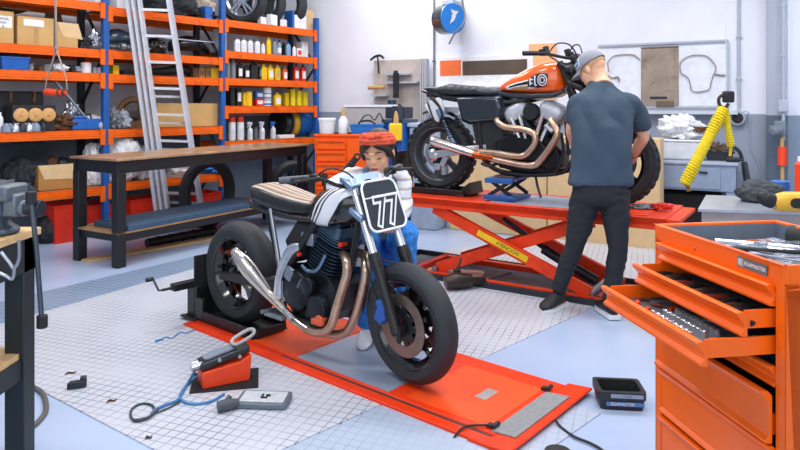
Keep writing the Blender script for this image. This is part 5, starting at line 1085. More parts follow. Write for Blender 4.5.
# front end
for s in (-1, 1): m = MB(); m.X = S2; m.tube([(1.13, s*.105, 1.12), (1.34, s*.105, .64)], .024, 12); m.tube([(1.32, s*.105, .68), (1.34, s*.105, .64), (1.52, s*.105, .30)], [.034, .036, .03], 12); m.bld('fork_leg', BLACK, m2)
m = MB(); m.X = S2; m.box((1.17, 0, 1.08), (.12, .28, .035), ry=.42); m.box((1.25, 0, .93), (.12, .28, .04), ry=.42); m.bld('triple_clamp', BLACK, m2, bevel=.01)
m = MB(); m.X = S2; m.lathe([(.03, -.10), (.07, -.07), (.09, 0), (.095, .03), (.09, .035)], o=(1.30, 0, .98), ax=(1, 0, -.1)); hl = m.bld('headlight', BLACK, m2); m = MB(); m.X = S2; m.lathe([(.088, .036), (.06, .05), (.01, .055)], o=(1.30, 0, .98), ax=(1, 0, -.1)); m.bld('lens', mat('lens_glass', '#DCE6F0', .1), hl)
m = MB(); m.X = S2; m.tube([(1.0, -.40, 1.185), (1.08, -.25, 1.18), (1.14, -.12, 1.16), (1.16, 0, 1.15), (1.14, .12, 1.16), (1.08, .25, 1.18), (1.0, .40, 1.185)], .012, 10, 4); hb = m.bld('handlebar', BLACK, m2)
for s in (-1, 1):
    m = MB(); m.X = S2; m.tube([(.975, s*.43, 1.183), (1.04, s*.31, 1.185)], .019, 12); m.bld('grip', BLACKM, hb)
    m = MB(); m.X = S2; m.box((1.065, s*.27, 1.19), (.05, .05, .05)); m.tube([(1.08, s*.26, 1.19), (1.13, s*.30, 1.19), (1.12, s*.36, 1.18), (1.08, s*.42, 1.18)], .008, 8, 4); m.cyl((1.07, s*.22, 1.19), (1.06, s*.21, 1.235), .024); m.bld('brake_lever' if s < 0 else 'clutch_lever', BLACKM, hb)
    m = MB(); m.X = S2; m.tube([(1.08, s*.2, 1.19), (1.14, s*.17, 1.26), (1.22, s*.1, 1.24), (1.26, s*.04, 1.1), (1.2, s*.02, .95)], .006, 6, 6); m.tube([(1.08, s*.24, 1.18), (1.16, s*.22, 1.12), (1.24, s*.12, 1.06), (1.2, s*.06, .9)], .006, 6, 6); m.bld('cable', BLACKM, hb)
m = MB(); m.X = S2; m.lathe([(.04, -.03), (.045, .02), (.04, .03)], o=(1.22, 0, 1.14), ax=(-.4, 0, 1)); m.bld('speedometer', BLACK, m2)
m = MB(); m.X = S2
for s in (-1,): m.cyl((1.25, s*.17, 1.06), (1.21, s*.17, 1.06), .03)
m.bld('indicator', BLACK, m2)
# scissor jack under its engine
jk = thing('scissor_jack', 'blue scissor jack with dark crossed arms supporting the orange motorcycle', 'jack', M2o+M2F*.66+V((-M2F.y, M2F.x, 0))*-.05+V((0, 0, ZL+.008)), M2Z); jk.scale = (.88, 1, .85)
JB = mat('jack_blue', '#2A5FA8', .4, grime='#1C3F72', gscale=10)
for z, w_, nm in ((.012, .30, 'base'), (.195, .27, 'top_plate')): m = MB(); m.bb(-w_/2, w_/2, -.19, .19, z-.012, z+.012); m.bb(-w_/2, w_/2, -.19, -.175, z-.012, z+.035*(1 if z < .1 else -1)); m.bld(nm, JB, jk, bevel=.004)
for y in (-.16, .16): 
    m = MB(); m.bar((-.12, y, .03), (.11, y, .185), .014, .035); m.bar((.12, y+.016, .03), (-.11, y+.016, .185), .014, .035); m.cyl((0, y-.02, .107), (0, y+.03, .107), .012); m.bld('scissor_arm', DSTEEL, jk)
m = MB(); m.bb(-.1, .1, -.08, .08, .21, .222); m.bld('wooden_block', mat('brown_block', '#8A6248', .7), jk)
# ---------------------------------------------------------------- people
SKIN = mat('skin', '#EFB793', .5, var=.05, scale=30); SKIN2 = mat('skin_light', '#EDB795', .5, var=.05, scale=30)
HAIRD = mat('dark_brown_hair', '#2E1D17', .5, var=.25, scale=60); HAIRS = mat('short_fair_hair', '#B98F66', .7, var=.2, scale=60)
def headgeo(m, c, f, s=1.0, roll=0., neck=None, nr=.055, jaw=1.):
    """skull, face, jaw, nose, lips and ears; returns the transform of head space (x right, y forward, z up)"""
    f = V(f).normalized(); u = (V((0, 0, 1))-f*f.z).normalized(); r = f.cross(u)
    u2 = u*math.cos(roll)+r*math.sin(roll); r2 = f.cross(u2)
    T = Matrix(((r2.x, f.x, u2.x, c[0]), (r2.y, f.y, u2.y, c[1]), (r2.z, f.z, u2.z, c[2]), (0, 0, 0, 1))) @ Matrix.Scale(s, 4)
    old = m.X; m.X = T
    m.ball((0, -.012, .030), 1, (.077, .098, .090), 24)
    m.ball((0, .030, -.020), 1, (.064, .068, .088), 24)
    m.ball((0, .040, -.060), 1, (.050*jaw, .048, .050), 20); m.ball((0, .070, -.094), .020, (1.3*jaw, 1, .9), 14)
    m.ball((-.032, .068, -.030), .022, (1, .8, 1), 12); m.ball((.032, .068, -.030), .022, (1, .8, 1), 12)      # cheeks
    m.loft([[V((a*w, y, z)) for a, w in ((-1, w_), (1, w_))]+[V((0, y2, z))] for w_, y, y2, z in ((.006, .085, .098, .018), (.008, .085, .106, -.005), (.013, .085, .116, -.026), (.015, .08, .108, -.034), (.008, .08, .092, -.040))])
    m.ball((0, .088, -.057), .012, (1.9, .8, .55), 12); m.ball((0, .087, -.067), .012, (1.7, .8, .6), 12)
    m.tube([(-.052, .082, .020), (-.03, .093, .026), (0, .092, .020), (.03, .093, .026), (.052, .082, .020)], .008, 8, 3)
    for s_ in (-1, 1): m.ball((s_*.080, -.008, -.012), .030, (.32, .62, 1.0), 14); m.ball((s_*.031, .082, .004), .0125, (1.25, .7, .9), 12)
    m.X = old
    if neck: m.tube([T @ V((0, -.022, -.02)), T @ V((0, -.02, -.075)), V(neck)], [nr*1.05, nr, nr*1.15], 18, 3)
    return T
def handgeo(m, w, d, n, L=.185, side=1, curl=.5, spread=.12, fr=.0088):
    """palm and five bent fingers: w wrist, d pointing direction, n back-of-hand normal, side = where the thumb leaves"""
    w = V(w); d = V(d).normalized(); n = (V(n)-d*V(n).dot(d)).normalized(); t = d.cross(n)*side; k = L/.185
    m.loft([[w+d*x*k+t*a*wd*k+n*b*th*k for a, b in ((-1, -.6), (-.6, -1), (.6, -1), (1, -.6), (1, .6), (.6, 1), (-.6, 1), (-1, .6))] for x, wd, th in ((-.02, .027, .019), (.015, .032, .016), (.06, .041, .0145), (.088, .040, .012))])
    for i, (off, ln) in enumerate(((.030, .070), (.010, .078), (-.010, .073), (-.030, .058))):
        dr = (d+t*off*spread*10).normalized(); p = w+d*.080*k+t*off*k; pts = [p-dr*.02*k, p]; a = 0
        for q, fl in enumerate((.42, .32, .26)): a += curl*(.75 if q == 0 else 1.0); p = p+(dr*math.cos(a)-n*math.sin(a))*ln*fl*k; pts.append(p)
        m.tube(pts, [fr*1.1*k, fr*1.08*k, fr*k, fr*.92*k, fr*.78*k], 8, 2)
    p = w+d*.018*k+t*.026*k; d2 = (d*.75+t*.75-n*.25).normalized(); p2 = p+d2*.040*k; d3 = (d*.95+t*.25-n*.35).normalized(); p3 = p2+d3*.030*k; p4 = p3+(d3-n*.3).normalized()*.022*k
    m.tube([p-d2*.01*k, p, p2, p3, p4], [.013*k, .0135*k, .0115*k, .0105*k, .008*k], 8, 2)
def ell(c, hw, hd, ax=V((1, 0, 0)), n=24, tilt=0., p=.85):
    c = V(c); ay = V((-ax.y, ax.x, 0)); out = []
    for k in range(n):
        f = 2*PI*k/n; x = hw*abs(math.cos(f))**p*(1 if math.cos(f) > 0 else -1); y = hd*abs(math.sin(f))**p*(1 if math.sin(f) > 0 else -1); out.append(c+ax*x+ay*y+V((0, 0, tilt*y)))
    return out
def wrinkle(o, amp=.006, sc=9., seed=0, stretch=(1, 1, .45)):
    """cloth folds: pushes the vertices of a garment along their normals with a stretched noise"""
    me = o.data; ns = [v.normal.copy() for v in me.vertices]
    for v, n in zip(me.vertices, ns):
        q = V((v.co.x*stretch[0], v.co.y*stretch[1], v.co.z*stretch[2]))*sc+V((seed, seed*2.3, 0)); v.co += n*amp*(abs(noise.noise(q))*2-.35+.5*noise.noise(q*2.3))
# ---- the man, seen from behind
man = thing('person', 'man in grey cap, dark t-shirt and black jeans working on the orange motorcycle', 'person', (1.27, 4.56, 0)); MR = V((1.27, 4.56, 0))
q_ = lambda px, py, Y: P(px, py, Y)-MR
w_ = lambda x, y, z: V((x, y, z))-MR
Lsh, Rsh = q_(579, 101, 4.67), q_(632.5, 102, 4.67)
Lel, Lwr = q_(571.5, 129, 4.76), q_(574.5, 148, 4.98); Rel, Rwr = q_(643.5, 136, 4.73), q_(632, 160, 4.95)
Lhip, Rhip = w_(1.325, 4.58, .87), w_(1.50, 4.56, .87); Lkn, Rkn = q_(574, 248, 4.60), q_(618, 250, 4.50); Lan, Ran = w_(1.13, 4.66, .13), w_(1.445, 4.47, .13)
m = MB()
hf = V((-.62, .62, -.50)); hc = q_(592, 69.5, 4.79)
TH = headgeo(m, hc, hf, 1.06, 0, neck=q_(602, 86, 4.70), nr=.060, jaw=1.1)
m.loft([ell(w_(1.412, 4.57, .86), .165, .11), ell(w_(1.412, 4.575, 1.0), .16, .105), ell(w_(1.425, 4.60, 1.2), .18, .115), ell(w_(1.44, 4.64, 1.38), .195, .115), ell(w_(1.448, 4.68, 1.5), .165, .095), ell(w_(1.45, 4.70, 1.575), .08, .07)])
for sh, el, wr, sd in ((Lsh, Lel, Lwr, -1), (Rsh, Rel, Rwr, 1)):
    m.tube([sh+V((-sd*.03, 0, 0)), sh+(el-sh)*.15, sh+(el-sh)*.55, el, el+(wr-el)*.3, wr], [.055, .055, .050, .041, .043, .028], 16, 4)
handgeo(m, Lwr, (q_(577, 158, 5.14)-Lwr), (-.5, -.6, .5), .19, 1, .45); handgeo(m, Rwr, (q_(624, 169, 5.10)-Rwr), (.5, -.6, .6), .19, -1, .45)
for hp, kn, an in ((Lhip, Lkn, Lan), (Rhip, Rkn, Ran)): m.tube([hp, hp+(kn-hp)*.5, kn, kn+(an-kn)*.3, an], [.085, .072, .052, .052, .036], 16, 4)
def foot(m, an, d, L=.26, wd=.045, h=.07, z0=.012, hk=1.):
    d = V((d[0], d[1], 0)).normalized(); s = V((-d.y, d.x, 0)); b = V((an.x, an.y, 0)); rg = []
    for x, w, hh in ((-.075, .02, .05), (-.06, .033, .075), (-.02, .037, .085), (.04, .040, .07), (.10, .045, .05), (.15, .045, .038), (.185, .03, .028), (.195, .012, .018)):
        k = L/.26; rg.append([b+d*x*k+s*w*k*wd/.045*math.cos(f)+V((0, 0, z0+hh*hk/2+hh*hk/2*math.sin(f))) for f in [2*PI*i/12 for i in range(12)]])
    m.loft(rg)
foot(m, Lan, (-.6, -.6), .20, .04, z0=.04); foot(m, Ran, (-.1, 1), .21, .04, z0=.04)
remesh(m, 'body', SKIN2, man, .0065, 4)
m = MB(); m.X = TH; m.ball((0, -.013, .028), 1, (.0800, .101, .091), 26); m.X = None; hb_ = m.b
bmesh.ops.bisect_plane(hb_, geom=hb_.verts[:]+hb_.edges[:]+hb_.faces[:], plane_co=TH @ V((0, 0, -.025)), plane_no=-(TH.to_3x3() @ V((0, .35, .9))).normalized(), clear_outer=True)
bmesh.ops.bisect_plane(hb_, geom=hb_.verts[:]+hb_.edges[:]+hb_.faces[:], plane_co=TH @ V((0, .035, 0)), plane_no=(TH.to_3x3() @ V((0, 1, -.2))).normalized(), clear_outer=True)
m.bld('hair', mat('cropped_fair_hair', '#C79A74', .7, var=.12, scale=80), man)
CAPM = mat('cap_grey_cloth', '#8A8E97', .8, var=.1, scale=60, bump=.2, bscale=200)
m = MB(); m.X = TH; m.ball((0, -.010, .034), 1, (.088, .110, .098), 30); m.X = None
bmesh.ops.bisect_plane(m.b, geom=m.b.verts[:]+m.b.edges[:]+m.b.faces[:], plane_co=TH @ V((0, 0, .026)), plane_no=-(TH.to_3x3() @ V((0, .12, 1))).normalized(), clear_outer=True)
cp = m.bld('cap', CAPM, man, solid=.004)
m = MB(); m.X = TH; rg = []
for k in range(11):
    f = math.radians(-62+12.4*k); x = math.sin(f)*.088; y0 = -.010+math.cos(f)*.106; y1 = y0+.072*math.cos(f*1.25)**.7 if abs(f) < 1.2 else y0+.004; dz = -.028*abs(math.sin(f))**2
    rg.append([V((x, y0-.008, .032+dz*.2)), V((x*1.02, y1, .016+dz*.8)), V((x*1.02, y1, .012+dz*.8)), V((x, y0-.008, .026+dz*.2))])
m.loft(rg); m.bld('brim', CAPM, cp)
m = MB(); m.X = TH; m.ball((0, 0, .133), .007, (1, 1, .5), 10); m.X = None; m.bld('button', CAPM, cp)
def cappatch(x0, x1, z0, z1, off, nm, mm):
    m = MB(); m.X = TH; rows = []
    for i in range(7):
        z = z0+(z1-z0)*i/6; row = []
        for j in range(7):
            a = x0+(x1-x0)*j/6; zz = (z-.034)/.098; k = math.sqrt(max(0, 1-zz*zz)); row.append(V((math.sin(a)*.088*k*(1+off), -.010+math.cos(a)*.110*k*(1+off), z)))
        rows.append(row)
    for a, b in zip(rows, rows[1:]):
        for j in range(6): m.poly([a[j], a[j+1], b[j+1], b[j]])
    return m.bld(nm, mm, cp)
cappatch(-1.25, -.35, .045, .105, .035, 'cap_patch', mat('patch_pale', '#BFD0E2', .6)); cappatch(-1.12, -.48, .052, .098, .045, 'cap_patch', mat('patch_blue', '#1F4F8C', .6)); cappatch(-1.0, -.6, .066, .084, .055, 'cap_patch', mat('patch_pale', '#BFD0E2'))
m = MB(); m.tube([Lwr-(Lwr-Lel).normalized()*.03, Lwr-(Lwr-Lel).normalized()*.012], .036, 20); m.bld('wristband', mat('watch_band', '#C9CCD2', .4, .5), man)
# t-shirt
SH = mat('tshirt_slate_blue', '#384A5C', .85, var=.08, scale=5)
m = MB()
m.loft([ell(w_(1.408, 4.575, .895), .222, .150), ell(w_(1.408, 4.575, .92), .222, .150), ell(w_(1.41, 4.58, 1.02), .205, .14), ell(w_(1.42, 4.59, 1.15), .205, .14), ell(w_(1.435, 4.62, 1.30), .215, .145), ell(w_(1.445, 4.655, 1.40), .228, .14), ell(w_(1.448, 4.68, 1.48), .215, .12), ell(w_(1.45, 4.695, 1.53), .175, .105, tilt=.1), ell(w_(1.45, 4.705, 1.575), .115, .09, tilt=.12), ell(w_(1.447, 4.715, 1.615), .082, .076, tilt=.15), ell(w_(1.44, 4.725, 1.632), .074, .072, tilt=.15)])
for sh, el, sd in ((Lsh, Lel, -1), (Rsh, Rel, 1)):
    m.tube([sh+V((-sd*.10, 0, .01)), sh+V((-sd*.01, 0, -.015)), sh+(el-sh)*.35+V((sd*.0, 0, 0)), sh+(el-sh)*.80+V((sd*.0, 0, 0))], [.055, .074, .070, .066], 18, 4)
o = remesh(m, 'tshirt', SH, man, .010, 16); wrinkle(o, .016, 6, 3)
# jeans
JN = mat('black_jeans', '#20242B', .85, var=.15, scale=20)
m = MB(); m.loft([ell(w_(1.408, 4.575, .965), .18, .125), ell(w_(1.408, 4.57, .90), .188, .135), ell(w_(1.408, 4.565, .80), .195, .14), ell(w_(1.408, 4.565, .76), .17, .115)])
for hp, kn, an, sd in ((Lhip, Lkn, Lan, -1), (Rhip, Rkn, Ran, 1)):
    m.tube([hp+V((0, 0, -.02)), hp+(kn-hp)*.3, hp+(kn-hp)*.7, kn, kn+(an-kn)*.35, kn+(an-kn)*.8, an+V((0, 0, -.01))], [.108, .104, .082, .066, .064, .054, .053], 18, 4)
o = remesh(m, 'jeans', JN, man, .010, 6); wrinkle(o, .007, 10, 5, (1, 1, 1.6))
m = MB()
for s_ in (-1, 1): c = w_(1.408+s_*.085, 4.425, .84); m.prism([(-.05, .05), (.05, .05), (.05, -.03), (0, -.055), (-.05, -.03)], o=c, d=(0, .012, 0))
for an, d in ((Lan, (-.6, -.6)), (Ran, (-.1, 1))):
    m = MB(); foot(m, an, d, .26, .054, z0=.025, hk=1.4); o = m.bld('shoe', mat('black_sneaker', '#1C1E22', .6), man)
    m = MB(); dd = V((d[0], d[1], 0)).normalized(); s = V((-dd.y, dd.x, 0)); b = V((an.x, an.y, 0)); m.loft([[b+dd*x+s*y+V((0, 0, z)) for x, y in [(-.09, -.02), (-.08, -.045), (0, -.045), (.1, -.055), (.15, -.05), (.19, -.02), (.19, .02), (.15, .05), (.1, .055), (0, .045), (-.08, .045), (-.09, .02)]] for z in (.007, .035)]); m.bld('sole', WHITE, o)
# ---- the woman, crouching behind the numbered motorcycle
WR = V((-.13, 4.1, 0)); wm = thing('person', 'woman with an orange headscarf, striped sweater and blue trousers crouching behind the low motorcycle', 'person', WR)
q_ = lambda px, py, Y: P(px, py, Y)-WR
w_ = lambda x, y, z: V((x, y, z))-WR
WS, WL_ = q_(355, 177, 4.10), q_(400, 178, 4.10)
Re, Rw = q_(334, 187, 3.86), q_(351, 194, 3.70); Le, Lw = q_(404, 208, 4.02), q_(396, 222, 3.74)
Rh, Lh = w_(-.22, 4.27, .50), w_(-.02, 4.27, .50); Rk, Lk = q_(366, 240, 3.83), q_(405, 232, 3.86); Ra, La = w_(-.20, 3.97, .12), w_(.02, 3.98, .12)
m = MB(); hc = q_(378.3, 152, 4.02)
TW_ = headgeo(m, hc, (-.26, -.90, -.28), 1.13, .04, neck=q_(379, 180, 4.12), nr=.047, jaw=.92)
m.loft([ell(w_(-.12, 4.27, .45), .15, .12), ell(w_(-.12, 4.26, .55), .14, .11), ell(w_(-.12, 4.22, .72), .13, .09), ell(w_(-.12, 4.17, .88), .145, .095), ell(w_(-.125, 4.13, .98), .13, .08), ell(w_(-.13, 4.12, 1.03), .06, .055)])
for sh, el, wr in ((WS, Re, Rw), (WL_, Le, Lw)): m.tube([sh, sh+(el-sh)*.5, el, el+(wr-el)*.4, wr], [.045, .040, .034, .033, .023], 14, 4)
handgeo(m, Rw, q_(362, 196, 3.62)-Rw, (0, -.3, 1), .165, -1, .6); handgeo(m, Lw, q_(388, 226, 3.64)-Lw, (.2, -.4, 1), .165, 1, .6)
for hp, kn, an in ((Rh, Rk, Ra), (Lh, Lk, La)): m.tube([hp, (hp+kn)/2, kn, kn+(an-kn)*.4, an], [.075, .065, .048, .046, .034], 14, 4)
foot(m, Ra, (-.1, -1), .20, .035, z0=.045); foot(m, La, (.1, -1), .20, .035, z0=.045)
bw = remesh(m, 'body', SKIN, wm, .0055, 4)
def hp_(x, y, z): return TW_ @ V((x, y, z))
m = MB(); m.X = TW_
for s_ in (-1, 1):
    m.tube([(s_*.050, .089, .028), (s_*.036, .101, .034), (s_*.018, .104, .029)], [.0022, .0034, .0028], 6, 3)          # brows
m.bld('eyebrow', HAIRD, wm)
m = MB(); m.X = TW_
for s_ in (-1, 1): m.tube([(s_*.046, .087, .0), (s_*.038, .0935, -.0035), (s_*.029, .096, -.005), (s_*.020, .0945, -.003)], [.0018, .003, .003, .0016], 6, 3)
m.bld('eyelashes', mat('lash_dark', '#1D1210', .6), wm)
m = MB(); m.X = TW_
m.tube([(-.022, .094, -.061), (-.010, .101, -.058), (0, .1005, -.060), (.010, .101, -.058), (.022, .094, -.061)], [.001, .0042, .004, .0042, .001], 8, 4, flat=1.2); m.tube([(-.018, .095, -.066), (0, .100, -.069), (.018, .095, -.066)], [.002, .0055, .002], 8, 4, flat=1.2); m.bld('lips', mat('lips_rose', '#B4584C', .4), wm)
m = MB(); m.X = TW_; m.ball((0, -.018, .030), 1, (.088, .108, .098), 26); m.X = None
for co_, no in ((hp_(0, .052, 0), (0, 1, -.35)), (hp_(0, 0, -.05), (0, -.2, -1))):
    bmesh.ops.bisect_plane(m.b, geom=m.b.verts[:]+m.b.edges[:]+m.b.faces[:], plane_co=co_, plane_no=(TW_.to_3x3() @ V(no)).normalized(), clear_outer=True)
m.X = TW_
for s_ in (-1, 1):
    m.tube([(0, .082, .082), (s_*.03, .088, .068), (s_*.062, .066, .045), (s_*.080, .032, .005), (s_*.084, .010, -.04)], [.010, .018, .018, .015, .008], 10, 4)
m.ball((0, -.09, .0), .05, (1.1, .9, 1.2), 14); m.bld('hair', HAIRD, wm)
SC = mat('headscarf_orange', '#E4593A', .8, var=.3, scale=30, bump=.4, bscale=30)
m = MB(); m.X = TW_; pts = []
for k in range(28): f = 2*PI*k/28; pts.append((.087*math.sin(f), -.012+.108*math.cos(f)*1.0, .068+.030*math.cos(f)))
for dz, r, k2 in ((-.016, .012, 1), (.0, .014, 1), (.015, .013, .93), (.027, .012, .82)): m.tube([(x*k2, -.012+(y+.012)*k2, z+dz+.012*(1-k2)) for x, y, z in pts], r, 8, closed=True)
m.ball((-.004, .092, .118), .020, (1.2, .9, .9), 12); m.ball((.024, .085, .122), .018, (1.5, .8, .7), 12, Euler((0, -.4, 0)).to_matrix()); m.ball((-.032, .084, .118), .018, (1.5, .8, .7), 12, Euler((0, .4, 0)).to_matrix())
m.tube([(.080, -.01, .06), (.088, -.03, .02), (.090, -.04, -.03), (.078, -.045, -.075)], [.018, .028, .028, .018], 12, 4, flat=.6); 
m.bld('headscarf', SC, wm)
# sweater with horizontal stripes
def stripes(name, a, b_, c, sc):
    m_ = mat(name, a, .85, var=.04); t = m_.node_tree; b = t.nodes['Principled BSDF']; tc = nd(t, 'ShaderNodeTexCoord'); se = nd(t, 'ShaderNodeSeparateXYZ'); t.links.new(tc.outputs['Object'], se.inputs[0])
    w = nd(t, 'ShaderNodeMath', operation='MULTIPLY'); w.inputs[1].default_value = sc; t.links.new(se.outputs['Z'], w.inputs[0]); f = nd(t, 'ShaderNodeMath', operation='FRACT'); t.links.new(w.outputs[0], f.inputs[0])
    r = nd(t, 'ShaderNodeValToRGB'); r.color_ramp.interpolation = 'CONSTANT'; e = r.color_ramp.elements; e[0].color = hexc(a); e[1].position = .72; e[1].color = hexc(b_); x = e.new(.86); x.color = hexc(c)
    t.links.new(f.outputs[0], r.inputs['Fac']); t.links.new(r.outputs['Color'], b.inputs['Base Color']); return m_
SW = stripes('striped_sweater', '#E3E6EE', '#A9B0BE', '#CDBBA8', 18)
m = MB(); m.loft([ell(w_(-.12, 4.27, .50), .17, .14), ell(w_(-.12, 4.25, .62), .165, .13), ell(w_(-.12, 4.22, .74), .16, .115), ell(w_(-.12, 4.17, .90), .172, .12), ell(w_(-.125, 4.13, 1.0), .15, .10), ell(w_(-.13, 4.12, 1.045), .075, .07)])
for sh, el, wr, sd in ((WS, Re, Rw, -1), (WL_, Le, Lw, 1)): m.tube([sh+V((-sd*.05, .0, 0)), sh+V((0, 0, 0)), sh+(el-sh)*.5, el, el+(wr-el)*.5, wr+(el-wr)*.12], [.055, .066, .060, .052, .048, .042], 16, 4)
o = remesh(m, 'sweater', SW, wm, .009, 5); wrinkle(o, .009, 12, 8, (1, 1, 1))
DN = mat('overall_denim', '#566A80', .85, var=.15, scale=30)
m = MB()
for s_ in (-1, 1):
    x = -.125+s_*.09; m.tube([w_(x*1.0, 4.05, .80), w_(x, 4.02, .92), w_(x-.01*s_, 4.055, 1.01), w_(x-.01*s_, 4.12, 1.062), w_(x, 4.21, 1.02), w_(x, 4.29, .9)], .026, 10, 4, flat=.35)
m.loft([[w_(-.125+a*.10, y, z) for a, y in ((-1, 4.07), (0, 4.04), (1, 4.07), (1, 4.085), (0, 4.06), (-1, 4.085))] for z in (.62, .83)]); m.bld('dungaree_bib', DN, wm)
TR = mat('bright_blue_trousers', '#2E86DA', .8, var=.18, scale=25, grime='#1E5CA8', gscale=30)
m = MB(); m.loft([ell(w_(-.12, 4.27, .43), .165, .14), ell(w_(-.12, 4.27, .50), .175, .15), ell(w_(-.12, 4.25, .60), .165, .13)])
for hp, kn, an in ((Rh, Rk, Ra), (Lh, Lk, La)): m.tube([hp, (hp+kn)/2, kn+(hp-kn).normalized()*.03, kn+(an-kn).normalized()*.05, kn+(an-kn)*.5, an+V((0, 0, .0))], [.105, .092, .080, .076, .066, .058], 16, 4)
o = remesh(m, 'trousers', TR, wm, .009, 4); wrinkle(o, .010, 14, 9, (1, 1, 1))
for an, d in ((Ra, (-.1, -1)), (La, (.1, -1))):
    m = MB(); foot(m, an, d, .255, .048, z0=.030, hk=1.2); o = m.bld('shoe', mat('white_sneaker', '#DDE0E6', .6), wm); m = MB(); dd = V((d[0], d[1], 0)).normalized(); s = V((-dd.y, dd.x, 0)); b = V((an.x, an.y, 0)); m.loft([[b+dd*x+s*y+V((0, 0, z)) for x, y in [(-.08, -.02), (-.07, -.04), (.1, -.05), (.18, -.03), (.18, .03), (.1, .05), (-.07, .04), (-.08, .02)]] for z in (.022, .045)]); m.bld('sole', GREY, o)
t = thing('mechanic_stool', 'low black padded stool the woman sits on', 'stool', (-.11, 4.34, 0)); m = MB(); m.lathe([(.15, .36), (.165, .375), (.165, .395), (.15, .405)], seg=30); m.bld('seat', BLACKM, t); m = MB(); m.cyl((0, 0, .05), (0, 0, .36), .022); m.bld('post', STEEL, t)
for k in range(5): f = 2*PI*k/5; m = MB(); m.tube([(0, 0, .07), (.10*math.cos(f), .10*math.sin(f), .05)], .016, 8); m.cyl((.10*math.cos(f), .10*math.sin(f)-.01, .027), (.10*math.cos(f), .10*math.sin(f)+.01, .027), .022); m.bld('leg', BLACKM, t)
# white wiping cloth hanging over her knee
blob('wiping_cloth', 'white wiping cloth lying against her blue trouser leg behind the fork', 'cloth', P(361, 266, 3.72), .055, (.8, .5, 1.3), PLASTBAG, 93, 0, amp=.25)
# ---------------------------------------------------------------- orange tool cabinet in the foreground
TU = V((.16, -.987, 0)).normalized(); TV = V((.987, .16, 0)).normalized(); TZ = math.atan2(TU.y, TU.x); T0 = V((.977, 2.49, 0))
tb = thing('tool_cabinet', 'large orange roller tool cabinet with open drawers full of tools in the right foreground', 'cabinet', T0, TZ)
def TP(x, y, z): return T0+TU*x+TV*y+V((0, 0, z))
TW, TD = .67, .52
TOR = mat('tool_cabinet_orange', '#FB690A', .36, spec=.4, coat=.08, var=.04)
m = MB()
for x in (0, TW-.04): m.bb(x, x+.04, 0, .05, .08, .945)
m.bb(0, .012, .0, TD, .08, .945); m.bb(TW-.012, TW, 0, TD, .08, .945); m.bb(0, TW, TD-.012, TD, .08, .945); m.bb(0, TW, 0, TD, .08, .10)
m.bld('body', TOR, tb, bevel=.003, seg=1)
m = MB()                                              # tray wall on top with rolled rim
m.bb(0, TW, 0, .018, .93, 1.0); m.bb(0, TW, TD-.018, TD, .93, 1.0); m.bb(0, .018, 0, TD, .93, 1.0); m.bb(TW-.018, TW, 0, TD, .93, 1.0); m.bb(0, TW, 0, TD, .90, .915)
m.bld('top_tray', TOR, tb, bevel=.005, seg=2)
m = MB(); LIN = mat('tray_lining_grey', '#5F6E7C', .6)
m.bb(.018, TW-.018, .018, .021, .915, .985); m.bb(.018, TW-.018, TD-.021, TD-.018, .915, .99); m.bb(.018, .021, .018, TD-.018, .915, .99); m.bb(TW-.021, TW-.018, .018, TD-.018, .915, .99)
m.bld('tray_lining', LIN, tb, flat=True); m = MB(); m.bb(.02, TW-.02, .02, TD-.02, .915, .928); m.bld('tray_mat', mat('tray_mat_pale', '#A9B2BE', .6), tb, flat=True)
m = MB(); m.bb(.47, .60, -.0025, .0, .952, .984); bd = m.bld('badge', mat('badge_grey', '#6E6A66', .4), tb, flat=True)
m = MB(); m.bb(.474, .50, -.0035, -.0025, .956, .98); m.bld('badge_mark', mat('badge_mark_grey', '#A9A9A6', .5), bd, flat=True)
letters('E', .022, 'print', PAPER, bd, .0004, (.487, -.0038, .968), (PI/2, 0, 0)); letters('EGAMASTER', .0165, 'print', PAPER, bd, .0004, (.55, -.003, .968), (PI/2, 0, 0))
DR = {}
def drawer(zt, zb, e, tools=False):
    """front with a rolled upper grip and a lower lip; e = how far it is pulled out"""
    x0, x1 = .042, TW-.042; h = zt-zb
    pr = [(0, zb), (-.022, zb+.002), (-.024, zb+.010), (-.010, zb+.022), (-.010, zt-.034), (-.030, zt-.014), (-.034, zt-.004), (-.030, zt), (-.014, zt), (0, zt-.014)]
    m = MB(); m.loft([[V((x, y-e, z)) for y, z in pr] for x in (x0, x1)]); d = m.bld('drawer', TOR, tb, bevel=.0015, seg=1)
    m = MB(); db = min(.06, h-.02)
    for x in (x0+.012, x1-.018): m.bb(x, x+.006, -e, .46-e, zb+.02, zb+db+.02)
    m.bb(x0+.012, x1-.012, .454-e, .46-e, zb+.02, zb+db); m.bld('drawer_side', TOR, d)
    m = MB(); m.bb(x0+.018, x1-.018, 0-e, .455-e, zb+.018, zb+.024); m.bld('drawer_liner', mat('drawer_liner_grey', '#5B6168', .7, var=.25, scale=12), d)
    for x in (x0-.001, x1-.005): m = MB(); m.bb(x, x+.006, .03, .4, zb+.03, zb+.05); m.bld('runner', STEEL, d)
    return d
for zt, zb, e in ((.938, .872, -.008), (.862, .790, .085), (.785, .712, .21), (.700, .638, -.02), (.630, .478, .006), (.470, .300, -.012), (.292, .12, -.012)): drawer(zt, zb, e)
for x in (.07, TW-.07):
    for y in (.07, TD-.07): m = MB(); m.cyl((x-.018, y, .04), (x+.018, y, .04), .04); m.bb(x-.025, x+.025, y-.025, y+.025, .05, .08); m.bld('caster', BLACKM, tb)
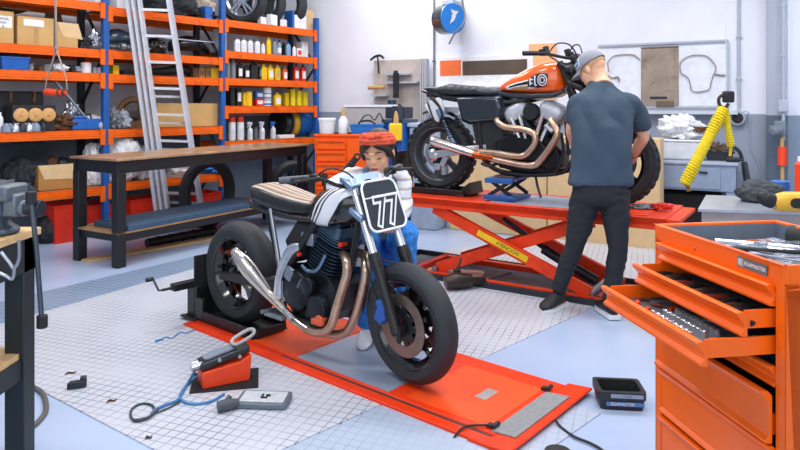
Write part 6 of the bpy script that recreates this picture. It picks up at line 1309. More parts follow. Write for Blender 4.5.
# tools ------------------------------------------------------------
def spanner(L, w=.011):
    m = MB(); m.bb(-L/2+.02, L/2-.02, -w/2, w/2, -.0025, .0025); 
    m.ring((L/2, 0, 0), (0, 0, 1), .0115*L/.16, [(-.004, -.004), (.005, -.004), (.005, .004), (-.004, .004)], 16)
    k = L/.16; m.prism([(-L/2+.024*k, -.006*k), (-L/2+.006*k, -.014*k), (-L/2-.012*k, -.012*k), (-L/2-.003*k, -.005*k), (-L/2+.004*k, 0), (-L/2-.003*k, .005*k), (-L/2-.012*k, .012*k), (-L/2+.006*k, .014*k), (-L/2+.024*k, .006*k)], o=(0, 0, -.0035), a=(1, 0, 0), b=(0, 1, 0), d=(0, 0, .007)); return m
def mk_spanner(label, p, rz, L=.16, group=None):
    o = spanner(L).bld('spanner', CHROME, loc=p, rz=rz); tag(o, label, 'spanner', group); return o
def mk_driver(label, p, rz, hm, L=.2, group=None, r=.013):
    t = thing('screwdriver', label, 'screwdriver', p, rz, group)
    m = MB(); m.lathe([(.004, 0), (r, .004), (r*.9, .03), (r, .07), (r*.7, .09), (r*.75, .098)], o=(-L/2, 0, 0), ax=(1, 0, 0), seg=10); m.bld('handle', hm, t)
    m = MB(); m.cyl((-L/2+.09, 0, 0), (L/2, 0, 0), .0035, seg=8); m.bld('blade', STEEL, t); return t
def mk_plier(label, p, rz, hm, k=1.):
    t = thing('pliers', label, 'pliers', p, rz); m = MB()
    m.tube([(0, 0, 0), (-.05*k, .014*k, 0), (-.12*k, .02*k, 0)], .008*k, 8, 4, flat=.7); m.tube([(0, 0, 0), (-.05*k, -.014*k, 0), (-.12*k, -.024*k, 0)], .008*k, 8, 4, flat=.7); m.bld('handle', hm, t)
    m = MB(); m.loft([[(0, -.014*k, -.006), (0, .014*k, -.006), (0, .014*k, .006), (0, -.014*k, .006)], [(.055*k, -.005*k, -.004), (.055*k, .005*k, -.004), (.055*k, .005*k, .004), (.055*k, -.005*k, .004)]]); m.cyl((0, 0, -.008), (0, 0, .008), .012*k); m.bld('jaws', STEEL, t); return t
zt_ = .934
n = 0
SPL = ['nearest the badge', 'beside the first one', 'pointing to the far corner', 'by the near rim', 'lying across the middle', 'under the long bar', 'near the left lining', 'close to the right corner', 'next to the pliers', 'at the back of the pile', 'on top of the pile', 'beside the black handled ratchet']
for k in range(12):
    x = .17+.038*k; y = .14+.08*((k*5) % 4); mk_spanner('chrome combination spanner in the top tray %s' % SPL[k], TP(x, y, zt_+.012*(k % 4)), TZ+.5+.9*math.sin(k*2.1), .15+.012*(k % 4), 'chrome spanners in the top tray')
for k in range(10):
    x = .22+.036*k; y = .13+.09*((k*7) % 4); mk_spanner('chrome ring spanner high on the pile in the top tray, %s' % ['left end', 'pointing at the badge', 'lying flat beside the rim', 'crossing another spanner', 'in the centre', 'touching the ratchet', 'towards the back lining', 'near the pliers', 'beside the sockets', 'furthest right'][k], TP(x, y, .966+.006*(k % 3)), TZ+1.2+.8*math.sin(k*1.3), .17+.01*(k % 3), 'ring spanners on top of the pile')
for k, (x, y, z, a, L, hm) in enumerate([(.30, .25, .972, .95, .34, CHROME), (.40, .2, .975, 1.15, .30, BLACKM), (.44, .32, .968, .8, .30, CHROME), (.22, .22, .955, 1.3, .26, CHROME)]):
    t = thing('ratchet', ['long chrome ratchet lying over the pile in the top tray', 'ratchet with a black grip in the top tray', 'chrome breaker bar at the back of the top tray', 'short chrome ratchet near the left lining'][k], 'ratchet', TP(x, y, z), TZ+a, None)
    m = MB(); m.cyl((-L/2, 0, 0), (L/2-.04, 0, 0), .009, .007, seg=12); m.bld('handle', hm, t); m = MB(); m.cyl((L/2-.02, 0, -.012), (L/2-.02, 0, .012), .019); m.cyl((L/2-.02, 0, -.02), (L/2-.02, 0, -.01), .008); m.bld('head', CHROME, t)
mk_plier('pliers with black handles lying in the right part of the top tray', TP(.52, .3, .965), TZ+2.6, BLACKM, 1.2)
mk_plier('pliers with dark handles near the front rim of the top tray', TP(.34, .1, .955), TZ+.6, DSTEEL, 1.1)
mk_driver('black handled screwdriver across the middle of the top tray', TP(.45, .16, .965), TZ+1.0, BLACKM, .26)
mk_driver('grey handled screwdriver at the front rim of the top tray', TP(.56, .12, .96), TZ+.4, GREY, .2)
for k in range(7):
    m = MB(); r = .011+.0015*(k % 3); m.lathe([(r, 0), (r, .022), (r*.75, .024), (r*.7, .008)], seg=14); tag(m.bld('socket', CHROME, loc=TP(.50+.018*k, .06+.03*(k % 3), .9285)), 'chrome socket standing in the near right corner of the top tray, %s in the row' % ['first', 'second', 'third', 'fourth', 'fifth', 'sixth', 'seventh'][k], 'socket', 'sockets in the top tray')
# drill-like black tool at the far right corner of the tray
t = thing('impact_wrench', 'black and orange air wrench lying at the back of the top tray', 'wrench', TP(.30, .43, .985), TZ+.35)
m = MB(); m.cyl((-.09, 0, 0), (.10, 0, 0), .038, .034); m.cyl((.10, 0, 0), (.15, 0, 0), .02); m.tube([(-.03, 0, -.02), (-.06, -.02, -.05)], .022, 10); m.bld('body', BLACKM, t, bevel=.004); m = MB(); m.box((.0, 0, .034), (.12, .04, .012)); m.bld('orange_cover', TOR, t, bevel=.004); m = MB(); m.ring((.085, 0, 0), (1, 0, 0), .036, [(.002, -.01), (.002, .01), (-.002, .01), (-.002, -.01)], 20); m.bld('steel_ring', STEEL, t)
# second drawer: long dark drivers and chisels
z2 = .790+.03
dk = mat('dark_red_handle', '#7A2A18', .5)
for k in range(13):
    x = .075+.043*k; mk_driver('screwdriver lying in the second drawer, %s from its left end' % ['first', 'second', 'third', 'fourth', 'fifth', 'sixth', 'seventh', 'eighth', 'ninth', 'tenth', 'eleventh', 'twelfth', 'thirteenth'][k], TP(x, .0+.02*(k % 3), z2+.004), TZ+PI/2+.25*math.sin(k*1.7), [BLACKM, RUST, DSTEEL, dk][k % 4], .15+.02*(k % 3), 'screwdrivers in the second drawer')
# third drawer: sockets in rows, spanners, small red parts
z3 = .712+.0245
for r_ in range(3):
    for k in range(9):
        m = MB(); r = .0085+.0012*((k+r_) % 4); m.lathe([(r, 0), (r, .022), (r*.75, .024), (r*.7, .008)], seg=12)
        tag(m.bld('socket', CHROME, loc=TP(.27+.026*k, -.165+.045*r_, z3)), 'chrome socket in the %s row of the third drawer, %s from the left' % (['front', 'middle', 'back'][r_], ['first', 'second', 'third', 'fourth', 'fifth', 'sixth', 'seventh', 'eighth', 'ninth'][k]), 'socket', 'sockets in the third drawer')
for k in range(5): mk_spanner('chrome spanner in the third drawer, %s from the sockets' % ['first', 'second', 'third', 'fourth', 'fifth'][k], TP(.36+.03*k, -.02+.01*k, z3+.006), TZ+.2, .13, 'spanners in the third drawer')
for k, (x, y) in enumerate([(.10, -.1), (.13, -.14), (.17, -.09), (.2, -.15), (.16, -.02), (.22, -.06)]):
    m = MB(); m.tube([(-.015, 0, .006), (0, .006, .008), (.02, 0, .006)], [.006, .007, .005], 8, 3); tag(m.bld('small_fitting', REDOR if k % 2 else dk, loc=TP(x, y, z3), rz=k*1.3), '%s fitting at the left end of the third drawer, %s' % ('orange' if k % 2 else 'dark red', ['nearest the front corner', 'against the front lip', 'behind the front pair', 'beside the first socket', 'furthest back', 'between liner and sockets'][k]), 'fitting', 'fittings in the third drawer')
for k in range(2): m = MB(); m.bb(-.06, .06, -.004, .004, 0, .02); tag(m.bld('drawer_divider', TOR, loc=TP(.54+.045*k, -.08+.03*k, z3), rz=TZ+PI/2-.15), ['left orange divider strip in the third drawer', 'right orange divider strip in the third drawer'][k], 'divider')
t = toolbin('blue plastic tray lying inside the open gap under the third drawer', TP(.54, .09, .645), .14, .16, .045, BLUE, TZ, 'small_parts_tray')
# ---------------------------------------------------------------- floor items
bc = G(620, 405); t = thing('parts_tray', 'small black rectangular plastic tray standing on the blue floor', 'tray', bc+V((-.0, .02, 0)), math.radians(-6))
m = MB(); rA = lambda w, d, z, r=.02: [(x, y, z) for x, y in rrect(w, d, r, 4)]
m.loft([rA(.20, .15, 0), rA(.215, .165, .05), rA(.225, .175, .052), rA(.225, .175, .088), rA(.185, .135, .088), rA(.17, .12, .01)]); m.bld('body', mat('tray_dark_green_grey', '#20262A', .45), t, flat=False)
m = MB(); m.bb(-.055, .095, -.0885, -.087, .062, .08); sk = m.bld('label_sticker', mat('sticker_blue_grey', '#8FA3BC', .5), t, flat=True)
m = MB(); m.bb(-.075, .1, -.0805, -.079, .022, .042); m.X = None; s2 = m.bld('label_sticker', mat('sticker_blue', '#4F7FB8', .5), t, flat=True); s2.location = (0, -.0035, 0)
letters('EGAMASTER', .02, 'print', PAPER, s2, .0004, (.0, -.082, .032), (PI/2, 0, 0)); letters('TOOLS', .014, 'print', mat('print_grey', '#5E7088'), sk, .0004, (.02, -.0892, .071), (PI/2, 0, 0))
# red foot control with hand lever
fo = G(222, 384); fz = math.radians(28)
m = MB(); m.bb(-.17, .17, -.13, .13, .0065, .0085); tag(m.bld('floor_opening', mat('pit_black', '#17181B', .8), loc=fo+V((.01, .03, 0)), rz=math.radians(12)), 'dark square hatch in the floor plates under the red pedal unit', 'hatch')
fc = thing('foot_control', 'red box shaped foot pump control with black body and grey handle on the floor plates', 'pump', fo+V((0, .03, .009)), fz); fc.scale = (1.15,)*3
m = MB(); m.loft([[V((x, y, z)) for x, z in [(-.105, 0), (.105, 0), (.115, .115), (.06, .09), (-.105, .07)]] for y in (-.06, .06)]); m.bld('base', REDOR, fc, bevel=.004)
m = MB(); m.loft([[V((x, y, z)) for x, z in [(-.11, .072), (.11, .125), (.11, .155), (-.11, .105)]] for y in (-.05, .05)]); m.bld('pump_body', mat('pump_black', '#23272D', .45), fc, bevel=.008)
m = MB(); m.prism([(x*.9, y*.85) for x, y in rrect(.16, .07, .02)], o=(-.02, 0, .128), a=V((1, 0, .235)).normalized(), b=(0, 1, 0), d=(-.002, 0, .008)); m.bld('pedal_plate', mat('pedal_grey', '#8E98A8', .4, .4), fc)
m = MB(); q = catmull([(.05, -.035, .165), (.05, .035, .165), (.13, .035, .20), (.13, -.035, .20)], 4, True); m.tube(q, .009, 8, closed=True, flat=.8); m.bld('handle', mat('handle_light_grey', '#A9AAA6', .45), fc)
m = MB(); m.cyl((-.10, -.015, .09), (-.15, -.03, .09), .018, .012); m.bld('hose_coupling', ALU, fc); m = MB(); m.cyl((-.10, .02, .09), (-.14, .02, .088), .013); m.bld('hose_coupling', ALU, fc)
for bx in (.06, -.03): m = MB(); m.cyl((bx, -.045, .115), (bx, -.06, .115), .008); m.bld('bolt', ALU, fc)
HB = mat('blue_hose', '#3F7FB5', .4)
def fl_(pts, z=.014): return [G(x, y, z)+V((0, 0, 0)) for x, y in pts]
m = MB(); m.tube([TPp for TPp in [fc.location+V((-.12, -.08, .09))]]+fl_([(188, 383), (183, 391), (180, 397), (176, 401), (165, 405), (155, 410), (152, 414)]), .007, 8, 6); m.tube(fl_([(224, 394), (212, 401), (196, 404), (184, 402), (180, 396), (186, 386), (196, 377)], .012), .007, 8, 6)
tag(m.bld('air_hose', HB), 'blue air hose running from the red foot control across the plates', 'hose')
m = MB(); m.tube(fl_([(151, 415), (154, 408), (149, 404), (140, 404), (132, 409), (131, 417), (137, 421), (146, 419), (151, 415)], .012), .0055, 8, 5); m.tube(fl_([(152, 414), (166, 409), (180, 402)], .012), .004, 8, 5); m.tube(fl_([(133, 420), (142, 419), (150, 416), (158, 409)], .018), .006, 8, 5)
tag(m.bld('cable_loop', mat('dark_cable', '#39424C', .5)), 'dark looped cable end lying at the end of the blue hose', 'cable')
m = MB(); m.tube(fl_([(156, 342), (166, 337), (172, 338), (180, 332), (186, 333), (195, 329)], .012), .003, 6, 4); m.tube(fl_([(155, 341), (163, 339)], .012), .006, 6, 3); tag(m.bld('thin_wire', HB), 'thin blue wire lying on the plates beside the lift corner', 'wire')
# grey paddle shaped remote
ro = G(257, 406); rz_ = math.radians(-4); rm = thing('remote_pedal', 'grey rectangular pedal frame with a dark grip lying on the plates', 'pedal', ro+V((.03, .02, .009)), rz_)
GR = mat('pedal_frame_grey', '#67727E', .45, .3); m = MB()
m.loft([[V((x+sh, y, z)) for x, y in rrect(.25, .15, .015, 3)] for z, sh in ((0, 0), (.025, .0))]); m.bld('frame', GR, rm, bevel=.004)
m = MB(); m.prism(rrect(.215, .115, .008, 3), o=(0, 0, .0255), a=(1, 0, 0), b=(0, 1, 0), d=(0, 0, .003)); m.bld('pad', mat('pedal_pad_pale', '#C4C8CE', .5, var=.12, scale=30), rm, flat=True)
m = MB(); m.bb(-.012, .02, -.02, -.012, .0286, .034); m.bb(-.012, -.004, -.02, .02, .0286, .034); m.bb(.01, .03, .0, .01, .0286, .036); m.bld('spring_clip', BLACKM, rm)
m = MB(); m.tube([(-.11, -.06, .02), (-.15, -.09, .025), (-.19, -.115, .025)], [.02, .028, .024], 12); m.cyl((-.165, -.10, .03), (-.15, -.06, .05), .012); m.bld('grip', mat('grip_slate', '#434B55', .5), rm)
# small thing on the plates left, dark specks
m = MB(); m.box((0, 0, .018), (.075, .035, .034)); m.box((.03, .0, .03), (.03, .03, .05)); m.cyl((-.035, 0, .015), (-.045, 0, .015), .016); tag(m.bld('metal_bracket', DSTEEL, loc=G(77, 389)+V((0, 0, .006)), rz=.35, bevel=.004), 'small dark metal bracket lying on the plates near the left bench', 'bracket')
for k, (px, py, L) in enumerate([(71, 375, .06), (112, 403, .05), (149, 440, .03)]):
    m = MB(); m.tube([(-L/2, 0, .004), (-L/6, .012, .006), (L/6, -.006, .005), (L/2, .008, .004)], [.002, .005, .004, .002], 6, 3); tag(m.bld('debris', RUST, loc=G(px, py)+V((0, 0, .006)), rz=.7), ['thin dark shaving above the metal bracket', 'brown crumbs on the plates between bracket and cable loop', 'small brown chip near the lower edge of the plates'][k], 'debris')
m = MB(); m.tube([G(556, 421, .02), G(562, 428, .01), G(575, 437, .01), G(590, 443, .01), G(602, 450, .01), G(615, 462, .01)], .006, 8, 6); tag(m.bld('power_cable', BLACKM), 'black cable coming from under the lift ramp', 'cable')
m = MB(); m.lathe([(.06, 0), (.055, .008), (.02, .01)], seg=30); tag(m.bld('floor_cap', BLACKM, loc=G(558, 453)), 'black round disc on the floor at the bottom of the photo', 'disc')
# things on the plates behind the front wheel
m = MB(); m.tube([(-.14, 0, .06), (-.05, 0, .07), (.08, 0, .065)], [.05, .065, .05], 14, 3); m.cyl((.08, 0, .06), (.2, .03, .05), .03); m.box((-.02, .06, .12), (.05, .05, .05)); m.tube([(-.02, .06, .14), (.03, .1, .22)], .012, 8); 
tag(m.bld('grease_gun', mat('dark_brown_metal', '#39312E', .4, .5, var=.2), loc=G(462, 290)+V((0, 0, .006)), rz=.25, bevel=.006), 'dark brown pump unit lying behind the front wheel', 'pump')
m = MB(); m.bar((-.28, 0, .012), (.26, .06, .055), .05, .012); tag(m.bld('steel_strip', mat('dark_strip', '#4A525A', .4, .5), loc=G(487, 285)+V((0, 0, .006)), rz=.42), 'narrow dark steel strip lying under the raised lift', 'strip')
m = MB(); m.prism(rrect(.5, .26, .06), o=(0, 0, 0), a=(1, 0, 0), b=(0, 1, 0), d=(0, 0, .015)); tag(m.bld('flat_cushion', mat('pale_mat_cloth', '#CDBFB5', .8), loc=G(455, 278)+V((0, .1, .006)), rz=-.3), 'pale flat kneeling mat under the raised lift', 'mat')
# ---------------------------------------------------------------- big cardboard boxes behind the raised lift
c0 = G(449, 229); c1_ = G(660, 250); u = (c1_-c0); u.z = 0; L = u.length; cz = math.atan2(u.y, u.x)
for k, (x0, x1, h, lab, mm) in enumerate([(0, L*.50, 1.02, 'large pale cardboard box behind the rear half of the orange motorcycle', CARDL), (L*.505, L, 1.12, 'large pale cardboard box behind the man and the front of the orange motorcycle', CARDL)]):
    t = thing('cardboard_box', lab, 'box', (c0.x, c0.y, 0), cz); m = MB(); m.bb(x0, x1, 0, .32, .0, h); m.bld('body', mm, t, bevel=.01)
    m = MB(); m.bb(x0+.01, x1-.01, .15, .17, h, h+.002); m.bld('top_seam', CARDD, t, flat=True)
# ---------------------------------------------------------------- back wall fittings
def onwall(name, label, cat, px, py, off): p = BWp(px, py, off); return thing(name, label, cat, p, BRZ)
def WL(px, py, off, t):   # local coordinates on a wall thing
    p = BWp(px, py, off)-t.location; return V((p.dot(BWU), -p.dot(BWN), p.z))
def quad(t, x0, y0, x1, y1, off, d, mm, name, bev=0):
    a = WL(x0, y1, off, t); b = WL(x1, y0, off, t); m = MB(); m.bb(a.x, b.x, a.y, a.y+d, a.z, b.z); return m.bld(name, mm, t, bevel=bev, seg=1)
sg = onwall('wall_sign', 'long white framed wall sign with an orange and a dark brown field', 'sign', 438, 80, .03)
quad(sg, 436, 54, 533, 88, .03, .028, mat('sign_white', '#EEF0F6', .5), 'board', .004); quad(sg, 440, 60, 461, 76, .034, .003, mat('sign_orange', '#F5743A', .6), 'colour_field'); quad(sg, 462.5, 59, 527, 75.5, .034, .003, mat('sign_brown', '#54463C', .6, var=.2, scale=3), 'colour_field')
m = MB(); a = WL(436, 86, .05, sg); b = WL(533, 86, .05, sg); m.bb(a.x, b.x, -.05, -.0, a.z-.03, a.z+.0); m.bld('ledge', mat('sign_white', '#EEF0F6'), sg)
pb = onwall('wall_panel', 'peach coloured flat panel on the wall behind the orange fuel tank', 'panel', 540, 80, .02); quad(pb, 529, 43, 556, 100, .02, .018, mat('peach_panel', '#F0B780', .7), 'board')
lb = onwall('wall_board', 'white board with engine gaskets and a brown folder hung on the wall', 'board', 660, 110, .03)
quad(lb, 598, 46, 728, 107, .03, .026, mat('board_white', '#E4E9F4', .5), 'board'); a = WL(598, 46, .034, lb); b = WL(728, 107, .034, lb)
m = MB(); 
for z in (a.z, b.z): m.bb(a.x, b.x, -.01, .02, z-.012, z+.012)
for x in (b.x,): m.bb(x-.012, x+.012, -.01, .02, b.z, a.z)
m.bld('frame', LGREY, lb)
m = MB(); a = WL(590, 112, .03, lb); b = WL(738, 108, .03, lb); m.bb(a.x, b.x, -.12, .02, a.z-.02, a.z+.02); m.bld('ledge', mat('ledge_pale', '#C6CEDC', .5), lb)
def gasket(name, label, pts, closed, r=.009):
    m = MB(); q = [BWp(x, y, .05) for x, y in pts]; m.tube(q, r, 8, 5, closed=closed, flat=.6); tag(m.bld(name, mat('gasket_grey_brown', '#8B8078', .7, var=.35, scale=20)), label, 'gasket')
gasket('gasket', 'thin grey gasket ring on the white board beside the cap', [(609, 72), (608, 62), (614, 56), (624, 54.5), (634, 55), (640, 60)], False); gasket('gasket', 'lower grey gasket piece peeping over the man\'s shoulder', [(606, 74), (612, 78), (618, 77), (619, 82)], False, .012)
gasket('gasket', 'loop shaped gasket at the right of the white board', [(681, 62), (687, 57), (696, 55), (706, 56), (712, 61), (716, 68), (713, 76), (711, 83), (708, 90), (693, 91.5), (690, 83), (687, 77), (681, 73), (680, 66)], True); gasket('gasket', 'short grey strip right of the loop shaped gasket', [(715, 74), (720, 75), (726, 75)], False, .013); 
fd = onwall('gasket_folder', 'stained brown paper folder hanging in the middle of the white board', 'folder', 660, 105, .05); quad(fd, 641, 47, 678.5, 106, .05, .02, mat('stained_brown', '#9C8E80', .8, var=.2, scale=5, grime='#6E6258', gscale=4, bump=.4), 'cover', .006); quad(fd, 641, 46, 678.5, 49, .056, .03, mat('dark_stain', '#6B5C50', .8), 'top_fold', .004); quad(fd, 650, 96.5, 667, 99, .055, .004, DSTEEL, 'print')
p_ = quad(fd, 656, 101, 674, 107, .06, .02, mat('dark_stain', '#6B5C50', .8), 'lower_fold', .006)
# cable reel
cr = onwall('cable_reel', 'round steel cable reel with a blue face mounted high on the wall', 'reel', 449, 19, .30)
m = MB(); ax = V((.80, -.60, 0)); ax = V((.88, -.47, -.02)).normalized(); m.cyl(-ax*.13, ax*.08, .20, seg=40); m.bld('drum', mat('reel_steel', '#7D8288', .25, .9, var=.3, scale=6), cr, bevel=.008)
m = MB(); m.cyl(ax*.08, ax*.10, .203, seg=40); m.bld('face', mat('reel_blue', '#1C82DC', .35), cr, bevel=.004)
sx_, up_ = frame(ax); 
m = MB(); o_ = ax*.102; m.prism([(-.02, .10), (.05, .12), (.02, .05), (.04, .03), (-.01, .0), (-.03, .04), (-.08, .10)], o=o_, a=sx_, b=up_, d=ax*.004); m.prism([(-.03, .03), (.03, .03), (.0, -.03), (-.07, -.08), (-.05, -.03)], o=o_+ax*.003, a=sx_*-1, b=up_, d=ax*.004); m.bld('emblem', WHITE, cr)
m = MB(); m.box((.0, .12, .22), (.16, .34, .05)); m.box((.0, .27, .2), (.14, .04, .26)); m.bld('bracket', LGREY, cr)
m = MB(); m.tube([BWp(461, -10, .3), BWp(463, 5, .3), BWp(465, 17, .33), BWp(462, 26, .4), BWp(455, 33, .42), BWp(449, 44, .42)], .012, 8, 5); tag(m.bld('electric_cable', mat('cable_grey', '#6B6A6C', .5)), 'grey cable end hanging from the reel on the wall', 'cable')
def conduit(label, px, y0, y1, r, off=.03, mm=LGREY):
    a = BWp(px, y0, off); b = BWp(px, y1, off); b = V((a.x, a.y, b.z)); m = MB(); m.cyl(a, b, r, seg=12)
    for k in range(4):
        z = a.z+(b.z-a.z)*(k+.3)/4; m.box((a.x, a.y, z), (r*3.4, .04, .02), rz=BRZ)
    return tag(m.bld('wall_conduit', mm), label, 'conduit')
conduit('thin dark vertical conduit left of the cable reel', 434, -60, 87, .012, .03, mat('conduit_dark', '#6F7074', .5)); conduit('grey vertical conduit above the round wall fitting', 739, -60, 108, .016)
conduit('pale vertical conduit with boxes in the right corner', 783.5, -60, 140, .016, .34)
sk = onwall('wall_socket', 'round grey wall socket with a black centre', 'socket', 737.5, 118, .06); m = MB(); m.lathe([(.085, .055), (.088, 0), (.075, -.02), (.06, -.02)], ax=(0, 1, 0)); m.bld('ring', LGREY, sk); m = MB(); m.lathe([(.06, 0), (.058, -.03), (.04, -.036)], ax=(0, 1, 0)); m.bld('centre', BLACKM, sk)
m = MB(); m.tube([BWp(742, 112, .04), BWp(748, 112, .05), BWp(749.5, 120, .03), BWp(749.5, 138, .02), BWp(752, 150, .02), BWp(760, 168, .02), BWp(766, 185, .02)], .006, 8, 5); tag(m.bld('wall_cable', LGREY), 'thin grey cable curling down the wall right of the round socket', 'cable')
jb = thing('junction_box', 'clear grey junction box on the right corner conduit', 'junction box', BWp(783, 106, .35), BRZ); m = MB(); m.box((0, 0, 0), (.09, .06, .13)); m.bld('box', LGREY, jb, bevel=.012)
jp = thing('wall_plug', 'dark grey industrial plug socket below the junction box', 'plug', BWp(780, 128, .36), BRZ); m = MB(); m.box((0, 0, 0), (.11, .07, .15)); m.box((-.05, -.04, -.02), (.09, .09, .09), rz=.5); m.cyl((0, -.03, -.02), (-.07, -.1, -.04), .045); m.bld('box', mat('plug_grey', '#75828E', .5), jp, bevel=.012)
bm = BWp(783, 150, .42); br = thing('broom', 'broom handle with an orange sleeve leaning in the right corner', 'broom', (bm.x, bm.y, 0)); zt1 = HC-(138-HY)*bm.y/FO
m = MB(); m.cyl((0, 0, .12), (.02, .05, zt1), .018); m.bld('handle', CARD, br); m = MB(); m.cyl((.010, .03, HC-(166-HY)*bm.y/FO), (.018, .045, HC-(147-HY)*bm.y/FO), .045, .042); m.bld('orange_sleeve', REDOR, br, bevel=.004); m = MB(); m.box((0, 0, .08), (.3, .06, .12)); m.bld('brush', BLUE, br, bevel=.01)
t = thing('canister', 'blue canister with a white top standing on the bench beside the broom', 'canister', P(780, 195, 4.2), 0); m = MB(); m.lathe([(.055, 0), (.055, .1), (.05, .105)]); m.bld('body', BLUE, t); m = MB(); m.lathe([(.056, .02), (.056, .04)], cap=False); m.bld('band', WHITE, t); t.location.z = .862
t = thing('spray_can', 'orange spray can at the right edge of the photo', 'can', P(801, 190, 4.1), 0); m = MB(); m.lathe([(.035, 0), (.035, .22), (.02, .24)]); m.bld('body', REDOR, t); m = MB(); m.lathe([(.02, .24), (.018, .27)]); m.bld('cap', WHITE, t); t.location.z = .862
# ---------------------------------------------------------------- grey table at the back wall
ta = BWp(736, 163, .85); tt = thing('steel_table', 'blue grey steel drawer table at the back wall carrying a bagged box', 'table', (ta.x, ta.y, 0), BRZ); TZ1 = HC-(163-HY)*ta.y/FO
m = MB(); m.bb(-1.5, .02, -.02, .72, TZ1-.03, TZ1); m.bld('table_top', mat('table_top_grey', '#AEB9CC', .35), tt, bevel=.004, seg=1); m = MB(); m.bb(-1.5, 0, 0, .7, TZ1-.30, TZ1-.03); m.bb(-1.45, -.14, -.012, 0, TZ1-.28, TZ1-.06); m.bld('drawer_case', mat('table_grey', '#8D9CB4', .45), tt, bevel=.005, seg=1)
for x in (-1.3, -.9, -.3): m = MB(); m.bb(x-.04, x+.04, -.025, -.012, TZ1-.12, TZ1-.10); m.bld('handle', DSTEEL, tt)
for x in (-1.45, -.05):
    for y in (.05, .65): m = MB(); m.bb(x-.04, x+.04, y-.04, y+.04, 0, TZ1-.3); m.bld('leg', mat('table_grey', '#8D9CB4'), tt)
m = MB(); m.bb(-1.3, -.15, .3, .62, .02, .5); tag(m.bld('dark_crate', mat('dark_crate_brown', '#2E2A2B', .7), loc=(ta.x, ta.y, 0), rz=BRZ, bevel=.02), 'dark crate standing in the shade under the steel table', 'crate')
def TT(x, y, z=0): return V((ta.x, ta.y, TZ1+z))+BWU*x-BWN*y
t = thing('plastic_tub', 'translucent white tub covered with a crumpled plastic bag on the steel table', 'tub', TT(-.52, .25, .002), BRZ); m = MB(); m.box((0, 0, .1), (.42, .3, .2), taper=1.06); m.bld('body', mat('tub_translucent', '#D6DAE2', .35), t, bevel=.02)
m = MB(); m.box((0, 0, .205), (.47, .34, .02)); m.bld('rim', WHITE, t, bevel=.008)
blob('plastic_bag', 'crumpled clear white plastic bag lying on top of the tub', 'bag', TT(-.52, .25, .219), .20, (1.1, .8, .75), PLASTBAG, 61, BRZ, amp=.3)
blob('paper_bag', 'small brown paper scrap on the plastic bag', 'paper', TT(-.36, .18, .30), .08, (1.3, .8, .4), RUST, 62, BRZ, amp=.3)
t = toolbin('dark open box of brown parts on the steel table', TT(-.16, .3, .002), .26, .2, .1, DSTEEL, BRZ, 'parts_box'); blob('parts_heap', 'brown round parts heaped in the dark box on the steel table', 'parts', TT(-.16, .3, .03), .09, (1.2, .9, 1.1), mat('parts_brown', '#6A5446', .6, var=.4, scale=30), 63, amp=.35)
m = MB(); m.cyl((-.06, 0, .025), (.06, 0, .025), .025); m.cyl((.06, 0, .025), (.1, 0, .025), .014); tag(m.bld('torch_lamp', BLACKM, loc=TT(-.03, .1, .0), rz=BRZ), 'small black cylinder at the corner of the steel table', 'torch')
m = MB(); m.tube([TT(.07, .2, .0), TT(.10, .2, -.2), TT(.16, .22, -.5), TT(.24, .26, -TZ1+.02)], [.04, .05, .06, .07], 10, 4, flat=.6); m.tube([TT(.05, .25, .02), TT(.03, .2, .1), TT(-.02, .15, .15)], .02, 8, 3); tag(m.bld('hanging_jacket', mat('dark_canvas', '#3B4046', .8, bump=.4, bscale=14)), 'dark canvas strap bundle hanging beside the steel table', 'canvas')
# ---------------------------------------------------------------- yellow wrapped sling
Ys = 5.6; ysl = thing('lifting_sling', 'yellow rope wrapped sling hanging from a black hook at the right wall', 'sling')
def ropewrap(a, b, r, name, turns):
    a, b = V(a), V(b); d = (b-a).normalized(); s1, s2 = frame(d); m = MB(); m.cyl(a, b, r*.95, r*1.0, seg=12); L_ = (b-a).length; pts = []
    n_ = turns*12
    for k in range(n_+1): f = k/n_; t_ = f*turns*2*PI; rr = r*(.85+.15*math.sin(f*9)); pts.append(a+d*L_*f+(s1*math.cos(t_)+s2*math.sin(t_))*rr)
    m.tube(pts, L_/turns*.36, 6); return m.bld(name, YROPE, ysl)
ropewrap(P(724, 108, Ys), P(684.5, 184, Ys), .046, 'wrapped_leg', 30); ropewrap(P(725, 110, Ys), P(731, 146, Ys), .028, 'wrapped_leg', 16)
m = MB(); m.cyl(P(731, 146, Ys), P(730, 156, Ys), .012); m.bld('rope_end', YROPE, ysl); m = MB(); m.cyl(P(686, 182, Ys), P(689, 191, Ys), .015, .02); m.bld('tail_end', mat('tan_leather', '#8A6A2C', .7), ysl)
hk = thing('hoist_hook', 'black hoist hook holding the yellow sling', 'hook', P(726, 98, Ys)); m = MB(); m.box((.02, 0, .01), (.09, .06, .1)); m.bld('block', BLACKM, hk, bevel=.015); m = MB(); m.tube([(-.02, 0, .03), (-.06, 0, .0), (-.055, 0, -.06), (-.01, 0, -.085), (.02, 0, -.05)], .014, 10, 5); m.bld('hook', mat('hook_brown', '#4B3A33', .5, .5), hk); m = MB(); m.cyl((.0, 0, .05), (.0, 0, 2.6), .004); m.bld('suspension_wire', mat('pale_wire', '#C9CED8', .5), hk)
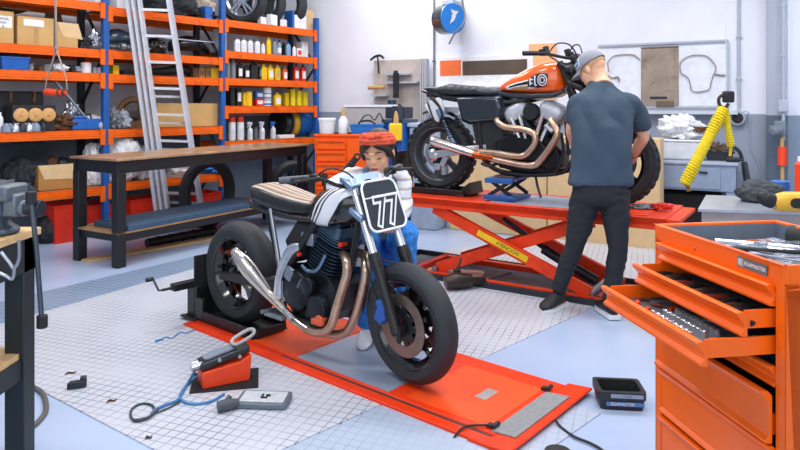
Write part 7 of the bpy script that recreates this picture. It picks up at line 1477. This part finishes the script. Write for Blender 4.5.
# ---------------------------------------------------------------- metal bench by the tool cabinet with drill and cloth
mb = thing('steel_bench', 'light metal topped bench behind the orange tool cabinet', 'bench', (0, 0, 0)); z = .86
a, b = G(698, 209, z), G(706, 195, z); a.z = b.z = 0; c = a+V((1.9, -.42, 0)); d = b+V((1.9, -.42, 0)); m = MB(); q = [(p.x, p.y) for p in (a, c, d, b)]; m.prism(q, o=(0, 0, z-.015), a=(1, 0, 0), b=(0, 1, 0), d=(0, 0, .015)); m.bld('bench_top', mat('bench_sheet_metal', '#B4BAC6', .3, .5, var=.1), mb)
m = MB(); q2 = [(p.x+s, p.y+s2) for p, s, s2 in ((a, .03, .02), (c, -.02, .02), (d, -.02, -.02), (b, .03, -.02))]; m.prism(q2, o=(0, 0, z-.1), a=(1, 0, 0), b=(0, 1, 0), d=(0, 0, .085)); m.bld('apron', mat('bench_apron', '#A19C9C', .6), mb)
for x, y in ((a.x+.12, a.y+.05), (b.x+.1, b.y-.1), (c.x-.1, c.y+.1), (d.x-.1, d.y-.1)): m = MB(); m.bb(x-.03, x+.03, y-.03, y+.03, 0, z-.1); m.bld('leg', BGREY, mb)
blob('cloth_cap', 'dark grey folded cloth lying on the metal bench', 'cloth', P(760, 202, 4.0)*1+V((0, 0, 0)), .085, (1.6, 1, .9), mat('dark_cloth_grey', '#41474D', .8, bump=.3, bscale=20), 81, -.3, amp=.12)
bpy.data.objects['cloth_cap'].location.z = z+.001
dl = thing('polisher', 'yellow and black power tool lying on the metal bench', 'power tool', P(792, 210, 3.6), -.1); dl.location.z = z+.06
m = MB(); m.tube([(-.10, 0, -.01), (-.04, 0, .0), (.06, 0, .0), (.16, 0, -.0)], [.04, .055, .055, .04], 16, 4); m.bld('body', mat('tool_yellow', '#E3B02C', .4), dl); m = MB(); m.prism(rrect(.13, .055, .025), o=(.03, -.056, 0), a=(1, 0, 0), b=(0, 0, 1), d=(0, -.01, 0)); m.tube([(-.10, 0, 0), (-.15, 0, .02), (-.16, 0, .05)], [.042, .04, .02], 12, 3); m.bld('grip', BLACKM, dl, bevel=.004)
# odds at the end of the raised lift
blob('red_fitting', 'small red and brown fitting at the right end of the raised lift', 'fitting', M2o+M2F*1.86+V((0, 0, ZL+.005)), .05, (1.4, .8, .6), RED, 91, amp=.3)
blob('grey_rag', 'small grey rag beside the red fitting on the raised lift', 'rag', M2o+M2F*1.74+V((0, 0, ZL+.005)), .07, (1.6, .9, .3), ALUD, 92, amp=.2)
# ---------------------------------------------------------------- camera and light
cam = bpy.data.cameras.new('camera'); co = bpy.data.objects.new('camera', cam); C.objects.link(co)
co.location = (0, 0, HC); co.rotation_euler = (PI/2, 0, 0); cam.sensor_width = 36; cam.lens = FO/800*36
cam.shift_y = -(225-HY)/800; cam.clip_start = .05; cam.clip_end = 60
bpy.context.scene.camera = co
def area(name, loc, rot, sx, sy, pw, col):
    l = bpy.data.lights.new(name, 'AREA'); l.shape = 'RECTANGLE'; l.size = sx; l.size_y = sy; l.energy = pw; l.color = col
    o = bpy.data.objects.new(name, l); C.objects.link(o); o.location = loc; o.rotation_euler = rot; return o
for i, (x, y) in enumerate([(-1.9, 2.6), (1.2, 2.0), (-2.2, 5.6), (1.0, 5.2), (-.2, 8.2), (3.2, 4.6)]):
    area('ceiling_lamp', (x, y, 4.1), (0, 0, 0), 1.6, .6, 48, (1, .985, .96))
area('window_light', (-.5, -1.8, 2.4), (math.radians(80), 0, 0), 7, 2.6, 85, (.90, .95, 1))
w = bpy.data.worlds.new('w'); bpy.context.scene.world = w; w.use_nodes = True
w.node_tree.nodes['Background'].inputs[0].default_value = (.84, .91, 1, 1); w.node_tree.nodes['Background'].inputs[1].default_value = .34
vs = bpy.context.scene.view_settings; vs.view_transform = 'Standard'; vs.look = 'None'; vs.gamma = 1; vs.exposure = .42; vs.use_curve_mapping = False
